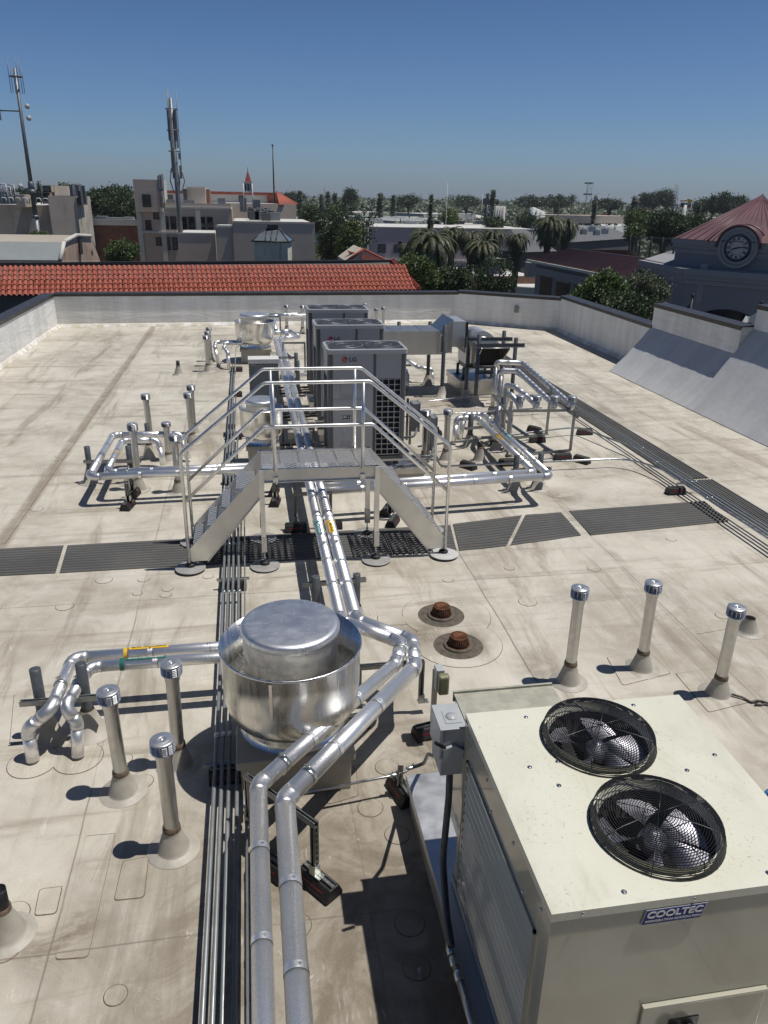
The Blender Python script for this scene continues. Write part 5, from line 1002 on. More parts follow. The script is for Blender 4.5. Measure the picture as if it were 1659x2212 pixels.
for x, y, lab in ((4.42, 13.2, 'old vent riser behind the vent rack, left one'), (4.62, 13.1, 'old vent riser behind the vent rack, right one')):
    T_ = thing('riser_pipe', lab, 'pipe', (x, y, 0)); m = MB(); m.tube([(x, y, .02), (x, y, .84)], .05, 18); part('pipe', m, 'galvold', T_); m = MB(); m.lathe((x, y, 0), [(.17, .003), (.16, .012), (.11, .02), (.062, .16)], 22); part('flashing_boot', m, 'boot', T_)
# yellow worn end on the near block
# ================================================================ TOWN
ZG = -9.0
def hy(x): return 430 + .0209 * (x - 829.5)
m = MB(); m.add([(-1500, -60, ZG), (2500, -60, ZG), (4200, 6500, ZG), (-3200, 6500, ZG)], [(0, 1, 2, 3)])
def m_ground():
    k = NB('streets and yards'); p = k.pos; a = k.ramp(k.noise(.012, 4, .6, p), .42, .55); b = k.ramp(k.noise(.05, 4, .6, p), .4, .6)
    c = k.mix(b, (.07, .07, .068), (.12, .115, .105)); yy = k.sep(p)[1]; a = k.math('MAXIMUM', a, k.ramp(yy, 170, 330)); c = k.mix(a, c, (.022, .034, .014)); k.col(c); k.rough(1.0); k.b.inputs['Specular IOR Level'].default_value = 0; return k.m
M['ground'] = m_ground(); struct('ground', m, 'ground')
def wallmat(name, c, vs=.25, var=.1, streak=0., sc_=(.10, .07, .045)):
    k = NB(name); f = k.ramp(k.noise(vs, 5, .65, k.pos), .3, .7); cc = k.mix(f, tuple(x * (1 - var) for x in c), tuple(x * (1 + var * .5) for x in c))
    if streak: cc = k.mix(k.math('MULTIPLY', k.ramp(k.noise(1.0, 5, .7, k.map((1.5, 1.5, .18), k.pos)), .54, .68), streak), cc, sc_)
    cc = k.mix(k.ramp(k.noise(3, 4, .6, k.pos), .3, .7, 0, .12), cc, tuple(x * .7 for x in c)); k.col(cc); k.rough(.85); k.bump(k.noise(2, 4, .6, k.pos), .2, .05); return k.m
M['stucco'] = wallmat('taupe stucco', (.56, .465, .385), .2, .1); M['stuccol'] = wallmat('lighter taupe stucco', (.60, .51, .43), .2, .1); M['beige'] = wallmat('weathered beige wall', (.56, .48, .39), .3, .16, .35)
M['peel'] = wallmat('peeling pale wall', (.50, .45, .37), .5, .2, .8); M['cornice'] = wallmat('pale trim', (0.620, 0.620, 0.560), .3, .08); M['brick'] = wallmat('brown brick', (0.256, 0.136, 0.096), 1.2, .2); M['whitewall'] = wallmat('white wall', (.55, .53, .49), .3, .1)
M['purple'] = wallmat('mauve stucco', (.50, .41, .43), .2, .08); M['bluegrey'] = wallmat('blue grey stucco', (.25, .255, .27), .15, .07); M['trimblue'] = wallmat('pale blue grey trim', (.30, .305, .32), .2, .05); M['roofw'] = wallmat('white flat roof', (.55, .55, .53), .15, .15)
M['roofg'] = wallmat('grey shingle roof', (.115, .12, .13), .4, .15); M['roofb'] = wallmat('grey blue shingles', (.25, .275, .28), .3, .12); M['roofd'] = wallmat('dark grey wall', (.09, .09, .09), .3, .15); M['rustwall'] = wallmat('rust stained sheet wall', (.50, .37, .29), .5, .25, .95, (.28, .085, .03))
M['redroof'] = wallmat('dull red roof', (.20, .045, .04), .3, .12); M['tanroof'] = wallmat('tan sheet roof', (.36, .32, .27), .2, .1); M['blueshed'] = wallmat('blue shed wall', (.05, .085, .13), .3, .1); M['ochre'] = wallmat('ochre wall', (.42, .28, .11), .3, .1); M['stain'] = wallmat('stained cream stucco', (0.620, 0.620, 0.512), .8, .15, .95)
M['win'] = mk('dark window glass', (.012, .014, .016), .08, 0, .3, .5); M['winb'] = mk('window with blinds', (.12, .13, .13), .2, 0, .2, .6); M['winf'] = mk('dark window frame', (.03, .028, .026), .5, 0, .1)
M['skyl'] = mk('skylight glazing', (.16, .19, .21), .12, .2, .2, .6); M['masts'] = mk('galvanised mast', (.15, .165, .18), .5, .5, .15, .8); M['antw'] = mk('antenna white', (.50, .51, .50), .5, 0, .05)
def m_tile():
    k = NB('terracotta roof tiles'); v = k.n.new('ShaderNodeTexVoronoi'); v.inputs['Scale'].default_value = 1; k.lk(k.map((2.6, 2.6, 2.6), k.pos), v.inputs['Vector'])
    a = k.n.new('ShaderNodeSeparateColor'); k.lk(v.outputs['Color'], a.inputs[0]); c = k.mix(a.outputs[0], (.28, .066, .040), (.36, .096, .060)); c = k.mix(k.ramp(k.noise(9, 4, .6, k.pos), .4, .75, 0, .35), c, (.40, .15, .10)); k.col(c); k.rough(.8); return k.m
M['tile'] = m_tile()
def m_standing(name, c):
    k = NB(name); k.col(k.mix(k.ramp(k.noise(.5, 4, .6, k.pos), .3, .7), tuple(x * .85 for x in c), tuple(x * 1.1 for x in c))); k.rough(.45); k.b.inputs['Metallic'].default_value = .1; return k.m
M['burg'] = m_standing('burgundy standing seam roof', (.10, .045, .052)); M['burgl'] = m_standing('faded red standing seam roof', (.16, .085, .088))
def plane_hit(P, n, px, py):
    d = ray(px, py); return EYE + d * ((P - EYE).dot(n) / d.dot(n))
def bld(label, pl, pr, depth, tl=None, tr=None, z=None, mats='stucco', zb=ZG, name='building', roof='roofw', par=.0, cat='building', group=None):
    """box building: pl, pr = pixels of the front wall's top corners; z = roof height, or tl/tr forward distances"""
    A = G(*pl, z) if tl is None else DD(*pl, tl); B = G(*pr, z) if tr is None else DD(*pr, tr); zt = A.z if z is None else z
    if tl is not None and tl == tr: dr = ray(*pr); B = EYE + dr * (A.y / dr.y)      # fronts follow the street grid
    A = Vector((A.x, A.y, 0)); B = Vector((B.x, B.y, 0)); d = (B - A).normalized(); n = Vector((-d.y, d.x, 0)); t = thing(name, label, cat, (A.x, A.y, zb), group)
    P = [A, B, B + n * depth, A + n * depth]; m = MB(); m.prism([p + Vector((0, 0, zb)) for p in P], (0, 0, zt - zb)); part('wall', m, mats, t)
    if roof:
        i = [A + (d + n) * .3, B + (n - d) * .3, B + n * (depth - .3) - d * .3, A + n * (depth - .3) + d * .3]; m = MB(); m.add([p + Vector((0, 0, zt + .03)) for p in i], [(0, 1, 2, 3)]); part('roof', m, roof, t)
    if par:
        m = MB()
        for a, b in ((P[0], P[1]), (P[1], P[2]), (P[2], P[3]), (P[3], P[0])): m.bar(a + Vector((0, 0, zt + par / 2)), b + Vector((0, 0, zt + par / 2)), .35, par)
        part('roof_edge', m, 'cornice', t)
    t['_f'] = (*A, *d, *n, zt); return t
def fr(t): f = list(t['_f']); return Vector(f[:3]), Vector(f[3:6]), Vector(f[6:9]), f[9]
def wpx(t, x0, x1, y0, y1, matn='win', sill=True, split=0, name='window', frame=.12):
    """window given by its pixel rectangle on the front wall"""
    A, d, n, zt = fr(t); a = plane_hit(A, n, x0, y0); b = plane_hit(A, n, x1, y1); u0, u1 = (a - A).dot(d), (b - A).dot(d); z0, z1 = min(a.z, b.z), max(a.z, b.z)
    def q(m, ua, ub, za, zb_, o): m.prism([A + d * ua - n * o + Vector((0, 0, za)), A + d * ub - n * o + Vector((0, 0, za)), A + d * ub - n * o + Vector((0, 0, zb_)), A + d * ua - n * o + Vector((0, 0, zb_))], n * .05)
    m = MB(); q(m, u0 - frame, u1 + frame, z1, z1 + frame, .08); q(m, u0 - frame, u0, z0, z1, .08); q(m, u1, u1 + frame, z0, z1, .08); q(m, u0 - frame * 1.4, u1 + frame * 1.4, z0 - frame, z0, .12); w = part(name, m, 'winf', t)
    g = MB(); q(g, u0, u1, z0, z1, .03); part('pane', g, matn, w)
    if split: m = MB(); q(m, u0, u1, (z0 + z1) / 2 - .05, (z0 + z1) / 2 + .05, .06); [q(m, u0 + (u1 - u0) * k / split - .05, u0 + (u1 - u0) * k / split + .05, z0, z1, .062) for k in range(1, split)]; part('glazing_bar', m, 'winf', w)
    return w
def ledge(t, px, py, px2, h=.35, o=.2, matn='cornice', name='cornice'):
    A, d, n, zt = fr(t); a = plane_hit(A, n, px, py); b = plane_hit(A, n, px2, py); u0, u1 = (a - A).dot(d), (b - A).dot(d); m = MB(); m.prism([A + d * u0 - n * o + Vector((0, 0, a.z)), A + d * u1 - n * o + Vector((0, 0, a.z)), A + d * u1 - n * o + Vector((0, 0, a.z + h)), A + d * u0 - n * o + Vector((0, 0, a.z + h))], n * (o + .05)); part(name, m, matn, t)
def pil(t, px, y0, y1, w=.5, o=.15, matn='cornice'):
    A, d, n, zt = fr(t); a = plane_hit(A, n, px, y0); b = plane_hit(A, n, px, y1); u = (a - A).dot(d); m = MB(); m.prism([A + d * (u - w / 2) - n * o + Vector((0, 0, b.z)), A + d * (u + w / 2) - n * o + Vector((0, 0, b.z)), A + d * (u + w / 2) - n * o + Vector((0, 0, a.z)), A + d * (u - w / 2) - n * o + Vector((0, 0, a.z))], n * (o + .05)); part('pilaster', m, matn, t)
# ---- neighbour with terracotta mansard
def tile_roof():
    t = thing('tiled_building', 'neighbouring building with a long terracotta barrel tile roof just beyond the far parapet', 'building', (0, 44, ZG))
    zE, zR = -.55, .69; e0, e1 = G(-60, 640, zE), G(905, 627, zE); d = (e1 - e0).normalized(); n = Vector((-d.y, d.x, 0)); run = 2.0; r0 = e0 + n * run; r0.z = zR; rr = G(845, 565, zR)
    L = (e1 - e0).length; Lr = (rr - Vector((r0.x, r0.y, zR))).dot(d); L += 14 * 0; slope = Vector((n.x * run, n.y * run, zR - zE)); sl_ = slope.length; up = slope / sl_; nrm = d.cross(up)
    pitch_, rows = .255, 6; cols = int(L / pitch_); ex = sl_ / rows; m = MB(); S = 7
    prof = [(-.5, 0.0), (-.36, -.0), (-.30, .045), (-.17, .085), (0, .1), (.17, .085), (.30, .045), (.36, 0)]
    for r_ in range(rows):
        for c_ in range(-60, cols + 1):
            u = (c_ + .5) * pitch_; s0 = r_ * ex; lim = L - (L - Lr) * ((s0 + ex * .5) / sl_)
            if u > lim: continue
            j = random.uniform(-.012, .012); vs = []
            for s, lift in ((s0 - .03, .035), (s0 + ex, .0)):
                for a, h in prof: vs.append(e0 + d * (u + a * pitch_ * (1 if s == s0 + ex else 1.04) + j) + up * s + nrm * (h * (1 if lift else .85) + lift))
            K = len(prof); m.add(vs, [(k, k + 1, K + k + 1, K + k) for k in range(K - 1)], 0, True)
            m.add([vs[k] for k in range(K)] + [vs[k] - nrm * .05 for k in range(K)], [(k + K, k + 1 + K, k + 1, k) for k in range(K - 1)], 1)
    part('tile_roof', m, ['tile', 'redroof'], t)
    m = MB(); m.add([e0 - d * 15.3, e1, rr, r0 - d * 15.3], [(0, 1, 2, 3)]); back = n * .5; m.add([r0 - d * 15.3 + Vector((0, 0, -.05)), rr + Vector((0, 0, -.05)), rr + back + Vector((0, 0, -.05)), r0 - d * 15.3 + back + Vector((0, 0, -.05))], [(0, 1, 2, 3)]); part('roof_deck', m, 'roofd', t)
    m = MB(); N = 16
    for k in range(N):
        a = rr.lerp(e1, k / N); b = rr.lerp(e1, (k + 1.12) / N); a = a + nrm * .08; b = b + nrm * .16; m.tube([a, b], [.10, .15], 10)
    part('hip_ridge', m, 'tile', t)
    m = MB(); e2 = e1 + n * 11 + d * 0; m.add([e1, e2, e2 + Vector((-d.x * 1.5, -d.y * 1.5, 1.5)), rr], [(0, 1, 2, 3)]); part('side_roof', m, 'tile', t)
    m = MB(); m.bar(r0 - d * 15 + Vector((0, 0, .05)), rr + Vector((0, 0, .05)), .25, .12); part('ridge_cap', m, 'coping', t)
    m = MB(); w0 = e0 - d * 15 + n * .5; w1 = e1 + n * .5 - d * .4; m.prism([Vector((w0.x, w0.y, ZG)), Vector((w1.x, w1.y, ZG)), Vector((w1.x, w1.y, ZG)) + n * 10, Vector((w0.x, w0.y, ZG)) + n * 10], (0, 0, -.62 - ZG)); part('wall', m, 'roofd', t)
tile_roof()
# ---- rust stained gambrel hall, left
t = thing('gambrel_hall', 'low hall with grey-blue gambrel roof and rust-stained gable at the left', 'building', (-20, 60, ZG)); TT = 66
gp = [DD(130, 562, 61), DD(138, 523, 62.5), DD(165, 508, 66), DD(196, 510, 71), DD(216, 562, 74)]; A = Vector((gp[0].x, gp[0].y, ZG)); B = Vector((gp[-1].x, gp[-1].y, ZG)); far = (gp[1] - EYE); dirL = Vector((-1, .06, 0)) * 45; dirL = Vector((-1, 0, 0)) * 45
m = MB(); m.add([A, *gp, B], [tuple(range(7))]); part('gable_wall', m, 'rustwall', t)
m = MB(); m.add([gp[0], gp[1], gp[1] + dirL, gp[0] + dirL], [(0, 1, 2, 3)]); part('lower_roof', m, 'roofb', t)
m = MB(); m.add([gp[1], gp[2], gp[3], gp[3] + dirL, gp[2] + dirL, gp[1] + dirL], [(0, 1, 4, 5), (1, 2, 3, 4)]); part('upper_roof', m, 'tanroof', t)
m = MB(); m.add([A, gp[0], gp[0] + dirL, A + dirL], [(0, 1, 2, 3)]); m.add([gp[3], B + Vector((0, 0, 8)), B, B + dirL, gp[3] + dirL], [(0, 1, 2, 3, 4)]); part('wall', m, 'rustwall', t)
m = MB(); [m.tube([gp[i], gp[i + 1]], .16, 6) for i in range(3)]; part('gable_trim', m, 'whitewall', t)
a = DD(175, 550, 66.5); nn = (B - A).normalized(); m = MB(); m.prism([a, a + nn * .8, a + nn * .8 + Vector((0, 0, 1.5)), a + Vector((0, 0, 1.5))], (0, -.06, 0)); part('gable_window', m, 'winf', t)
a = DD(194, 556, 69.4); lp = part('painted_sign', MB().prism([a, a + nn * .55, a + nn * .55 + Vector((0, 0, .02)), a + Vector((0, 0, .02))], (0, -.02, 0)), 'txtk', t); text('hd', .62, 'txtk', lp, a + Vector((.25, -.1, .4)), nn, (0, 0, 1), 'lettering', .05)
# ---- left beige theatre block
t = bld('weathered beige wall block at the far left edge with a grey rooftop', (-60, 441), (112, 441), 25, 100, 100, mats='beige')
t = bld('tall weathered beige tower block with a sunlit peeling side, left of the first trees', (103, 423), (163, 423), 22, 92, 93, mats='beige', roof='roofd'); A, d, n, zt = fr(t)
s0 = DD(163.5, 423, 92.9); s1 = DD(194, 423, 99.5); m = MB(); P = [Vector((s0.x, s0.y, ZG)), Vector((s1.x, s1.y, ZG)), Vector((s1.x - 3, s1.y + 6, ZG)), Vector((s0.x - 3, s0.y + 6, ZG))]; m.prism(P, (0, 0, zt - ZG)); part('peeling_side', m, 'peel', t)
a = DD(170, 431, 93); b = DD(184, 442, 96); m = MB(); m.prism([Vector((a.x, a.y, b.z)), Vector((b.x, b.y, b.z)), Vector((b.x, b.y, a.z + .9)), Vector((a.x, a.y, a.z + .9))], (.3, -.12, 0)); part('notch', m, 'roofd', t)
t = bld('stair penthouse with louvre on top of the beige block', (87, 400), (110, 400), 6, 98, 98, mats='beige', zb=3.0, name='roof_penthouse'); m = MB(); A, d, n, zt = fr(t); wpx(t, 95, 108, 404, 413, 'winb'); wpx(t, 95, 106, 419, 431, 'win'); m = MB(); s = A + d * 1.46; m.prism([A + d * 1.45 + Vector((0, 0, 3.0)), A + d * 2.6 + n * 2 + Vector((0, 0, 3.0)), A + d * 2.6 + n * 4 + Vector((0, 0, 3)), A + d * 1.45 + n * 4 + Vector((0, 0, 3))], (0, 0, zt - 3.0)); part('sunlit_side', m, 'peel', t)
t = bld('cream rooftop hut between the mechanical units and the mast', (32, 420), (52, 420), 5, 97, 97, mats='peel', zb=2.6, name='roof_hut')
t = thing('rooftop_plant', 'cluster of grey mechanical frames and units on the far left rooftop', 'rooftop equipment', (-40, 95, 3))
for i, (x0, x1, y0, y1) in enumerate([(0, 12, 404, 436), (10, 22, 410, 438), (22, 30, 405, 436), (-4, 6, 414, 437)]):
    a = DD(x0, y1, 95 + i); b = DD(x1, y0, 95 + i); m = MB(); m.box(a.x, b.x, a.y, a.y + 2, 2.9, b.z - .5); part('unit_body', m, 'greybox', t)
    m = MB()
    for k in range(4): x = a.x + (b.x - a.x) * k / 3; m.tube([(x, a.y, 3), (x, a.y, b.z + .3)], .06, 5)
    for z in (b.z - .2, b.z + .3, (3 + b.z) / 2): m.tube([(a.x, a.y, z), (b.x, a.y, z)], .06, 5)
    part('guard_frame', m, 'lightbox', t)
t = thing('rooftop_pipes', 'row of white pipes along the parapet of the left beige roof', 'rooftop pipes', (-35, 96, 3))
for k in range(9): a = DD(4 + k * 15, 437, 94); m = MB(); m.tube([(a.x, a.y, 3.0), (a.x, a.y, 3.6), (a.x + .5, a.y, 3.6), (a.x + .5, a.y, 3.0)], .07, 6, .2); part('pipe_bend', m, 'antw', t)
def antenna_cluster(label, px0, px1, py0, py1, T_, n_, zb_):
    t = thing('antenna_cluster', label, 'antennas', tuple(DD((px0 + px1) / 2, py1, T_)))
    for k in range(n_):
        a = DD(px0 + (px1 - px0) * k / (n_ - 1), py0 + random.uniform(0, 6), T_); m = MB(); m.tube([(a.x, a.y, zb_), (a.x, a.y, a.z)], .07, 6); part('mast', m, 'masts', t); m = MB(); m.box(a.x - .16, a.x + .16, a.y - .1, a.y + .1, a.z - 2.0, a.z - .1); part('panel', m, 'antw' if k % 2 else 'masts', t)
    a = DD(px0, (py0 + py1) / 2, T_); b = DD(px1, (py0 + py1) / 2, T_); m = MB(); m.tube([a, b], .06, 6); part('crossarm', m, 'masts', t); return t
antenna_cluster('cluster of panel antennas on the beige tower block', 152, 179, 393, 430, 94, 5, 3.8)
# ---- brown brick block
t = bld('long brown brick building with a white roof edge behind the green tree', (200, 486), (300, 486), 30, 128, 128, mats='brick'); ledge(t, 200, 486, 300, .9, .25, 'roofw', 'white_edge')
for i, (x0, x1, y0, y1) in enumerate([(205, 228, 467, 479), (232, 262, 470, 480), (265, 286, 469, 479)]): q = bld('grey rooftop cooling unit on the brown brick building, %s' % ('left', 'middle', 'right')[i], (x0, y0), (x1, y0), 3, 138, 138, mats='greybox', zb=-1.2, name='rooftop_unit', roof=None, cat='rooftop unit', group='cooling units on the brick building')
# ---- main taupe office block
t = bld('three-storey taupe office building with a tower at its left end', (292.5, 447), (500, 447), 22, 120, 120, mats='stucco'); OB = t
ledge(t, 293, 451, 499, .9, .08, 'stuccol'); ledge(t, 300, 503.5, 392, .3, .3); ledge(t, 293, 448, 499, .25, .16)
for px in (299, 350, 427): pil(t, px, 455, 565, .7, .18)
for (x0, x1, y0, y1) in [(353, 364, 469, 494), (369, 380, 469, 494), (392, 404, 470, 494.5), (408, 420, 470, 494.5), (432, 443, 470, 495), (448, 459, 470, 495)]: wpx(t, x0, x1, y0, y1, 'win', split=1)
for (x0, x1, y0, y1) in [(332, 342, 456, 472), (315, 326, 477, 495)]: wpx(t, x0, x1, y0, y1, 'win')
for (x0, x1, y0, y1) in [(338, 348, 514, 529), (356, 367, 514, 538), (373, 383, 514, 538)]: wpx(t, x0, x1, y0, y1, 'winb', split=1)
A, d, n, zt = fr(t); a = DD(286.5, 387, 119); b = DD(341, 387, 119.5); m = MB(); a.y -= 0
P = [Vector((a.x, a.y, 1.9)), Vector((b.x, b.y, 1.9)), Vector((b.x, b.y + 9, 1.9)), Vector((a.x, a.y + 9, 1.9))]; m.prism(P, (0, 0, a.z - 1.9)); tw = part('tower', m, 'stucco', t)
m = MB(); m.box(b.x + .01, b.x + .35, b.y - .03, b.y + 8.9, 1.95, a.z + .05); part('tower_sunlit_side', m, 'whitewall', t)  # white slab paints the sunlight on the tower's right side
c = DD(307, 428, 118.9); m = MB(); m.box(c.x, c.x + 1.2, c.y - .12, c.y + .02, c.z - 1.2, c.z + .5); part('tower_window', m, 'win', t)
antenna_cluster('slender antennas standing behind the taupe tower', 342, 350, 374, 430, 119, 4, 2.5)
t = bld('white upper wall with a red tile edge behind the roof of the office building', (352, 416), (600, 416), 14, 143, 143, mats='whitewall', zb=0); ledge(t, 352, 417, 600, .45, .3, 'tile', 'tile_edge')
for (x0, x1, y0, y1) in [(362, 372, 423, 432), (517, 525, 424, 434)]: wpx(t, x0, x1, y0, y1, 'winb')
A = DD(597, 416.5, 143); ap = DD(597, 414.5, 145); t = thing('tiled_hip_end', 'steep red tile hip roof end of the office complex, left of the big street tree', 'roof', tuple(A)); c1 = DD(603, 444, 135); c2 = DD(643.5, 443, 139); c3 = Vector((c2.x - 8, c2.y + 14, c2.z)); top = DD(598, 415, 143)
m = MB(); m.add([c1, c2, top], [(0, 1, 2)]); m.add([c2, c3, top], [(0, 1, 2)]); part('tiles', m, 'tile', t)
m = MB(); N = 16
for k in range(N): q = c1.lerp(c2, (k + .5) / N); m.tube([q, q.lerp(top, .97)], .13, 6)
part('tile_rolls', m, 'tile', t); m = MB(); m.tube([c2, top], .22, 8); part('hip_ridge', m, 'tile', t)
t = bld('taupe block under the red tile hip, right part of the office complex', (498, 439), (640, 444), 16, 132, 137, mats='stucco')
t = bld('beige rooftop cabin beside the middle mast', (403, 404), (443, 404), 5, 128, 128, mats='stuccol', zb=2.0, name='roof_cabin'); ledge(t, 403, 405, 443, .15, .2)
t = bld('dark duct box left of the beige rooftop cabin', (395, 408), (402.5, 408), 4, 127, 127, mats='roofd', zb=2.0, name='rooftop_unit', cat='rooftop unit'); t = bld('brown rooftop box right of the beige cabin', (443.5, 409), (452, 409), 5, 130, 130, mats='brick', zb=2.0, name='rooftop_unit', cat='rooftop unit')
for i, (x0, x1, y0, y1, lab) in enumerate([(358, 378, 431, 436, 'low grey unit at the left of the office roof'), (396, 420, 432, 437, 'low grey unit right of the middle mast foot'), (470, 486, 428, 436, 'pale unit on the office roof near the cabin'), (517, 532, 427, 436, 'dark unit on the office roof below the spire'), (545, 562, 431, 436, 'wide low unit on the office roof right of the spire')]): bld(lab, (x0, y0), (x1, y0), 2.5, 122 + i, 122 + i, mats='greybox', zb=2.1, name='rooftop_unit', roof=None, cat='rooftop unit', group='units on the office roof')
# white goalpost frame & black post
t = thing('goalpost', 'white pipe frame standing on the office roof under the spire', 'pipe frame', tuple(DD(540, 437, 124))); m = MB(); a, b = DD(527, 437, 124), DD(546, 437, 124); m.tube([(a.x, a.y, 2), (a.x, a.y, a.z + 2.6)], .1, 6); m.tube([(b.x, b.y, 2), (b.x, b.y, b.z + 2.6)], .1, 6); m.tube([(a.x, a.y, a.z + 1.4), (b.x, b.y, a.z + 1.4)], .06, 6); part('frame', m, 'antw', t)
# ---- middle and right taupe blocks
t = bld('plain stained taupe block in front of the office building', (383, 505), (465, 505), 12, 104, 104, mats='stuccol'); ledge(t, 383, 505.5, 465, .2, .05)
t = bld('wide taupe windowless building with rooftop condensers, behind the stained skylight tower', (502, 481), (680, 482), 20, 97, 97, mats='stucco'); ledge(t, 502, 482, 680, .25, .05, 'stuccol'); BB = t; A, d, n, zt = fr(t)
t2 = bld('lower left shoulder of the wide taupe building', (465, 490), (502, 490), 8, 97.1, 97.1, mats='stucco', par=.0); ledge(t2, 465, 491, 502, .25, .05)
lb = ['dark', 'grey', 'pale grey']
for i, (px, py, w, h) in enumerate([(546, 471, 10, 14), (559, 472, 10, 14), (551, 478, 12, 12), (564, 478, 12, 12), (575, 473, 9, 12), (586, 468, 11, 13), (595, 474, 12, 10), (597, 479, 14, 11), (578, 480, 10, 10), (568, 470, 9, 14)]):
    g = G(px, py - 2 + 0, zt + .02) if 0 else A + d * ((px - 502) / 178 * (DD(680, 481, 97) - DD(502, 481, 97)).length) + n * (4 + (484 - py) * .9); h_ = h * .1; w_ = w * .055
    tt = thing('condenser', ('leftmost dark', 'second from left, pale', 'left front dark', 'front middle pale', 'rear middle dark', 'rear right pale', 'front right dark', 'far right pale', 'right of centre dark', 'rear centre pale')[i] + ' box condenser on the wide taupe roof', 'rooftop unit', (g.x, g.y, zt), 'condensers clustered on the wide taupe roof'); pass
    m = MB(); m.box(g.x - w_, g.x + w_, g.y - w_, g.y + w_, zt + .1, zt + h_); part('cabinet', m, ('roofd', 'greybox')[i % 2], tt, bev=.05); m = MB(); m.lathe((g.x, g.y, zt + h_), [(w_ * .8, 0), (w_ * .8, .12), (.01, .14)], 12); part('fan_cover', m, 'black', tt)
# skylight tower
TT = 76; a, b = DD(548, 522, TT), DD(621, 522, TT); dpt = 3.3; t = thing('skylight_tower', 'stained cream tower with a glass hip skylight in front of the wide taupe building', 'tower', (a.x, a.y, ZG)); d = (b - a); d.z = 0; d.normalize(); n = Vector((-d.y, d.x, 0)); zt = a.z
m = MB(); m.prism([Vector((a.x, a.y, ZG)), Vector((b.x, b.y, ZG)), Vector((b.x, b.y, ZG)) + n * dpt, Vector((a.x, a.y, ZG)) + n * dpt], (0, 0, zt - ZG)); part('shaft', m, 'stain', t)
m = MB(); A2 = a - d * .15 - n * .15; B2 = b + d * .15 - n * .15; C2 = B2 + n * (dpt + .3); D2 = A2 + n * (dpt + .3); ht = (522 - 498) / 1661 * TT * 1.0; ap0 = (A2 + D2) / 2 + d * 1.15 + Vector((0, 0, ht)); ap1 = (B2 + C2) / 2 - d * 1.15 + Vector((0, 0, ht))
for s in (A2, B2, C2, D2): s.z = zt + .05
m.add([A2, B2, C2, D2, ap0, ap1], [(0, 1, 5, 4), (1, 2, 5), (2, 3, 4, 5), (3, 0, 4)]); part('glazing', m, 'skyl', t)
m = MB(); [m.tube([p, q], .07, 6) for p, q in ((A2, B2), (B2, C2), (C2, D2), (D2, A2), (A2, ap0), (D2, ap0), (B2, ap1), (C2, ap1), (ap0, ap1), (A2.lerp(B2, .36), ap0), (A2.lerp(B2, .64), ap1), (A2.lerp(B2, .5), ap0.lerp(ap1, .5)))]; part('glazing_bars', m, 'winf', t)
m = MB(); c = (ap0 + ap1) / 2; m.box(c.x - .5, c.x + .5, c.y - .3, c.y + .3, c.z - .02, c.z + .35); part('ridge_vent', m, 'winf', t)
# ---- masts
def mast(label, px, pyb, pyt, T_, r0, r1, name='mast'):
    b = DD(px, pyb, T_); tp = None; lo, hi = b.z, 90
    for _ in range(40):
        mid = (lo + hi) / 2; v = Vector((b.x, b.y, mid)) - EYE; y = H_ / 2 - F_ * v.dot(_u) / v.dot(_f); lo, hi = (mid, hi) if y > pyt else (lo, mid)
    t = thing(name, label, 'mast', (b.x, b.y, ZG)); return t, b.x, b.y, lo
t, x, y, z = mast('tallest steel pole mast at the left edge with whip antennas on top', 83, 512, 147, 82, .5, .2)
zk = ZG + (z - ZG) * .46; m = MB(); m.tube([(x, y, ZG), (x, y, zk)], [.3, .26], 16); m.tube([(x, y, zk), (x, y, z)], [.22, .13], 16); m.tube([(x, y, zk - .2), (x, y, zk + .1)], .30, 16); m.tube([(x, y, 4.0), (x, y, 4.5)], .33, 16); part('pole', m, 'masts', t)
m = MB(); 
for a in range(6): q = Vector((.6 * math.cos(a * 1.05), .6 * math.sin(a * 1.05), 0)); c = Vector((x, y, z - .7)); m.tube([c, c + q], .03, 6); m.tube([c + q - Vector((0, 0, 1.4)), c + q + Vector((0, 0, 1.5 if a % 2 else .8))], .03, 6)
m.tube([(x + math.cos(k * .52) * .55, y + math.sin(k * .52) * .55, z - .7) for k in range(13)], .05, 5); part('whip_antennas', m, 'masts', t)
for dz, sx in ((-3.2, 1), (-4.2, 1), (-10.2, -1)):
    m = MB(); m.lathe((0, 0, 0), [(.24, 0), (.18, .06), (.01, .1)], 16); m.v = [Vector((x + sx * (.75 if dz > -9 else .9) + v.x, y - .4 - v.z, z + dz + v.y)) for v in m.v]; part('dish', m, 'antw', t)
m = MB(); m.tube([(x, y, z - 3.6), (x - 1.9, y, z - 3.6)], .06, 6); m.box(x - 2.3, x - 1.9, y - .3, y + .3, z - 4.4, z - 2.8); part('grid_antenna', m, 'masts', t)
m = MB(); m.lathe((x, y, z - 10.6), [(.2, 0), (.3, .05), (.3, .8), (.2, .85)], 10); part('collar_mount', m, 'masts', t)
t, x, y, z = mast('stout cellular pole with panel antennas behind the office building', 385, 434, 212, 108, .5, .4)
m = MB(); m.tube([(x, y, ZG), (x, y, z)], [.33, .25], 18); part('pole', m, 'masts', t)
for i in range(6):
    a = i * 1.05 + .3; q = Vector((.48 * math.cos(a), .48 * math.sin(a), 0)); m = MB(); c = Vector((x, y, z - 3.2)) + q; m.box(c.x - .13, c.x + .13, c.y - .1, c.y + .15, c.z - (1.6 if i % 2 else 2.4), c.z + 1.9); part('panel_antenna', m, 'antw' if i % 2 == 0 else 'masts', t)
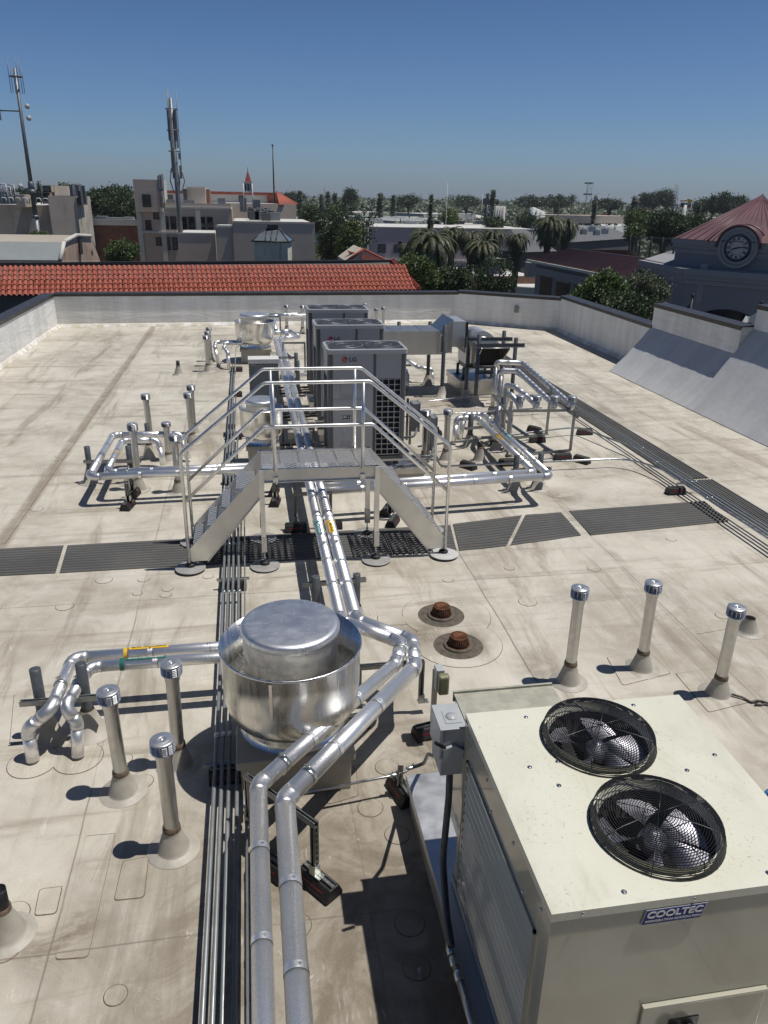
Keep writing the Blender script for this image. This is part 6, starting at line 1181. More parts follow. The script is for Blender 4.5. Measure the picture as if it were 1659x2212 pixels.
for i in range(9):
    a = i * 2.1; q = Vector((.6 * math.cos(a), .6 * math.sin(a), 0)); c = Vector((x, y, z - 6.6 - .75 * (i % 4))) + q; m = MB(); m.box(c.x - .16, c.x + .16, c.y - .14, c.y + .14, c.z - .35, c.z + .45); part('radio_unit', m, 'masts' if i % 3 else 'greybox', t)
m = MB()
for a in range(3): q = Vector((.7 * math.cos(a * 2.1), .7 * math.sin(a * 2.1), 0)); m.tube([Vector((x, y, z - 8)) + q, Vector((x, y, z + .9)) + q], .045, 5)
for k in range(4): m.tube([(x + .75 * math.cos(j * .52), y + .75 * math.sin(j * .52), z - 1.2 - k * 2.4) for j in range(13)], .05, 5)
for a in range(5): q0 = Vector((.5 * math.cos(a * 1.3), .5 * math.sin(a * 1.3), 0)); m.tube([Vector((x, y, z - 11)) + q0, Vector((x, y, z - 9.5)) + q0 * 2, Vector((x, y, z - 8)) + q0 * 1.4], .06, 5, .5)
part('mount_frame', m, 'masts', t)
t, x, y, z = mast('thin dark flagpole-like mast with a ball, right of the red spire', 592, 418, 314, 140, .15, .1); m = MB(); m.tube([(x, y, 3), (x, y, z)], [.16, .07], 8); m.lathe((x, y, z), [(.01, -.2), (.22, 0), (.01, .2)], 8); part('pole', m, 'winf', t)
# spire
a = DD(537, 418, 175); t = thing('church_spire', 'small steeple with a red pyramid cap above the office roof', 'steeple', (a.x, a.y, ZG)); s = .95
m = MB(); z0 = a.z; m.box(a.x - s * 1.05, a.x + s * 1.05, a.y - s, a.y + s, ZG, z0 + .3); m.box(a.x - s * .85, a.x + s * .85, a.y - s * .8, a.y + s * .8, z0 + .3, z0 + 2.1); m.box(a.x - s * 1.0, a.x + s * 1.0, a.y - s, a.y + s, z0 + 1.95, z0 + 2.15); part('belfry', m, 'cornice', t)
m = MB(); [m.box(a.x + k * .62 - .14, a.x + k * .62 + .14, a.y - s * .8 - .05, a.y - s * .8 + .05, z0 + .5, z0 + 1.8) for k in (-1, 0, 1)]; part('belfry_openings', m, 'win', t)
zz = z0 + 2.15; m = MB(); m.lathe((a.x, a.y, zz), [(s * 1.05, 0), (.02, 2.4)], 4, 0, False); m.v = [Vector((a.x + ((v.x - a.x) - (v.y - a.y)) * .7071, a.y + ((v.x - a.x) + (v.y - a.y)) * .7071, v.z)) for v in m.v]; M['capred'] = mk('dull red spire roof', (.30, .055, .055), .6, 0, .1); part('pyramid_cap', m, 'capred', t); m = MB(); m.tube([(a.x, a.y, zz + 2.3), (a.x, a.y, zz + 2.9)], .05, 5); part('finial', m, 'winf', t)
# ---- mauve building
t = bld('long mauve stucco building with a rounded left corner and white roof, behind the palms', (815, 491), (1160, 496), 26, z=-1.2, mats='purple', roof='roofw'); A, d, n, zt = fr(t)
for (x0, x1, y0, y1) in [(817, 832, 528, 545), (851.5, 866, 529, 544.5)]: wpx(t, x0, x1, y0, y1, 'winb', split=3)
m = MB(); R0_ = 3.2; c0 = A + n * R0_; pts_ = []
for k in range(9): ang = math.pi / 2 * k / 8; pts_.append(c0 - n * (R0_ * math.cos(ang)) - d * (R0_ * math.sin(ang)))
pts_ += [pts_[-1] + n * 22, A + n * 25.2]; m.prism([Vector((p.x, p.y, ZG)) for p in pts_], (0, 0, zt - ZG)); part('rounded_corner', m, 'purple', t)
m = MB(); prs = [Vector((p.x, p.y, zt)) for p in pts_[:9]] + [B_ for B_ in []]; E1 = A + d * 40; m.tube([Vector((pts_[8].x, pts_[8].y, zt)) + n * 22] + [Vector((p.x, p.y, zt + .05)) for p in pts_[8::-1]] + [Vector((A.x, A.y, zt)) + d * ((G(1160, 496, -1.2) - Vector((A.x, A.y, -1.2))).length)], .16, 6, caps=False); part('roof_edge', m, 'whitewall', t)
for k in (3, 5): p = pts_[k]; q = pts_[k + 1]; m = MB(); o = ((p + q) / 2 - c0).normalized(); m.prism([Vector((p.x, p.y, -4.4)) + o * .02, Vector((q.x, q.y, -4.4)) + o * .02, Vector((q.x, q.y, -3.2)) + o * .02, Vector((p.x, p.y, -3.2)) + o * .02], o * .06); part('window', m, 'win', t)
ledge(t, 818, 565, 1160, .4, .3, 'whitewall')
for i, (px, lab) in enumerate(((885, 'small vent box on the mauve building roof, leftmost'), (935, 'dark hooded unit on the mauve building roof'), (990, 'tan box on the mauve building roof'), (1040, 'rightmost pale box on the mauve building roof'))): g = G(px, 484, -1.2); m = MB(); m.box(g.x - 1.4, g.x + 1.4, g.y - .8, g.y + .8, -1.2, -.5); m.box(g.x - 1.6, g.x + 1.6, g.y - 1, g.y + 1, -.52, -.4); solo('rooftop_unit', m, ('lightbox', 'roofd', 'tanroof', 'lightbox')[i], lab, 'rooftop unit')
# ---- mid distance roofs
t = bld('old white building with small windows behind the flagpoles', (915, 462), (1000, 462) if 0 else (1028, 462), 22, z=-2.2, mats='whitewall', roof='roofw')
for i, (lab, pl, pr, dp, z, mt, rf) in enumerate([('flat white roofed hall behind the flags, upper one', (855, 477), (925, 477), 30, -3.4, 'whitewall', 'roofw'), ('brick building with white roof left of the cypress', (925, 474), (990, 474), 25, -3.6, 'brick', 'roofw'), ('wide pale roof behind the big street tree', (826, 470), (905, 468), 26, -3.0, 'whitewall', 'roofb'),
      ('low white roof beyond the street trees', (765, 459), (845, 458), 20, -3.2, 'whitewall', 'roofw'), ('brown low building right of the brick one', (988, 479), (1040, 479), 16, -4.5, 'tanroof', 'roofd'), ('dark grey long building left of the white hip roof', (1022, 461), (1060, 462), 20, -4.2, 'roofd', 'roofg'), ('dark grey long building right behind the white hip roof', (1062, 459), (1160, 463), 18, -4.2, 'roofd', 'roofg'),
      ('blue shed right of the white hip roof', (1203, 459), (1288, 462), 18, -4.0, 'blueshed', 'roofw') if 0 else ('blue shed between the cylindrical tanks', (1088, 459), (1148, 461), 16, -4.6, 'blueshed', 'roofw'), ('ochre building in front of the thin cypress', (898, 448), (925, 448), 12, -4.0, 'ochre', 'blueshed'), ('tan low roof left of the thin cypress', (885, 455), (960, 457), 12, -4.8, 'tanroof', 'tanroof'),
      ('far grey depot under the pine row', (1195, 436), (1245, 437), 30, -3.0, 'tanroof', 'tanroof'), ('far white depot near the horizon left of the pines', (1040, 431), (1080, 432), 40, -3.5, 'whitewall', 'roofw'), ('distant pale warehouse near the horizon centre', (850, 447), (885, 447), 18, -4.2, 'stuccol', 'roofw'), ('tiny distant white roof right of the spire', (700, 452), (745, 452), 18, -3.5, 'whitewall', 'roofw'), ('distant low grey warehouse right of the water tower sign', (1320, 450), (1370, 452), 20, -4.2, 'tanroof', 'roofw')]): bld(lab, pl, pr, dp, z=z, mats=mt, roof=rf)
def hip(label, pl, pr, dp, z, rise, wall, roofm, inset=.35, name='building', cat='building', ridge_only=False):
    t = bld(label, pl, pr, dp, z=z, mats=wall, roof=None); A, d, n, zt = fr(t); B = G(*pr, z); L = (Vector((B.x, B.y, 0)) - A).length; i = min(L, dp) * inset; o = .5
    q = [A - d * o - n * o, A + d * (L + o) - n * o, A + d * (L + o) + n * (dp + o), A - d * o + n * (dp + o)]; q = [p + Vector((0, 0, zt + .05)) for p in q]; r0, r1 = A + d * i + n * dp / 2 + Vector((0, 0, zt + rise)), A + d * (L - i) + n * dp / 2 + Vector((0, 0, zt + rise))
    m = MB(); m.add(q + [r0, r1], [(0, 1, 5, 4), (1, 2, 5), (2, 3, 4, 5), (3, 0, 4)]); part('roof', m, roofm, t); return t
hip('white hip roofed building in the middle distance above the palms', (977, 471), (1066, 472), 22, -4.6, 2.4, 'whitewall', 'roofw', .42)
hip('long tan roofed warehouse left of the lattice tower', (1136, 452), (1262, 456), 30, -3.6, 3.2, 'stuccol', 'tanroof', .3); hip('barn with a dull red roof above the burgundy wing', (1250, 480), (1330, 482), 16, -4.2, 3.4, 'roofd', 'redroof', .05)
t = hip('hall with pale ribbed roof and brick walls right of the red barn', (1305, 496), (1404, 498), 16, -4.8, 1.8, 'brick', 'roofw', .05)
t = hip('dark grey gabled roof behind the palms, left of the burgundy wing', (1128, 545), (1195, 543), 10, -3.4, 3.4, 'roofd', 'roofg', .28); t = hip('large grey shingle roof with chimneys above the burgundy wing', (1222, 524), (1372, 514), 13, -3.2, 2.6, 'roofd', 'roofg', .3)
for i, (px, py) in enumerate([(1262, 488), (1280, 482), (1290, 490), (1308, 487)]): g = DD(px, py, 92); m = MB(); m.box(g.x - .3, g.x + .3, g.y - .3, g.y + .3, g.z - .9, g.z - .35); m.tube([(g.x, g.y, g.z - .4), (g.x, g.y, g.z - .15)], .16, 10); solo('rooftop_unit', m, 'lightbox', 'metal exhaust stack on the large grey shingle roof, ' + ('leftmost', 'second from left', 'third from left', 'rightmost')[i], 'exhaust stack', 'exhaust stacks on the shingle roof')
for i in range(6): g = DD(1062 + i * 5.2, 448, 330); m = MB(); m.lathe((g.x, g.y, 0), [(.8, ZG), (.8, g.z + .2), (.1, g.z + .5)], 16); solo('storage_tank', m, 'whitewall', ('first', 'second', 'third', 'fourth', 'fifth', 'sixth')[i] + ' from left in the row of small white tanks above the white hip roof', 'tank', 'white storage tanks in a row')
for i in range(3): g = DD(1151 + i * 9, 462, 250); m = MB(); m.lathe((g.x, g.y, 0), [(1.2, ZG), (1.2, g.z + 1.6 - i * .5), (.1, g.z + 1.9 - i * .5)], 16); solo('storage_tank', m, 'antw', ('tallest', 'middle', 'shortest')[i] + ' of the three white silos beside the blue shed', 'tank', 'white silos by the blue shed')
# small white roofed shop in front of the palms
t = bld('low white roofed building with a brick wall behind the near trees', (1010, 597), (1160, 597), 14, z=-5.0, mats='brick'); t = bld('lower white roof with a bright parapet right behind the far parapet', (1095, 618), (1160, 622), 8, z=-6.0, mats='whitewall')
for i, (px, py, lab) in enumerate(((1067, 572, 'beige rooftop unit among the palms'), (1148, 580, 'tan evaporative cooler beside the burgundy wing'), )): g = DD(px, py, 66 + 4 * i); m = MB(); m.box(g.x - .45, g.x + .45, g.y - .5, g.y + .5, g.z - .7, g.z + .45); m.box(g.x - .5, g.x + .5, g.y - .55, g.y + .55, g.z + .45, g.z + .52); solo('rooftop_unit', m, ('tan', 'tan')[i], lab, 'rooftop unit')
# small tiled gable behind the terracotta roof
t = thing('small_gable', 'small stucco gable with red tile edge behind the right end of the terracotta roof', 'gable', tuple(DD(785, 560, 54))); a, b, c = DD(748, 565, 54), DD(785, 538, 54), DD(842, 566, 54); m = MB(); m.prism([a + Vector((0, 0, -3)), c + Vector((0, 0, -3)), c, b, a], (0, 5, 0)); part('gable_wall', m, 'beige', t); m = MB(); m.tube([a, b], .10, 8); m.tube([b, c], .07, 8); part('tile_edge', m, 'tile', t)
# ---- clock building
def clock_building():
    t = thing('clock_building', 'blue-grey building with a clock and faded red pyramid roof at the right edge', 'building', (30, 42, ZG)); zc_ = 2.35
    Lc = DD(1392, 560, 46); C0 = DD(1487, 560, 40.5); R1 = DD(1740, 560, 37)
    f0 = Vector((Lc.x, Lc.y, 0)); f1 = Vector((C0.x, C0.y, 0)); f2 = Vector((R1.x, R1.y, 0)); back = Vector((f0.x, f0.y, 0)).normalized() * 15 + Vector((3, 0, 0)); zlow = DD(1480, 577, 40.5).z
    m = MB(); P = [f0, f1, f2, f2 + back, f0 + back]; m.prism([p + Vector((0, 0, ZG)) for p in P], (0, 0, zlow - ZG)); part('lower_wall', m, 'bluegrey', t)
    m = MB()
    for k, (h, o) in enumerate(((.28, .34), (.22, .22), (.2, .12))):
        z = zlow - .05 - sum((.28, .24, .22)[:k]); 
        for a, b in ((f0, f1), (f1, f2)):
            d = (b - a).normalized(); nn = Vector((d.y, -d.x, 0)); m.prism([a + nn * o + Vector((0, 0, z)) - d * .05, b + nn * o + Vector((0, 0, z)) + d * .1, b + nn * o + Vector((0, 0, z - h)) + d * .1, a + nn * o + Vector((0, 0, z - h)) - d * .05], -nn * (o + .1))
    part('cornice', m, 'trimblue', t)
    # upper storey (set back a little on the left)
    d12 = (f2 - f1).normalized(); n12 = Vector((d12.y, -d12.x, 0)); U1 = DD(1463, 515, 42.5); u1 = Vector((U1.x, U1.y, 0)); zu = U1.z; k1 = DD(1500, 519, 40.6); g1 = f1 - n12 * .35 + d12 * .9; uP = [u1, g1, f2 - n12 * .35, f2 + back, u1 + back * .8]
    m = MB(); m.prism([p + Vector((0, 0, zlow - .02)) for p in uP], (0, 0, zu - zlow)); part('upper_wall', m, 'bluegrey', t)
    m = MB()
    for k, (h, o) in enumerate(((.25, .3), (.2, .18), (.2, .10))):
        z = zu + .02 - sum((.25, .22, .2)[:k])
        for a, b in ((u1, g1), (g1, f2 - n12 * .35)):
            d = (b - a).normalized(); nn = Vector((d.y, -d.x, 0)); m.prism([a + nn * o + Vector((0, 0, z)) - d * .05, b + nn * o + Vector((0, 0, z)) + d * .08, b + nn * o + Vector((0, 0, z - h)) + d * .08, a + nn * o + Vector((0, 0, z - h)) - d * .05], -nn * (o + .1))
    part('upper_cornice', m, 'trimblue', t)
    apx = DD(1648, 421, 44); E = [u1 + Vector((-.3, -.2, zu + .03)), g1 + n12 * .35 + Vector((-.1, 0, zu + .03)), f2 + n12 * .1 + Vector((0, 0, zu + .03)), f2 + back + Vector((0, 0, zu + .03)), u1 + back * .8 + Vector((0, 0, zu + .03))]
    m = MB(); m.add(E + [apx], [(0, 1, 5), (1, 2, 5), (2, 3, 5), (3, 4, 5), (4, 0, 5)]); rf = part('pyramid_roof', m, 'burgl', t)
    m = MB()
    for a, b, N in ((E[0], E[1], 4), (E[1], E[2], 10)):
        for k in range(N): q = a.lerp(b, (k + .5) / N); m.tube([q, q.lerp(apx, .97)], .03, 5)
    m.tube([E[1], apx], .06, 6); part('standing_seams', m, 'burg', rf)
    # clock with arched surround
    q = plane_hit(g1, n12, 1599, 535); c = q + n12 * .0; rad = .585
    def disc(name, r0, r1, o0, o1, mt, par): 
        m = MB(); vs = []; N = 48
        for (r_, o) in ((r1, -.3), (r1, o1), (r0, o1)):
            for k in range(N): a = 2 * math.pi * k / N; vs.append(c + d12 * (r_ * math.cos(a)) + Vector((0, 0, r_ * math.sin(a))) + n12 * o)
        m.add(vs, [(i * N + k, i * N + (k + 1) % N, (i + 1) * N + (k + 1) % N, (i + 1) * N + k) for i in range(2) for k in range(N)]); return part(name, m, mt, par)
    m = MB(); arch = [c - d12 * 0.97 + Vector((0, 0, -.15)), c + d12 * 0.97 + Vector((0, 0, -.15))] + [c + d12 * (0.97 * math.cos(a)) + Vector((0, 0, 0.97 * math.sin(a))) for a in [math.pi * k / 20 for k in range(21)]]
    m.prism([p + n12 * .33 for p in arch], -n12 * 2.2); part('dormer', m, 'bluegrey', t)
    m = MB(); m.tube([c + d12 * (1.0 * math.cos(a)) + Vector((0, 0, 1.0 * math.sin(a))) + n12 * .40 for a in [math.pi * (k / 24) for k in range(25)]], .07, 8); m.tube([c + d12 * (1.02 * math.cos(a)) + Vector((0, 0, 1.02 * math.sin(a))) - n12 * .4 for a in [math.pi * (k / 24) for k in range(25)]], .07, 8)
    vs = []
    for k in range(25): a = math.pi * k / 24; e = d12 * (1.02 * math.cos(a)) + Vector((0, 0, 1.02 * math.sin(a))); vs += [c + e + n12 * .42, c + e - n12 * 2.3]
    m.add(vs, [(2 * k, 2 * k + 1, 2 * k + 3, 2 * k + 2) for k in range(24)]); part('arched_hood', m, 'burg', t)
    disc('moulding', .79, .93, .33, .40, 'trimblue', t); disc('moulding', .64, .77, .33, .37, 'trimblue', t)
    ck = disc('clock_face', 001e-3, rad - .07, .1, .40, 'whitewall', t); disc('clock_ring', rad - .07, rad, .1, .44, 'navyr', ck); disc('inner_ring', .30, .315, .1, .406, 'navyr', ck)
    for i, s in enumerate(('XII', 'I', 'II', 'III', 'IIII', 'V', 'VI', 'VII', 'VIII', 'IX', 'X', 'XI')):
        a = math.pi / 2 - i * math.pi / 6; up = d12 * math.cos(a) + Vector((0, 0, math.sin(a))); text(s, .185, 'navyr', ck, c + n12 * .407 + up * .41, up.cross(n12) * -1, up, 'numeral', .008, .62 if len(s) > 2 else .8, .002)
    m = MB()
    for ang, L, w in ((math.radians(90 - 83), .62, .035), (math.radians(90 - 253), .40, .05)):
        e = d12 * math.cos(ang) + Vector((0, 0, math.sin(ang))); m.bar(c + n12 * .415 - e * .08, c + n12 * .415 + e * L * .68, w * 1.4, .012, 0, n12)
    part('clock_hands', m, 'navyr', ck)
    # arched entrance, patch
    q = plane_hit(f1, n12, 1568, 700); zq = q.z; m = MB(); arch = [q + d12 * (2.35 * math.cos(a)) + Vector((0, 0, -1.2 + 1.9 * math.sin(a))) for a in [math.pi * k / 16 for k in range(17)]] + [q - d12 * 2.35 + Vector((0, 0, -4)), q + d12 * 2.35 + Vector((0, 0, -4))]
    m.prism([p + n12 * .02 for p in arch], n12 * .03); part('arched_opening', m, 'win', t)
    a_ = plane_hit(f1, n12, 1515, 570); b_ = plane_hit(f1, n12, 1530, 570); c_ = plane_hit(f1, n12, 1527, 657); m = MB(); m.add([a_ + n12 * .02, b_ + n12 * .02, b_ + n12 * .02 + Vector((0, 0, c_.z - a_.z)), a_ + n12 * .02 + Vector((0, 0, c_.z - a_.z))], [(0, 1, 2, 3)]); part('repainted_patch', m, 'trimblue', t)
    # wing
    w0 = DD(1160, 560, 60); w1 = DD(1392, 603, 44.5); w = thing('burgundy_wing', 'long wing with burgundy standing seam roof and dark openings left of the clock building', 'building', (w0.x, w0.y, ZG)); a = Vector((w0.x, w0.y, 0)); b = Vector((w1.x, w1.y, 0)); d = (b - a).normalized(); n = Vector((-d.y, d.x, 0)); L = (b - a).length; ze = w0.z; ze1 = w1.z; L2 = L
    m = MB(); m.prism([a + Vector((0, 0, ZG)), b + Vector((0, 0, ZG)), b + n * 10 + Vector((0, 0, ZG)), a + n * 10 + Vector((0, 0, ZG))], (0, 0, min(ze, ze1) - ZG)); part('wall', m, 'bluegrey', w); zz = min(ze, ze1)
    r0 = Vector((*DD(1200, 535, 62).xy, 0)); hgt_ = DD(1200, 534, 62).z; e0 = a - n * .5 - d * .5 + Vector((0, 0, ze)); e1 = b - n * .5 + d * 1.2 + Vector((0, 0, ze1)); run = 2.6; q0 = e0 + n * run + d * 1.6; q0.z = hgt_; q1 = e1 + n * run; q1.z = DD(1386, 564, 46.5).z
    m = MB(); m.add([e0, e1, q1, q0], [(0, 1, 2, 3)]); m.add([e0, q0, q0 + n * 5, e0 + n * 9], [(0, 1, 2, 3)]); rf = part('metal_roof', m, 'burg', w)
    m = MB(); N = 58
    for k in range(N + 1): s = k / N; m.bar(e0.lerp(e1, s) + Vector((0, 0, .05)), q0.lerp(q1, s) + Vector((0, 0, .05)), .06, .11)
    part('standing_seams', m, 'burgl', rf); m = MB(); m.bar(q0, q1, .25, .16); part('ridge_flashing', m, 'coping', w); m = MB(); m.bar(e0 - Vector((0, 0, .12)), e1 - Vector((0, 0, .12)), .25, .16); part('gutter', m, 'cornice', w); m = MB(); m.bar(a - n * .12 + Vector((0, 0, ze - .75)), b - n * .12 + Vector((0, 0, ze1 - .75)), .22, .5); part('cornice', m, 'trimblue', w)
    for (x0, x1, y0, y1) in [(1168.5, 1191, 594, 629), (1203, 1229, 606, 640), (1241, 1262, 613, 640)]:
        A_ = plane_hit(a, n, x0, y0); B_ = plane_hit(a, n, x1, y1); m = MB(); m.prism([A_ - n * .02, Vector((B_.x, B_.y, A_.z)) - n * .02, B_ - n * .02 - Vector((0, 0, 1.0)), Vector((A_.x, A_.y, B_.z)) - n * .02 - Vector((0, 0, 1.0))], n * .01); o = part('window', m, 'win', w); m = MB(); m.bar(A_ - n * .06 + Vector((0, 0, .1)), Vector((B_.x, B_.y, A_.z + .1)) - n * .06, .12, .2); part('lintel', m, 'trimblue', o)
    # lower link block with cream top between wing and clock
    m = MB(); l0 = DD(1389, 562, 46.4); l1 = DD(1462, 568, 42.8)
    # fence on the terrace
    for i in range(12): pass
    fz = hgt_; ft = thing('terrace_fence', 'dark mesh fence around the terrace behind the burgundy wing', 'fence', tuple(q0)); m = MB(); s0 = q0 + n * 3 + d * 3; s1 = q1 + n * 3.5 + d * 2; N = 11
    for k in range(N + 1): q = s0.lerp(s1, k / N); m.tube([q - Vector((0, 0, .5)), q + Vector((0, 0, 1.15))], .06, 6)
    part('fence_post', m, 'winf', ft)
    m = MB(); 
    for h in (.1, 1.1): m.tube([s0 + Vector((0, 0, h)), s1 + Vector((0, 0, h))], .03, 5)
    part('fence_rail', m, 'winf', ft)
    m = MB(); m.add([s0 + Vector((0, 0, .0)), s1 + Vector((0, 0, 0)), s1 + Vector((0, 0, 1.1)), s0 + Vector((0, 0, 1.1))], [(0, 1, 2, 3)]); part('wire_mesh', m, 'meshf', ft)
    m = MB(); m.prism([s0 + n * 2, s1 + n * 2, s1 + n * 5, s0 + n * 5], (0, 0, 1.0)); m.v = [v - Vector((0, 0, 1.2)) for v in m.v]; solo('terrace_wall', m, 'bluegrey', 'low grey terrace wall seen behind the mesh fence', 'wall')
M['navyr'] = mk('dark blue clock paint', (.02, .028, .07), .4, 0, .1)
def m_meshf():
    k = NB('fence mesh'); k.col((.03, .03, .03)); k.b.inputs['Alpha'].default_value = .35; return k.m
M['meshf'] = m_meshf()
clock_building()
# flags in front of the clock building
def flag(label, px, pyb, pyt, T_, wpx_, kind):
    b = DD(px, pyb, T_); tp = DD(px, pyt, T_); t = thing('flag', label, 'flag', (b.x, b.y, ZG)); m = MB(); zt = tp.z; m.tube([(b.x, b.y, ZG), (b.x, b.y, zt)], .05, 8); m.lathe((b.x, b.y, zt), [(.01, -.06), (.09, .03), (.01, .12)], 8); part('pole', m, 'winf', t)
    Wd, Hg = wpx_; N, K = 16, 8; vs = []
    def sp(s, v): return Vector((b.x - s * Wd * .92, b.y - .5 * s + .22 * math.sin(s * 7 + v * 1.3), zt - .25 - v * Hg - s * .55 - .12 * math.sin(s * 9)))
    for i in range(N + 1):
        for j in range(K + 1): vs.append(sp(i / N, j / K))
    fs, mi = [], []
    for i in range(N):
        for j in range(K):
            fs.append((i * (K + 1) + j, (i + 1) * (K + 1) + j, (i + 1) * (K + 1) + j + 1, i * (K + 1) + j + 1)); mi.append((1 if j == K - 1 else 0) if kind == 'cal' else (2 if (i < 6 and j < 4) else j % 2))
    m = MB(); m.add(vs, fs, 0, True); m.mi = mi; c = part('cloth', m, ['white', 'logored', 'navy'], t)
    if kind == 'cal':
        o = sp(.42, .72) + Vector((0, -.1, 0)); d = (sp(.3, .7) - sp(.6, .7)).normalized(); text('CALIFORNIA REPUBLIC', .23, 'txtk', c, o, -d * -1 * -1, (0, 0, 1), 'lettering', .006, .8, .002)
        m = MB(); bb = sp(.5, .35) + Vector((0, -.12, 0)); m.lathe((0, 0, 0), [(.001, 0), (.28, 0)], 14, sx=1, sy=.55); m.v = [bb + Vector((v.x, 0, v.y)) for v in m.v]; part('emblem', m, 'lgtxt', c)
flag('white flag with a red lower stripe at the right edge, before the arched opening', 1636, 700, 656, 30, (1.7, 1.0), 'cal'); flag('striped flag hanging from a dark pole left of the arched opening', 1488, 690, 640, 33, (.9, .8), 'us')
for i, (px, top) in enumerate(((1103 * .3334 + 414.8 - 1, 484), (1121 * .3334 + 414.8, 470), (1138 * .3334 + 414.8, 484))):
    b = DD(px, 545, 128); tp = DD(px, top, 128); t = thing('flagpole', ('left', 'tallest, middle', 'right')[i] + ' white flagpole by the rounded mauve corner', 'flagpole', (b.x, b.y, ZG), 'flagpoles at the mauve building'); m = MB(); m.tube([(b.x, b.y, ZG), (b.x, b.y, tp.z)], .09, 6); part('pole', m, 'antw', t)
    if i < 2: m = MB(); m.add([(b.x, b.y - .1, tp.z - .3), (b.x + .6, b.y - .1, tp.z - 1.2), (b.x + .5, b.y - .1, tp.z - 2.6), (b.x, b.y - .1, tp.z - 1.9)], [(0, 1, 2, 3)]); part('flag_cloth', m, 'lgtxt' if i else 'logored', t)
# street bits beside the big tree
def car(label, px, py, z, matn, L=4.4, rz=0.2):
    g = G(px, py, ZG); t = thing('parked_car', label, 'car', tuple(g)); x, y = g.x, g.y; m = MB(); pr = [(-L / 2, .35), (-L / 2, .85), (-L * .36, .95), (-L * .22, 1.42), (L * .18, 1.45), (L * .34, .98), (L / 2, .82), (L / 2, .35)]; m.prism([(x + a, y - .85, ZG + b) for a, b in pr], (0, 1.7, 0)); part('body', m, matn, t, bev=.08)
    m = MB(); m.prism([(x + a, y - .87, ZG + b) for a, b in [(-L * .32, .97), (-L * .2, 1.36), (L * .16, 1.38), (L * .29, .99)]], (0, 1.74, 0)); part('windows', m, 'win', t)
    for sx in (-.31, .31): m = MB(); m.tube([(x + L * sx, y - .9, ZG + .33), (x + L * sx, y + .9, ZG + .33)], .33, 14); part('wheel', m, 'black', t)
car('white parked car glimpsed beside the big street tree', 812, 556, ZG, 'antw'); car('silver car on the street right of the white parked car', 852, 561, ZG, 'lightbox')
g = DD(893, 545, 105); t = thing('traffic_signal', 'traffic signal arm with green street sign in front of the big street tree', 'traffic signal', (g.x + 3, g.y, ZG)); m = MB(); m.tube([(g.x + 2.6, g.y, ZG), (g.x + 2.6, g.y, g.z + .4), (g.x - 1.8, g.y, g.z + .9)], .09, 8, .8); part('arm', m, 'masts', t); m = MB(); m.box(g.x - .1, g.x + 2.3, g.y - .1, g.y - .05, g.z - .5, g.z + .3); part('street_sign', m, 'green', t); m = MB(); m.box(g.x - 2.0, g.x - 1.6, g.y - .2, g.y + .2, g.z + .2, g.z + 1.3); part('signal_head', m, 'black', t)
# far signs and towers
def lattice(label, px, pyb, pyt, T_, w0, w1, group=None):
    b = DD(px, pyb, T_); tp = DD(px, pyt, T_); t = thing('lattice_tower', label, 'tower', (b.x, b.y, ZG)); m = MB(); z0, z1 = ZG, tp.z; N = 16
    for sx, sy in ((-1, -1), (1, -1), (0, 1)): m.tube([(b.x + sx * w0, b.y + sy * w0, z0), (b.x + sx * w1, b.y + sy * w1, z1)], T_ / 1661 * .35, 4)
    for k in range(N):
        za, zb_ = z0 + (z1 - z0) * k / N, z0 + (z1 - z0) * (k + 1) / N; wa, wb = w0 + (w1 - w0) * k / N, w0 + (w1 - w0) * (k + 1) / N; s = 1 if k % 2 else -1; m.tube([(b.x - s * wa, b.y - wa, za), (b.x + s * wb, b.y - wb, zb_)], T_ / 1661 * .22, 4); m.tube([(b.x - wb, b.y - wb, zb_), (b.x + wb, b.y - wb, zb_)], T_ / 1661 * .2, 4)
    part('lattice', m, 'masts', t); return t, b, z1
t, b, z1 = lattice('lattice tower with antennas right of the long tan warehouse', 1268, 435, 394, 420, 1.6, 1.3)
m = MB(); [m.box(b.x - 1.9, b.x + 1.9, b.y - 1, b.y + 1, z1 - k * 3.2 - .7, z1 - k * 3.2) for k in (0, 1.6)]; part('antenna_ring', m, 'masts', t)
lattice('faint tall lattice mast behind the pines', 1456, 428, 396, 700, 2.2, .4); lattice('faint tall lattice mast right beside the other one behind the pines', 1460, 428, 400, 720, 2.0, .5); lattice('faint lattice mast left of centre above the tree line', 701, 430, 401, 520, .9, .4)
for px, pb, pt, T_, lab in [(963.5, 475, 395, 190, 'thin white pole mast right of the cypress'), (908, 440, 415, 420, 'thin distant mast left of the cypress'), (1041, 444, 420, 360, 'thin dark mast above the white hip roof'), (1353, 470, 452, 240, 'thin utility pole left of the blue truck')]: b = DD(px, pb, T_); tp = DD(px, pt, T_); m = MB(); m.tube([(b.x, b.y, ZG), (b.x, b.y, tp.z)], T_ / 1661 * .5, 6); solo('pole_mast', m, 'antw' if 'white' in lab else 'masts', lab, 'mast')
b = DD(1477, 460, 300); t = thing('pylon_sign', 'tall roadside burger sign with a bent yellow arrow on top', 'sign', (b.x, b.y, ZG)); s1 = DD(1481, 443, 300); k_ = 300 / 1661
m = MB(); m.tube([(b.x, b.y, ZG), (b.x, b.y, s1.z)], .8, 8); part('pole', m, 'antw', t); m = MB(); m.box(s1.x - 10 * k_, s1.x + 10.5 * k_, s1.y - .4, s1.y + .4, s1.z - 4.5 * k_, s1.z + 4.5 * k_); bd = part('board', m, 'roofd', t)
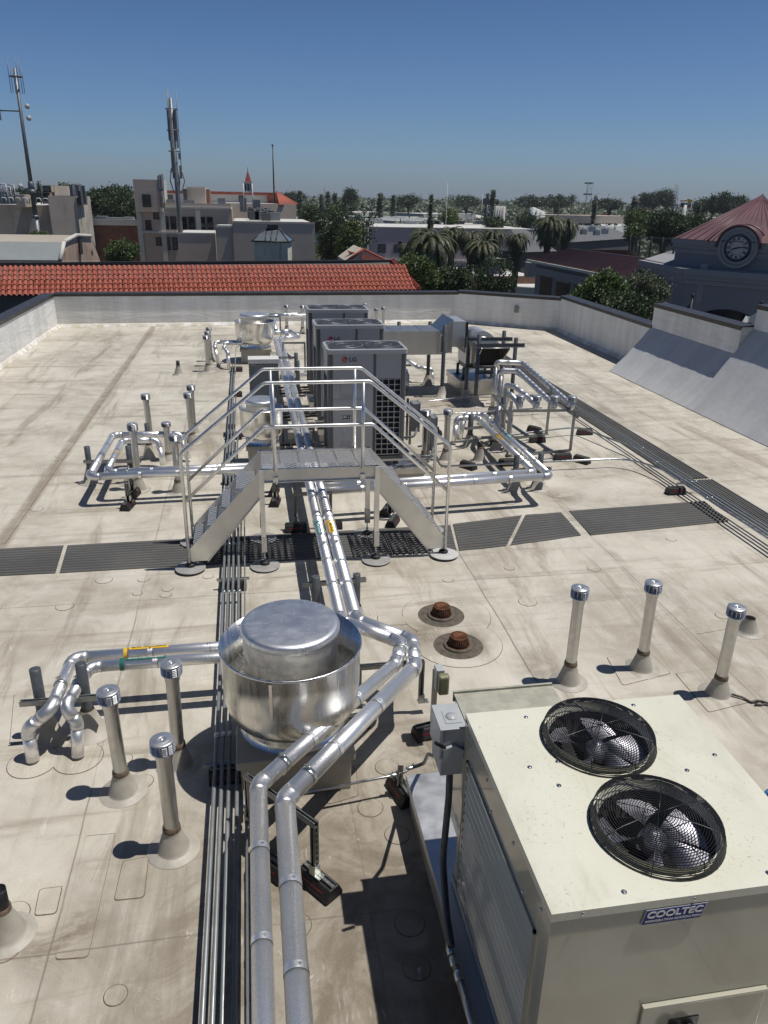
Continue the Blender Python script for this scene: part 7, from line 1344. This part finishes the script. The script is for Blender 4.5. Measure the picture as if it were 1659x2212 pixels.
text('IN-N-OUT', 4.4 * k_, 'txtw', bd, (s1.x, s1.y - .45, s1.z + 2.1 * k_), (1, -.05, 0), (0, 0, 1), 'lettering', .04, .95); text('BURGER', 4.4 * k_, 'logored', bd, (s1.x, s1.y - .45, s1.z - 2.2 * k_), (1, -.05, 0), (0, 0, 1), 'lettering', .05, 1.0)
m = MB(); z = s1.z + 6.5 * k_; P = [(-12, -.5), (-12, 2.5), (2, 3.5), (2, 6), (13, 3.2), (9, -3), (5, -1.5), (4, 1)]; m.prism([(s1.x + a * k_, s1.y - .5, z + c * k_ * .9) for a, c in P], (0, .8, 0)); part('arrow', m, 'yellow', t)
b = DD(1457, 451, 330); k_ = 330 / 1661; t = thing('pylon_sign', 'square dark roadside sign left of the burger sign', 'sign', (b.x, b.y, ZG)); m = MB(); m.tube([(b.x, b.y, ZG), (b.x, b.y, b.z)], .6, 6); part('pole', m, 'masts', t); m = MB(); m.box(b.x - 5 * k_, b.x + 5 * k_, b.y - .4, b.y + .4, b.z - 6 * k_, b.z + 8 * k_); part('board', m, 'roofd', t); m = MB(); m.box(b.x - 3.4 * k_, b.x + 3.4 * k_, b.y - .5, b.y - .41, b.z - 2 * k_, b.z + 6 * k_); part('sign_face', m, 'antw', t)
b = DD(1060, 441, 360); t = thing('billboard', 'dark billboard on two legs above the white hip roof', 'billboard', (b.x, b.y, ZG)); m = MB(); m.box(b.x - 3.4, b.x + 3.4, b.y - .3, b.y + .3, b.z - .3, b.z + 2.0); part('panel', m, 'roofd', t); m = MB(); m.tube([(b.x - 1.5, b.y, ZG), (b.x - 1.5, b.y, b.z)], .3, 6); m.tube([(b.x + 1.5, b.y, ZG), (b.x + 1.5, b.y, b.z)], .3, 6); part('legs', m, 'masts', t)
b = DD(1371, 457, 330); t = thing('freight_truck', 'blue trailer truck with a red cab passing among distant trees', 'truck', tuple(b)); m = MB(); m.box(b.x - 3.2, b.x + 2.6, b.y - 1.3, b.y + 1.3, b.z - 1, b.z + 1.7); part('trailer', m, 'blueshed', t); m = MB(); m.box(b.x + 2.7, b.x + 4.6, b.y - 1.2, b.y + 1.2, b.z - 1, b.z + 1.4); part('cab', m, 'logored', t); m = MB(); [m.tube([(b.x + q, b.y - 1.3, b.z - 1.2), (b.x + q, b.y + 1.3, b.z - 1.2)], .5, 8) for q in (-2.4, -1.2, 1.8, 3.6)]; part('wheels', m, 'black', t); m = MB(); m.box(b.x - 40, b.x + 40, b.y - 5, b.y + 5, b.z - 4.5, b.z - 1.7); solo('overpass', m, 'stuccol', 'pale overpass deck carrying the blue truck', 'bridge')
# ================================================================ TREES
def leafmat(name, c0, c1):
    k = NB(name); oi = k.n.new('ShaderNodeObjectInfo'); f = k.ramp(k.noise(1.2, 3, .6, k.pos), .3, .7); c = k.mix(f, c0, c1); c = k.mix(k.math('MULTIPLY', oi.outputs['Random'], .35), c, tuple(x * 1.5 for x in c0)); k.col(c); k.rough(.55)
    k.b.inputs['Subsurface Weight'].default_value = 0; tr = k.n.new('ShaderNodeBsdfTranslucent'); k.lk(c, tr.inputs[0]); mx = k.n.new('ShaderNodeMixShader'); mx.inputs[0].default_value = .25; k.lk(k.b.outputs[0], mx.inputs[1]); k.lk(tr.outputs[0], mx.inputs[2]); k.lk(mx.outputs[0], k.n['Material Output'].inputs[0]); return k.m
M['leaf'] = leafmat('mid green leaves', (.045, .075, .02), (.115, .165, .042)); M['leafd'] = leafmat('dark green leaves', (.026, .046, .018), (.065, .098, .036)); M['leafp'] = leafmat('grey green leaves', (.08, .10, .06), (.15, .165, .10)); M['palm'] = leafmat('palm fronds', (.05, .062, .03), (.15, .165, .085)); M['palmf'] = mk('orange palm fruit stalks', (.30, .13, .02), .7, 0, .3, 8)
M['bark'] = mk('bark', (.07, .055, .042), .9, 0, .3, 4, .4, 12)
def crown(m, c, rx, ry, rz_, n, leaf, clump=26, rnd=random):
    """leaf clusters on and in an uneven ellipsoid"""
    lob = [(rnd.uniform(0, 6.28), rnd.uniform(-.6, 1), rnd.uniform(.12, .35)) for _ in range(7)]
    for _ in range(n):
        a = rnd.uniform(0, 6.283); u = rnd.uniform(-1, 1); rr = rnd.uniform(.45, 1) ** .5; s = math.sqrt(1 - u * u); bump = 1 + sum(h * math.exp(-((math.cos(a - la) - 1) ** 2 + (u - lu) ** 2) * 3) for la, lu, h in lob) - .18
        p = Vector((c[0] + rx * rr * bump * s * math.cos(a), c[1] + ry * rr * bump * s * math.sin(a), c[2] + rz_ * rr * bump * u)); cr = leaf * rnd.uniform(2.2, 4.2)
        for _ in range(clump):
            q = p + Vector((rnd.gauss(0, cr * .5), rnd.gauss(0, cr * .5), rnd.gauss(0, cr * .36))); d = Vector((rnd.gauss(0, 1), rnd.gauss(0, 1), rnd.gauss(.5, .7))).normalized(); e = d.orthogonal().normalized() * leaf * rnd.uniform(.5, 1); g = d.cross(e) * rnd.uniform(.4, .6)
            m.add([q - e, q + g, q + e, q - g], [(0, 1, 2, 3)])
def trunk(m, x, y, z0, z1, r, limbs=5, spread=2.0, rnd=random):
    m.tube([(x, y, z0), (x + .1, y, z0 + (z1 - z0) * .5), (x, y + .1, z1)], [r, r * .75, r * .5], 8)
    for k in range(limbs): a = k * 2.4; m.tube([(x, y, z0 + (z1 - z0) * .55), (x + math.cos(a) * spread * .5, y + math.sin(a) * spread * .5, z1), (x + math.cos(a) * spread, y + math.sin(a) * spread, z1 + spread * .7)], [r * .45, r * .3, r * .1], 6)
def tree(label, px0, px1, pyt, pyb, T_, leafn='leaf', leaf=.14, n=260, clump=26, group=None, kind='broadleaf_tree', ryk=1.0, tz=ZG):
    rnd = random.Random(int(px0 * 7 + pyt)); a = DD(px0, (pyt + pyb) / 2, T_); b = DD(px1, (pyt + pyb) / 2, T_); top = DD((px0 + px1) / 2, pyt, T_); bot = DD((px0 + px1) / 2, pyb, T_); cx, cy = (a.x + b.x) / 2, (a.y + b.y) / 2; rx = (b - a).length / 2 * .95; rz_ = (top.z - bot.z) / 2; cz = (top.z + bot.z) / 2
    t = thing(kind, label, 'tree', (cx, cy, ZG), group); m = MB(); crown(m, (cx, cy, cz), rx, rx * ryk, rz_, n, leaf, clump, rnd); part('crown', m, leafn, t); m = MB(); trunk(m, cx, cy, tz, cz, rx * .09 + .08, 5, rx * .6); part('trunk', m, 'bark', t); return t
tree('bushy green tree behind the right parapet, in front of the clock building', 1250, 1345, 590, 700, 33, 'leaf', .085, 420, 40); tree('olive-grey leafy tree touching the right side of the bushy green tree', 1330, 1440, 598, 690, 34, 'leafp', .075, 360, 34); tree('low dark green tree in front of the bushy green tree at the right parapet', 1290, 1410, 640, 712, 31, 'leafd', .08, 260, 36); tree('yellow-green tree top between the burgundy wing and the bushy tree', 1290, 1335, 588, 640, 36, 'leaf', .08, 160, 34)
tree('dense green tree right of the terracotta hip ridge', 868, 940, 560, 650, 52, 'leaf', .11, 420, 34); tree('dark green tree behind the parapet, right of the dense green one', 930, 1015, 580, 650, 54, 'leafd', .11, 330, 30); tree('open branching tree in front of the low white roofs', 1035, 1110, 555, 650, 52, 'leafd', .09, 170, 28); tree('twiggy half bare tree at the white roofs', 1000, 1060, 575, 650, 55, 'leafd', .08, 60, 22)
tree('big dark street tree right of the wide taupe building', 683, 770, 472, 590, 112, 'leafd', .22, 520, 30); tree('lighter street tree overlapping the right of the big dark one', 735, 775, 478, 580, 104, 'leaf', .2, 240, 28); tree('street tree between the red tile hip and the far roofs', 640, 700, 447, 500, 150, 'leafd', .28, 260, 26); tree('small round tree behind the flag poles', 708, 740, 448, 478, 210, 'leaf', .35, 120, 20)
tree('green tree in the yard before the brown brick building', 232, 290, 524, 575, 92, 'leaf', .16, 260, 28); tree('small tree on the beige roof by the tall mast', 66, 98, 502, 525, 80, 'leaf', .13, 70, 22)
tree('large dense tree crown behind the beige tower block', 185, 300, 406, 470, 160, 'leafd', .3, 420, 26); tree('dark tree mass left of the office tower', 240, 310, 415, 480, 150, 'leafd', .3, 300, 26); tree('pale green tree behind the panel antennas', 130, 170, 404, 440, 135, 'leaf', .25, 150, 24); tree('distant tree at the far left behind the mast', 30, 95, 410, 440, 200, 'leafd', .4, 160, 22)
tree('wide street tree mass between the pale ribbed roof and the clock building', 1395, 1480, 462, 530, 115, 'leafd', .24, 420, 26); tree('street tree left of the pyramid roof, behind the wing', 1470, 1530, 470, 530, 125, 'leafd', .26, 260, 26); tree('rounded tree right of the red barn', 1350, 1410, 458, 500, 160, 'leaf', .3, 240, 24); tree('small tree beside the brick hall', 1355, 1385, 488, 520, 110, 'leaf', .2, 90, 22); tree('dark round tree left of the first palm pair', 1120, 1150, 466, 488, 190, 'leafd', .34, 140, 22)
tree('bushy tree in front of the white hip roof', 1050, 1085, 470, 492, 185, 'leafd', .32, 110, 22); tree('tree by the thin cypress base', 955, 985, 455, 482, 200, 'leaf', .34, 110, 22)
# conifers, cypresses and eucalyptus on the skyline
def cone_tree(label, px, pyt, pyb, T_, wpx_, leafn='leafd', kind='conifer', n=70, group=None, narrow=False):
    rnd = random.Random(int(px * 3)); b = DD(px, pyb, T_); tp = DD(px, pyt, T_); w = wpx_ / 2 * T_ / 1661; H = tp.z - ZG; t = thing(kind, label, 'tree', (b.x, b.y, ZG), group); m = MB(); leaf = max(.12, T_ * .0012); z0 = ZG + H * (.05 if narrow else .25)
    for _ in range(n):
        s = rnd.uniform(0, 1) ** 1.1; r_ = w * ((1 - s) ** .55 if not narrow else math.sin(math.pi * min(1, .12 + s * .88)) ** .6) * rnd.uniform(.3, 1.05); a = rnd.uniform(0, 6.28); p = Vector((b.x + r_ * math.cos(a), b.y + r_ * math.sin(a), z0 + (tp.z - z0) * s))
        for _ in range(14): q = p + Vector((rnd.gauss(0, leaf), rnd.gauss(0, leaf), rnd.gauss(0, leaf * (.5 if not narrow else 1.3)))); e = Vector((rnd.gauss(0, 1), rnd.gauss(0, 1), rnd.gauss(0, .5))).normalized() * leaf; g = e.orthogonal().normalized() * leaf * .5; m.add([q - e, q + g, q + e, q - g], [(0, 1, 2, 3)])
    part('crown', m, leafn, t); m = MB(); m.tube([(b.x, b.y, ZG), (b.x, b.y, tp.z)], [w * .12 + .1, .04], 6); part('trunk', m, 'bark', t)
cone_tree('slender dark cypress rising in front of the ochre building', 930, 421, 485, 170, 9, narrow=True, n=260); cone_tree('tall layered pine standing alone above the horizon', 1063, 411, 455, 330, 11, n=150)
for px, pt, w, T_, nr, lab in [(1367, 428, 4, 300, 1, 'left cypress of the dark pair beside the lattice tower'), (1371 + 1, 431, 4, 300, 1, 'right cypress of the dark pair beside the lattice tower'), (1284, 426, 5, 300, 1, 'thin cypress right of the lattice tower'), (1508, 440, 5, 220, 1, 'thin cypress left of the pyramid roof'), (947 + 105, 420, 8, 380, 0, 'pointed conifer above the white hip roof, left of the tall pine'), (1125 * .3334 + 414.8 + 30, 419, 10, 400, 0, 'pointed conifer right of centre on the skyline'), (709, 414, 12, 350, 0, 'broad conifer on the skyline above the street trees'), (648, 413, 9, 380, 0, 'pointed conifer right of the red tile hip'),
                          (724, 418, 8, 360, 0, 'conifer right of the broad skyline conifer'), (744, 424, 7, 420, 0, 'small conifer in the middle of the skyline'), (695, 420, 6, 420, 0, 'thin conifer left of the broad skyline conifer'), (822, 418, 14, 330, 0, 'dense conifer left of the distant pale warehouse'), (850, 421, 10, 380, 0, 'conifer right of the dense one near the distant pale warehouse'), (86, 393, 9, 170, 0, 'dark conifer behind the stair penthouse on the left'), (28, 406, 6, 240, 0, 'pointed conifer at the far left skyline'), (36, 409, 5, 240, 0, 'small conifer beside the pointed one at the far left skyline'), (204, 406, 3, 260, 0, 'thin conifer left of the office tower'), (256, 409, 6, 300, 0, 'conifer between the beige tower block and the office tower'), (264, 411, 4, 300, 0, 'small conifer next to the one left of the office tower')]:
    cone_tree(lab, px, pt, pt + 25, T_, w, narrow=bool(nr), n=120 if nr else 90)
for px0, px1, pt, pb, T_, lab in [(745, 770, 411, 440, 380, 'tall eucalyptus on the skyline right of the broad conifer'), (1385, 1402, 420, 445, 420, 'leftmost eucalyptus of the skyline group behind the burger sign'), (1402, 1425, 419, 448, 420, 'second eucalyptus of the skyline group behind the burger sign'), (1427, 1455, 413, 448, 410, 'tallest eucalyptus of the skyline group behind the burger sign'), (1530, 1555, 420, 460, 300, 'tall eucalyptus left of the pyramid roof, farther one'), (1552, 1582, 414, 462, 290, 'tall eucalyptus right next to the pyramid roof'), (1500, 1530, 432, 462, 320, 'low eucalyptus left of the tall ones by the pyramid roof'), (1575, 1610, 424, 462, 300, 'eucalyptus partly hidden by the pyramid roof'), (1120, 1180, 424, 448, 420, 'long dark skyline grove behind the tan warehouse, left part'), (1170, 1235, 426, 450, 430, 'long dark skyline grove behind the tan warehouse, right part'), (1290, 1345, 432, 452, 380, 'tree group between the lattice tower and the truck'), (600, 650, 418, 440, 420, 'skyline trees right of the office hip roof'), (975, 1040, 425, 445, 450, 'skyline trees left of the tall pine'), (320 + 540, 905, 424, 445, 420, 'skyline trees behind the ochre building')]:
    tree(lab, px0, px1, pt, pb, T_, 'leafd', T_ * .0014, 130, 20, kind='skyline_tree')
for px, pt, T_, lab in [(1518 * .25 + 829.6, 424, 300, 'small fan palm on the skyline left of the lattice tower'), (1628 * .25 + 829.6, 424, 330, 'small fan palm on the skyline right of the other fan palm')]:
    b = DD(px, pt + 3, T_); t = thing('fan_palm', lab, 'palm tree', (b.x, b.y, ZG)); m = MB(); crown(m, (b.x, b.y, b.z), 1.1, 1.1, .9, 26, .28, 14, random.Random(3)); part('crown', m, 'leafd', t); m = MB(); m.tube([(b.x, b.y, ZG), (b.x, b.y, b.z)], .2, 6); part('trunk', m, 'bark', t)
# date palms
def palm(label, px, py, wpx_, T_, fruit=False, seed=1, hang=.9):
    rnd = random.Random(seed); c = DD(px, py - 5, T_); L = wpx_ / 2 * T_ / 1661 * 1.38; t = thing('date_palm', label, 'palm tree', (c.x, c.y, ZG), 'date palms'); m = MB(); nf = 110
    for k in range(nf):
        a = k * 2.399 + rnd.uniform(-.2, .2); el = math.radians(82 - 118 * (k / nf) ** .85 + rnd.uniform(-8, 8)); ln = L * rnd.uniform(.85, 1.08) * (.86 if el > 1.0 else 1); dh = Vector((math.cos(a), math.sin(a), 0)); P = []; N = 9; p = Vector(c); e = el
        for i in range(N + 1):
            P.append(p.copy()); e -= (.16 + .10 * hang) * (1.0 if e > -1.2 else .15); p = p + (dh * math.cos(e) + Vector((0, 0, math.sin(e)))) * (ln / N)
        m.tube(P[:-1], [.035 * (1 - i / 10) + .008 for i in range(N)], 3, caps=False)
        for i in range(1, N):
            q = P[i]; tg = (P[i + 1] - P[i - 1]).normalized() if i < N else (P[i] - P[i - 1]).normalized(); sd_ = tg.cross(Vector((0, 0, 1))); sd_ = sd_.normalized() if sd_.length > .05 else Vector((1, 0, 0)); up = sd_.cross(tg); fl = L * .155 * (1 - .5 * abs(i / N - .4)) * rnd.uniform(.85, 1.1)
            for j in range(3):
                qq = q + (P[i + 1 if i < N else i] - q) * (j / 3)
                for s in (-1, 1): d = (sd_ * s * .8 + tg * .75 - up * .12 + Vector((0, 0, -.12))).normalized() * fl; w = tg * .055 * (L / 2.6); m.add([qq - w, qq + w, qq + d], [(0, 1, 2)])
    part('fronds', m, 'palm', t)
    m = MB(); h = c.z - ZG; m.lathe((c.x, c.y, 0), [(.42, ZG), (.34, ZG + h * .3)] + [v for k in range(14) for v in ((.34, ZG + h * (.3 + .65 * k / 14)), (.40, ZG + h * (.33 + .65 * k / 14)))] + [(.55, c.z - .5), (.3, c.z + .1)], 10); part('trunk', m, 'bark', t)
    if fruit:
        m = MB()
        for k in range(26): a = k * 2.4; q = Vector((math.cos(a) * .7, math.sin(a) * .7, 0)); m.tube([c, c + q * .8 + Vector((0, 0, .35)), c + q * 1.5 + Vector((0, 0, -.5 - .1 * (k % 3)))], [.04, .04, .1], 5)
        part('fruit_stalks', m, 'palmf', t)
palm('large date palm with orange fruit stalks behind the dense green tree', 931, 527, 105, 78, True, 1); palm('tall date palm behind and right of the one with orange fruit', 977, 507, 62, 90, False, 2); palm('date palm left of and behind the fruiting one', 916, 512, 64, 86, False, 3); palm('small low date palm at the left, against the mauve wall', 884, 540, 50, 80, False, 4)
palm('date palm in the centre of the palm row', 1018, 516, 62, 88, True, 5); palm('broad date palm with orange tint at the centre front of the row', 1043, 540, 78, 78, True, 6); palm('date palm right of the centre one, slightly higher', 1066, 512, 58, 90, False, 7); palm('single date palm right of the row, left of the dark grey roof', 1118, 520, 56, 86, False, 8)
palm('large date palm left of the chimneys, in front of the grey roofs', 1187, 486, 74, 84, False, 9); palm('date palm just right of the large one by the grey roofs', 1224, 490, 56, 92, False, 10)
# far woodland, one mass
m = MB(); rnd = random.Random(5)
for _ in range(11000):
    T_ = (520 + 2600 * rnd.random() ** 1.5) if rnd.random() < .93 else rnd.uniform(200, 520); px = rnd.uniform(-40, 1700); g = DD(px, 500, T_); hgt_ = rnd.uniform(7, 12) + (rnd.uniform(1, 4) if T_ > 700 else -4 if T_ < 520 else 0); rr = rnd.uniform(2.5, 5.5) * (1 + T_ / 1500)
    skip = T_ < 520 and not (noise_ok := (math.sin(g.x * .021) + math.cos(g.y * .017) > -.2))
    if skip: continue
    n_ = 24 if T_ < 700 else 11; s = max(.6, T_ * .0024)
    for _ in range(n_):
        a = rnd.uniform(0, 6.28); u = rnd.random(); q = Vector((g.x + rr * rnd.random() ** .5 * math.cos(a), g.y + rr * .6 * math.sin(a), ZG + .2 + hgt_ * (u ** .7) * (1 - .3 * rnd.random()))); e = Vector((rnd.gauss(0, 1), rnd.gauss(0, .6), rnd.gauss(0, .7))).normalized() * s; f_ = e.orthogonal().normalized() * s * .7; m.add([q - e, q + f_, q + e, q - f_], [(0, 1, 2, 3)])
o = solo('woodland', m, 'leafd', 'far-off mass of dark green trees filling the town up to the horizon', 'woodland'); o['kind'] = 'stuff'
# scattered far roofs peeping out of the wood
rnd = random.Random(11)
spots = [(668, 260, 'small house right of the red tile hip, among far trees'), (690, 340, 'distant house under the thin conifer left of centre'), (735, 290, 'distant house between the big street tree and the skyline eucalyptus'), (790, 320, 'distant house left of the dense skyline conifer'), (870, 330, 'distant house below the pale horizon warehouse'), (985, 300, 'distant house right of the thin white mast'), (1010, 260, 'distant house left of the white hip roof'), (1180, 380, 'distant house behind the tan warehouse'), (1290, 260, 'distant house behind the red barn'), (1345, 400, 'distant house left of the blue truck'), (1490, 260, 'distant house right of the burger sign'), (1530, 240, 'distant house below the tall eucalyptus by the pyramid roof'), (215, 210, 'small house among the trees left of the office tower')]
for i, (px, T_, lab_) in enumerate(spots):
    w = rnd.uniform(5, 11); g = DD(px, 500, T_); h = rnd.uniform(3.5, 5.0); t = thing('distant_house', lab_, 'house', (g.x, g.y, ZG), 'small houses among the far trees'); m = MB(); m.box(g.x - w, g.x + w, g.y - 4, g.y + 4, ZG, ZG + h); part('wall', m, ('whitewall', 'stuccol', 'tanroof')[i % 3], t)
    m = MB(); m.prism([(g.x - w - .5, g.y - 4.6, ZG + h), (g.x - w - .5, g.y + 4.6, ZG + h), (g.x - w - .5, g.y, ZG + h + 1.8)], (2 * w + 1, 0, 0)); part('roof', m, ('roofb', 'roofw', 'tanroof', 'roofg')[i % 4], t)
# ================================================================ AIR
def haze():
    m = MB(); m.box(-1700, 2700, -40, 3600, ZG - 1, 30); o = part('haze', m, 'white'); k = bpy.data.materials.new('pale summer haze'); k.use_nodes = True; n = k.node_tree.nodes; n.clear(); ou = n.new('ShaderNodeOutputMaterial'); v = n.new('ShaderNodeVolumePrincipled'); v.inputs['Color'].default_value = (.80, .86, .95, 1); v.inputs['Density'].default_value = HAZE; v.inputs['Anisotropy'].default_value = .3
    k.node_tree.links.new(v.outputs[0], ou.inputs['Volume']); o.data.materials.clear(); o.data.materials.append(k); o['kind'] = 'stuff'; o['label'] = 'pale summer haze over the town'; o['category'] = 'haze'
HAZE = .00016
haze()
# ---------------------------------------------------------------- tidy
for o in bpy.data.objects:
    for k in ('_w', '_f'):
        if k in o: del o[k]
for c in list(bpy.data.curves): bpy.data.curves.remove(c)
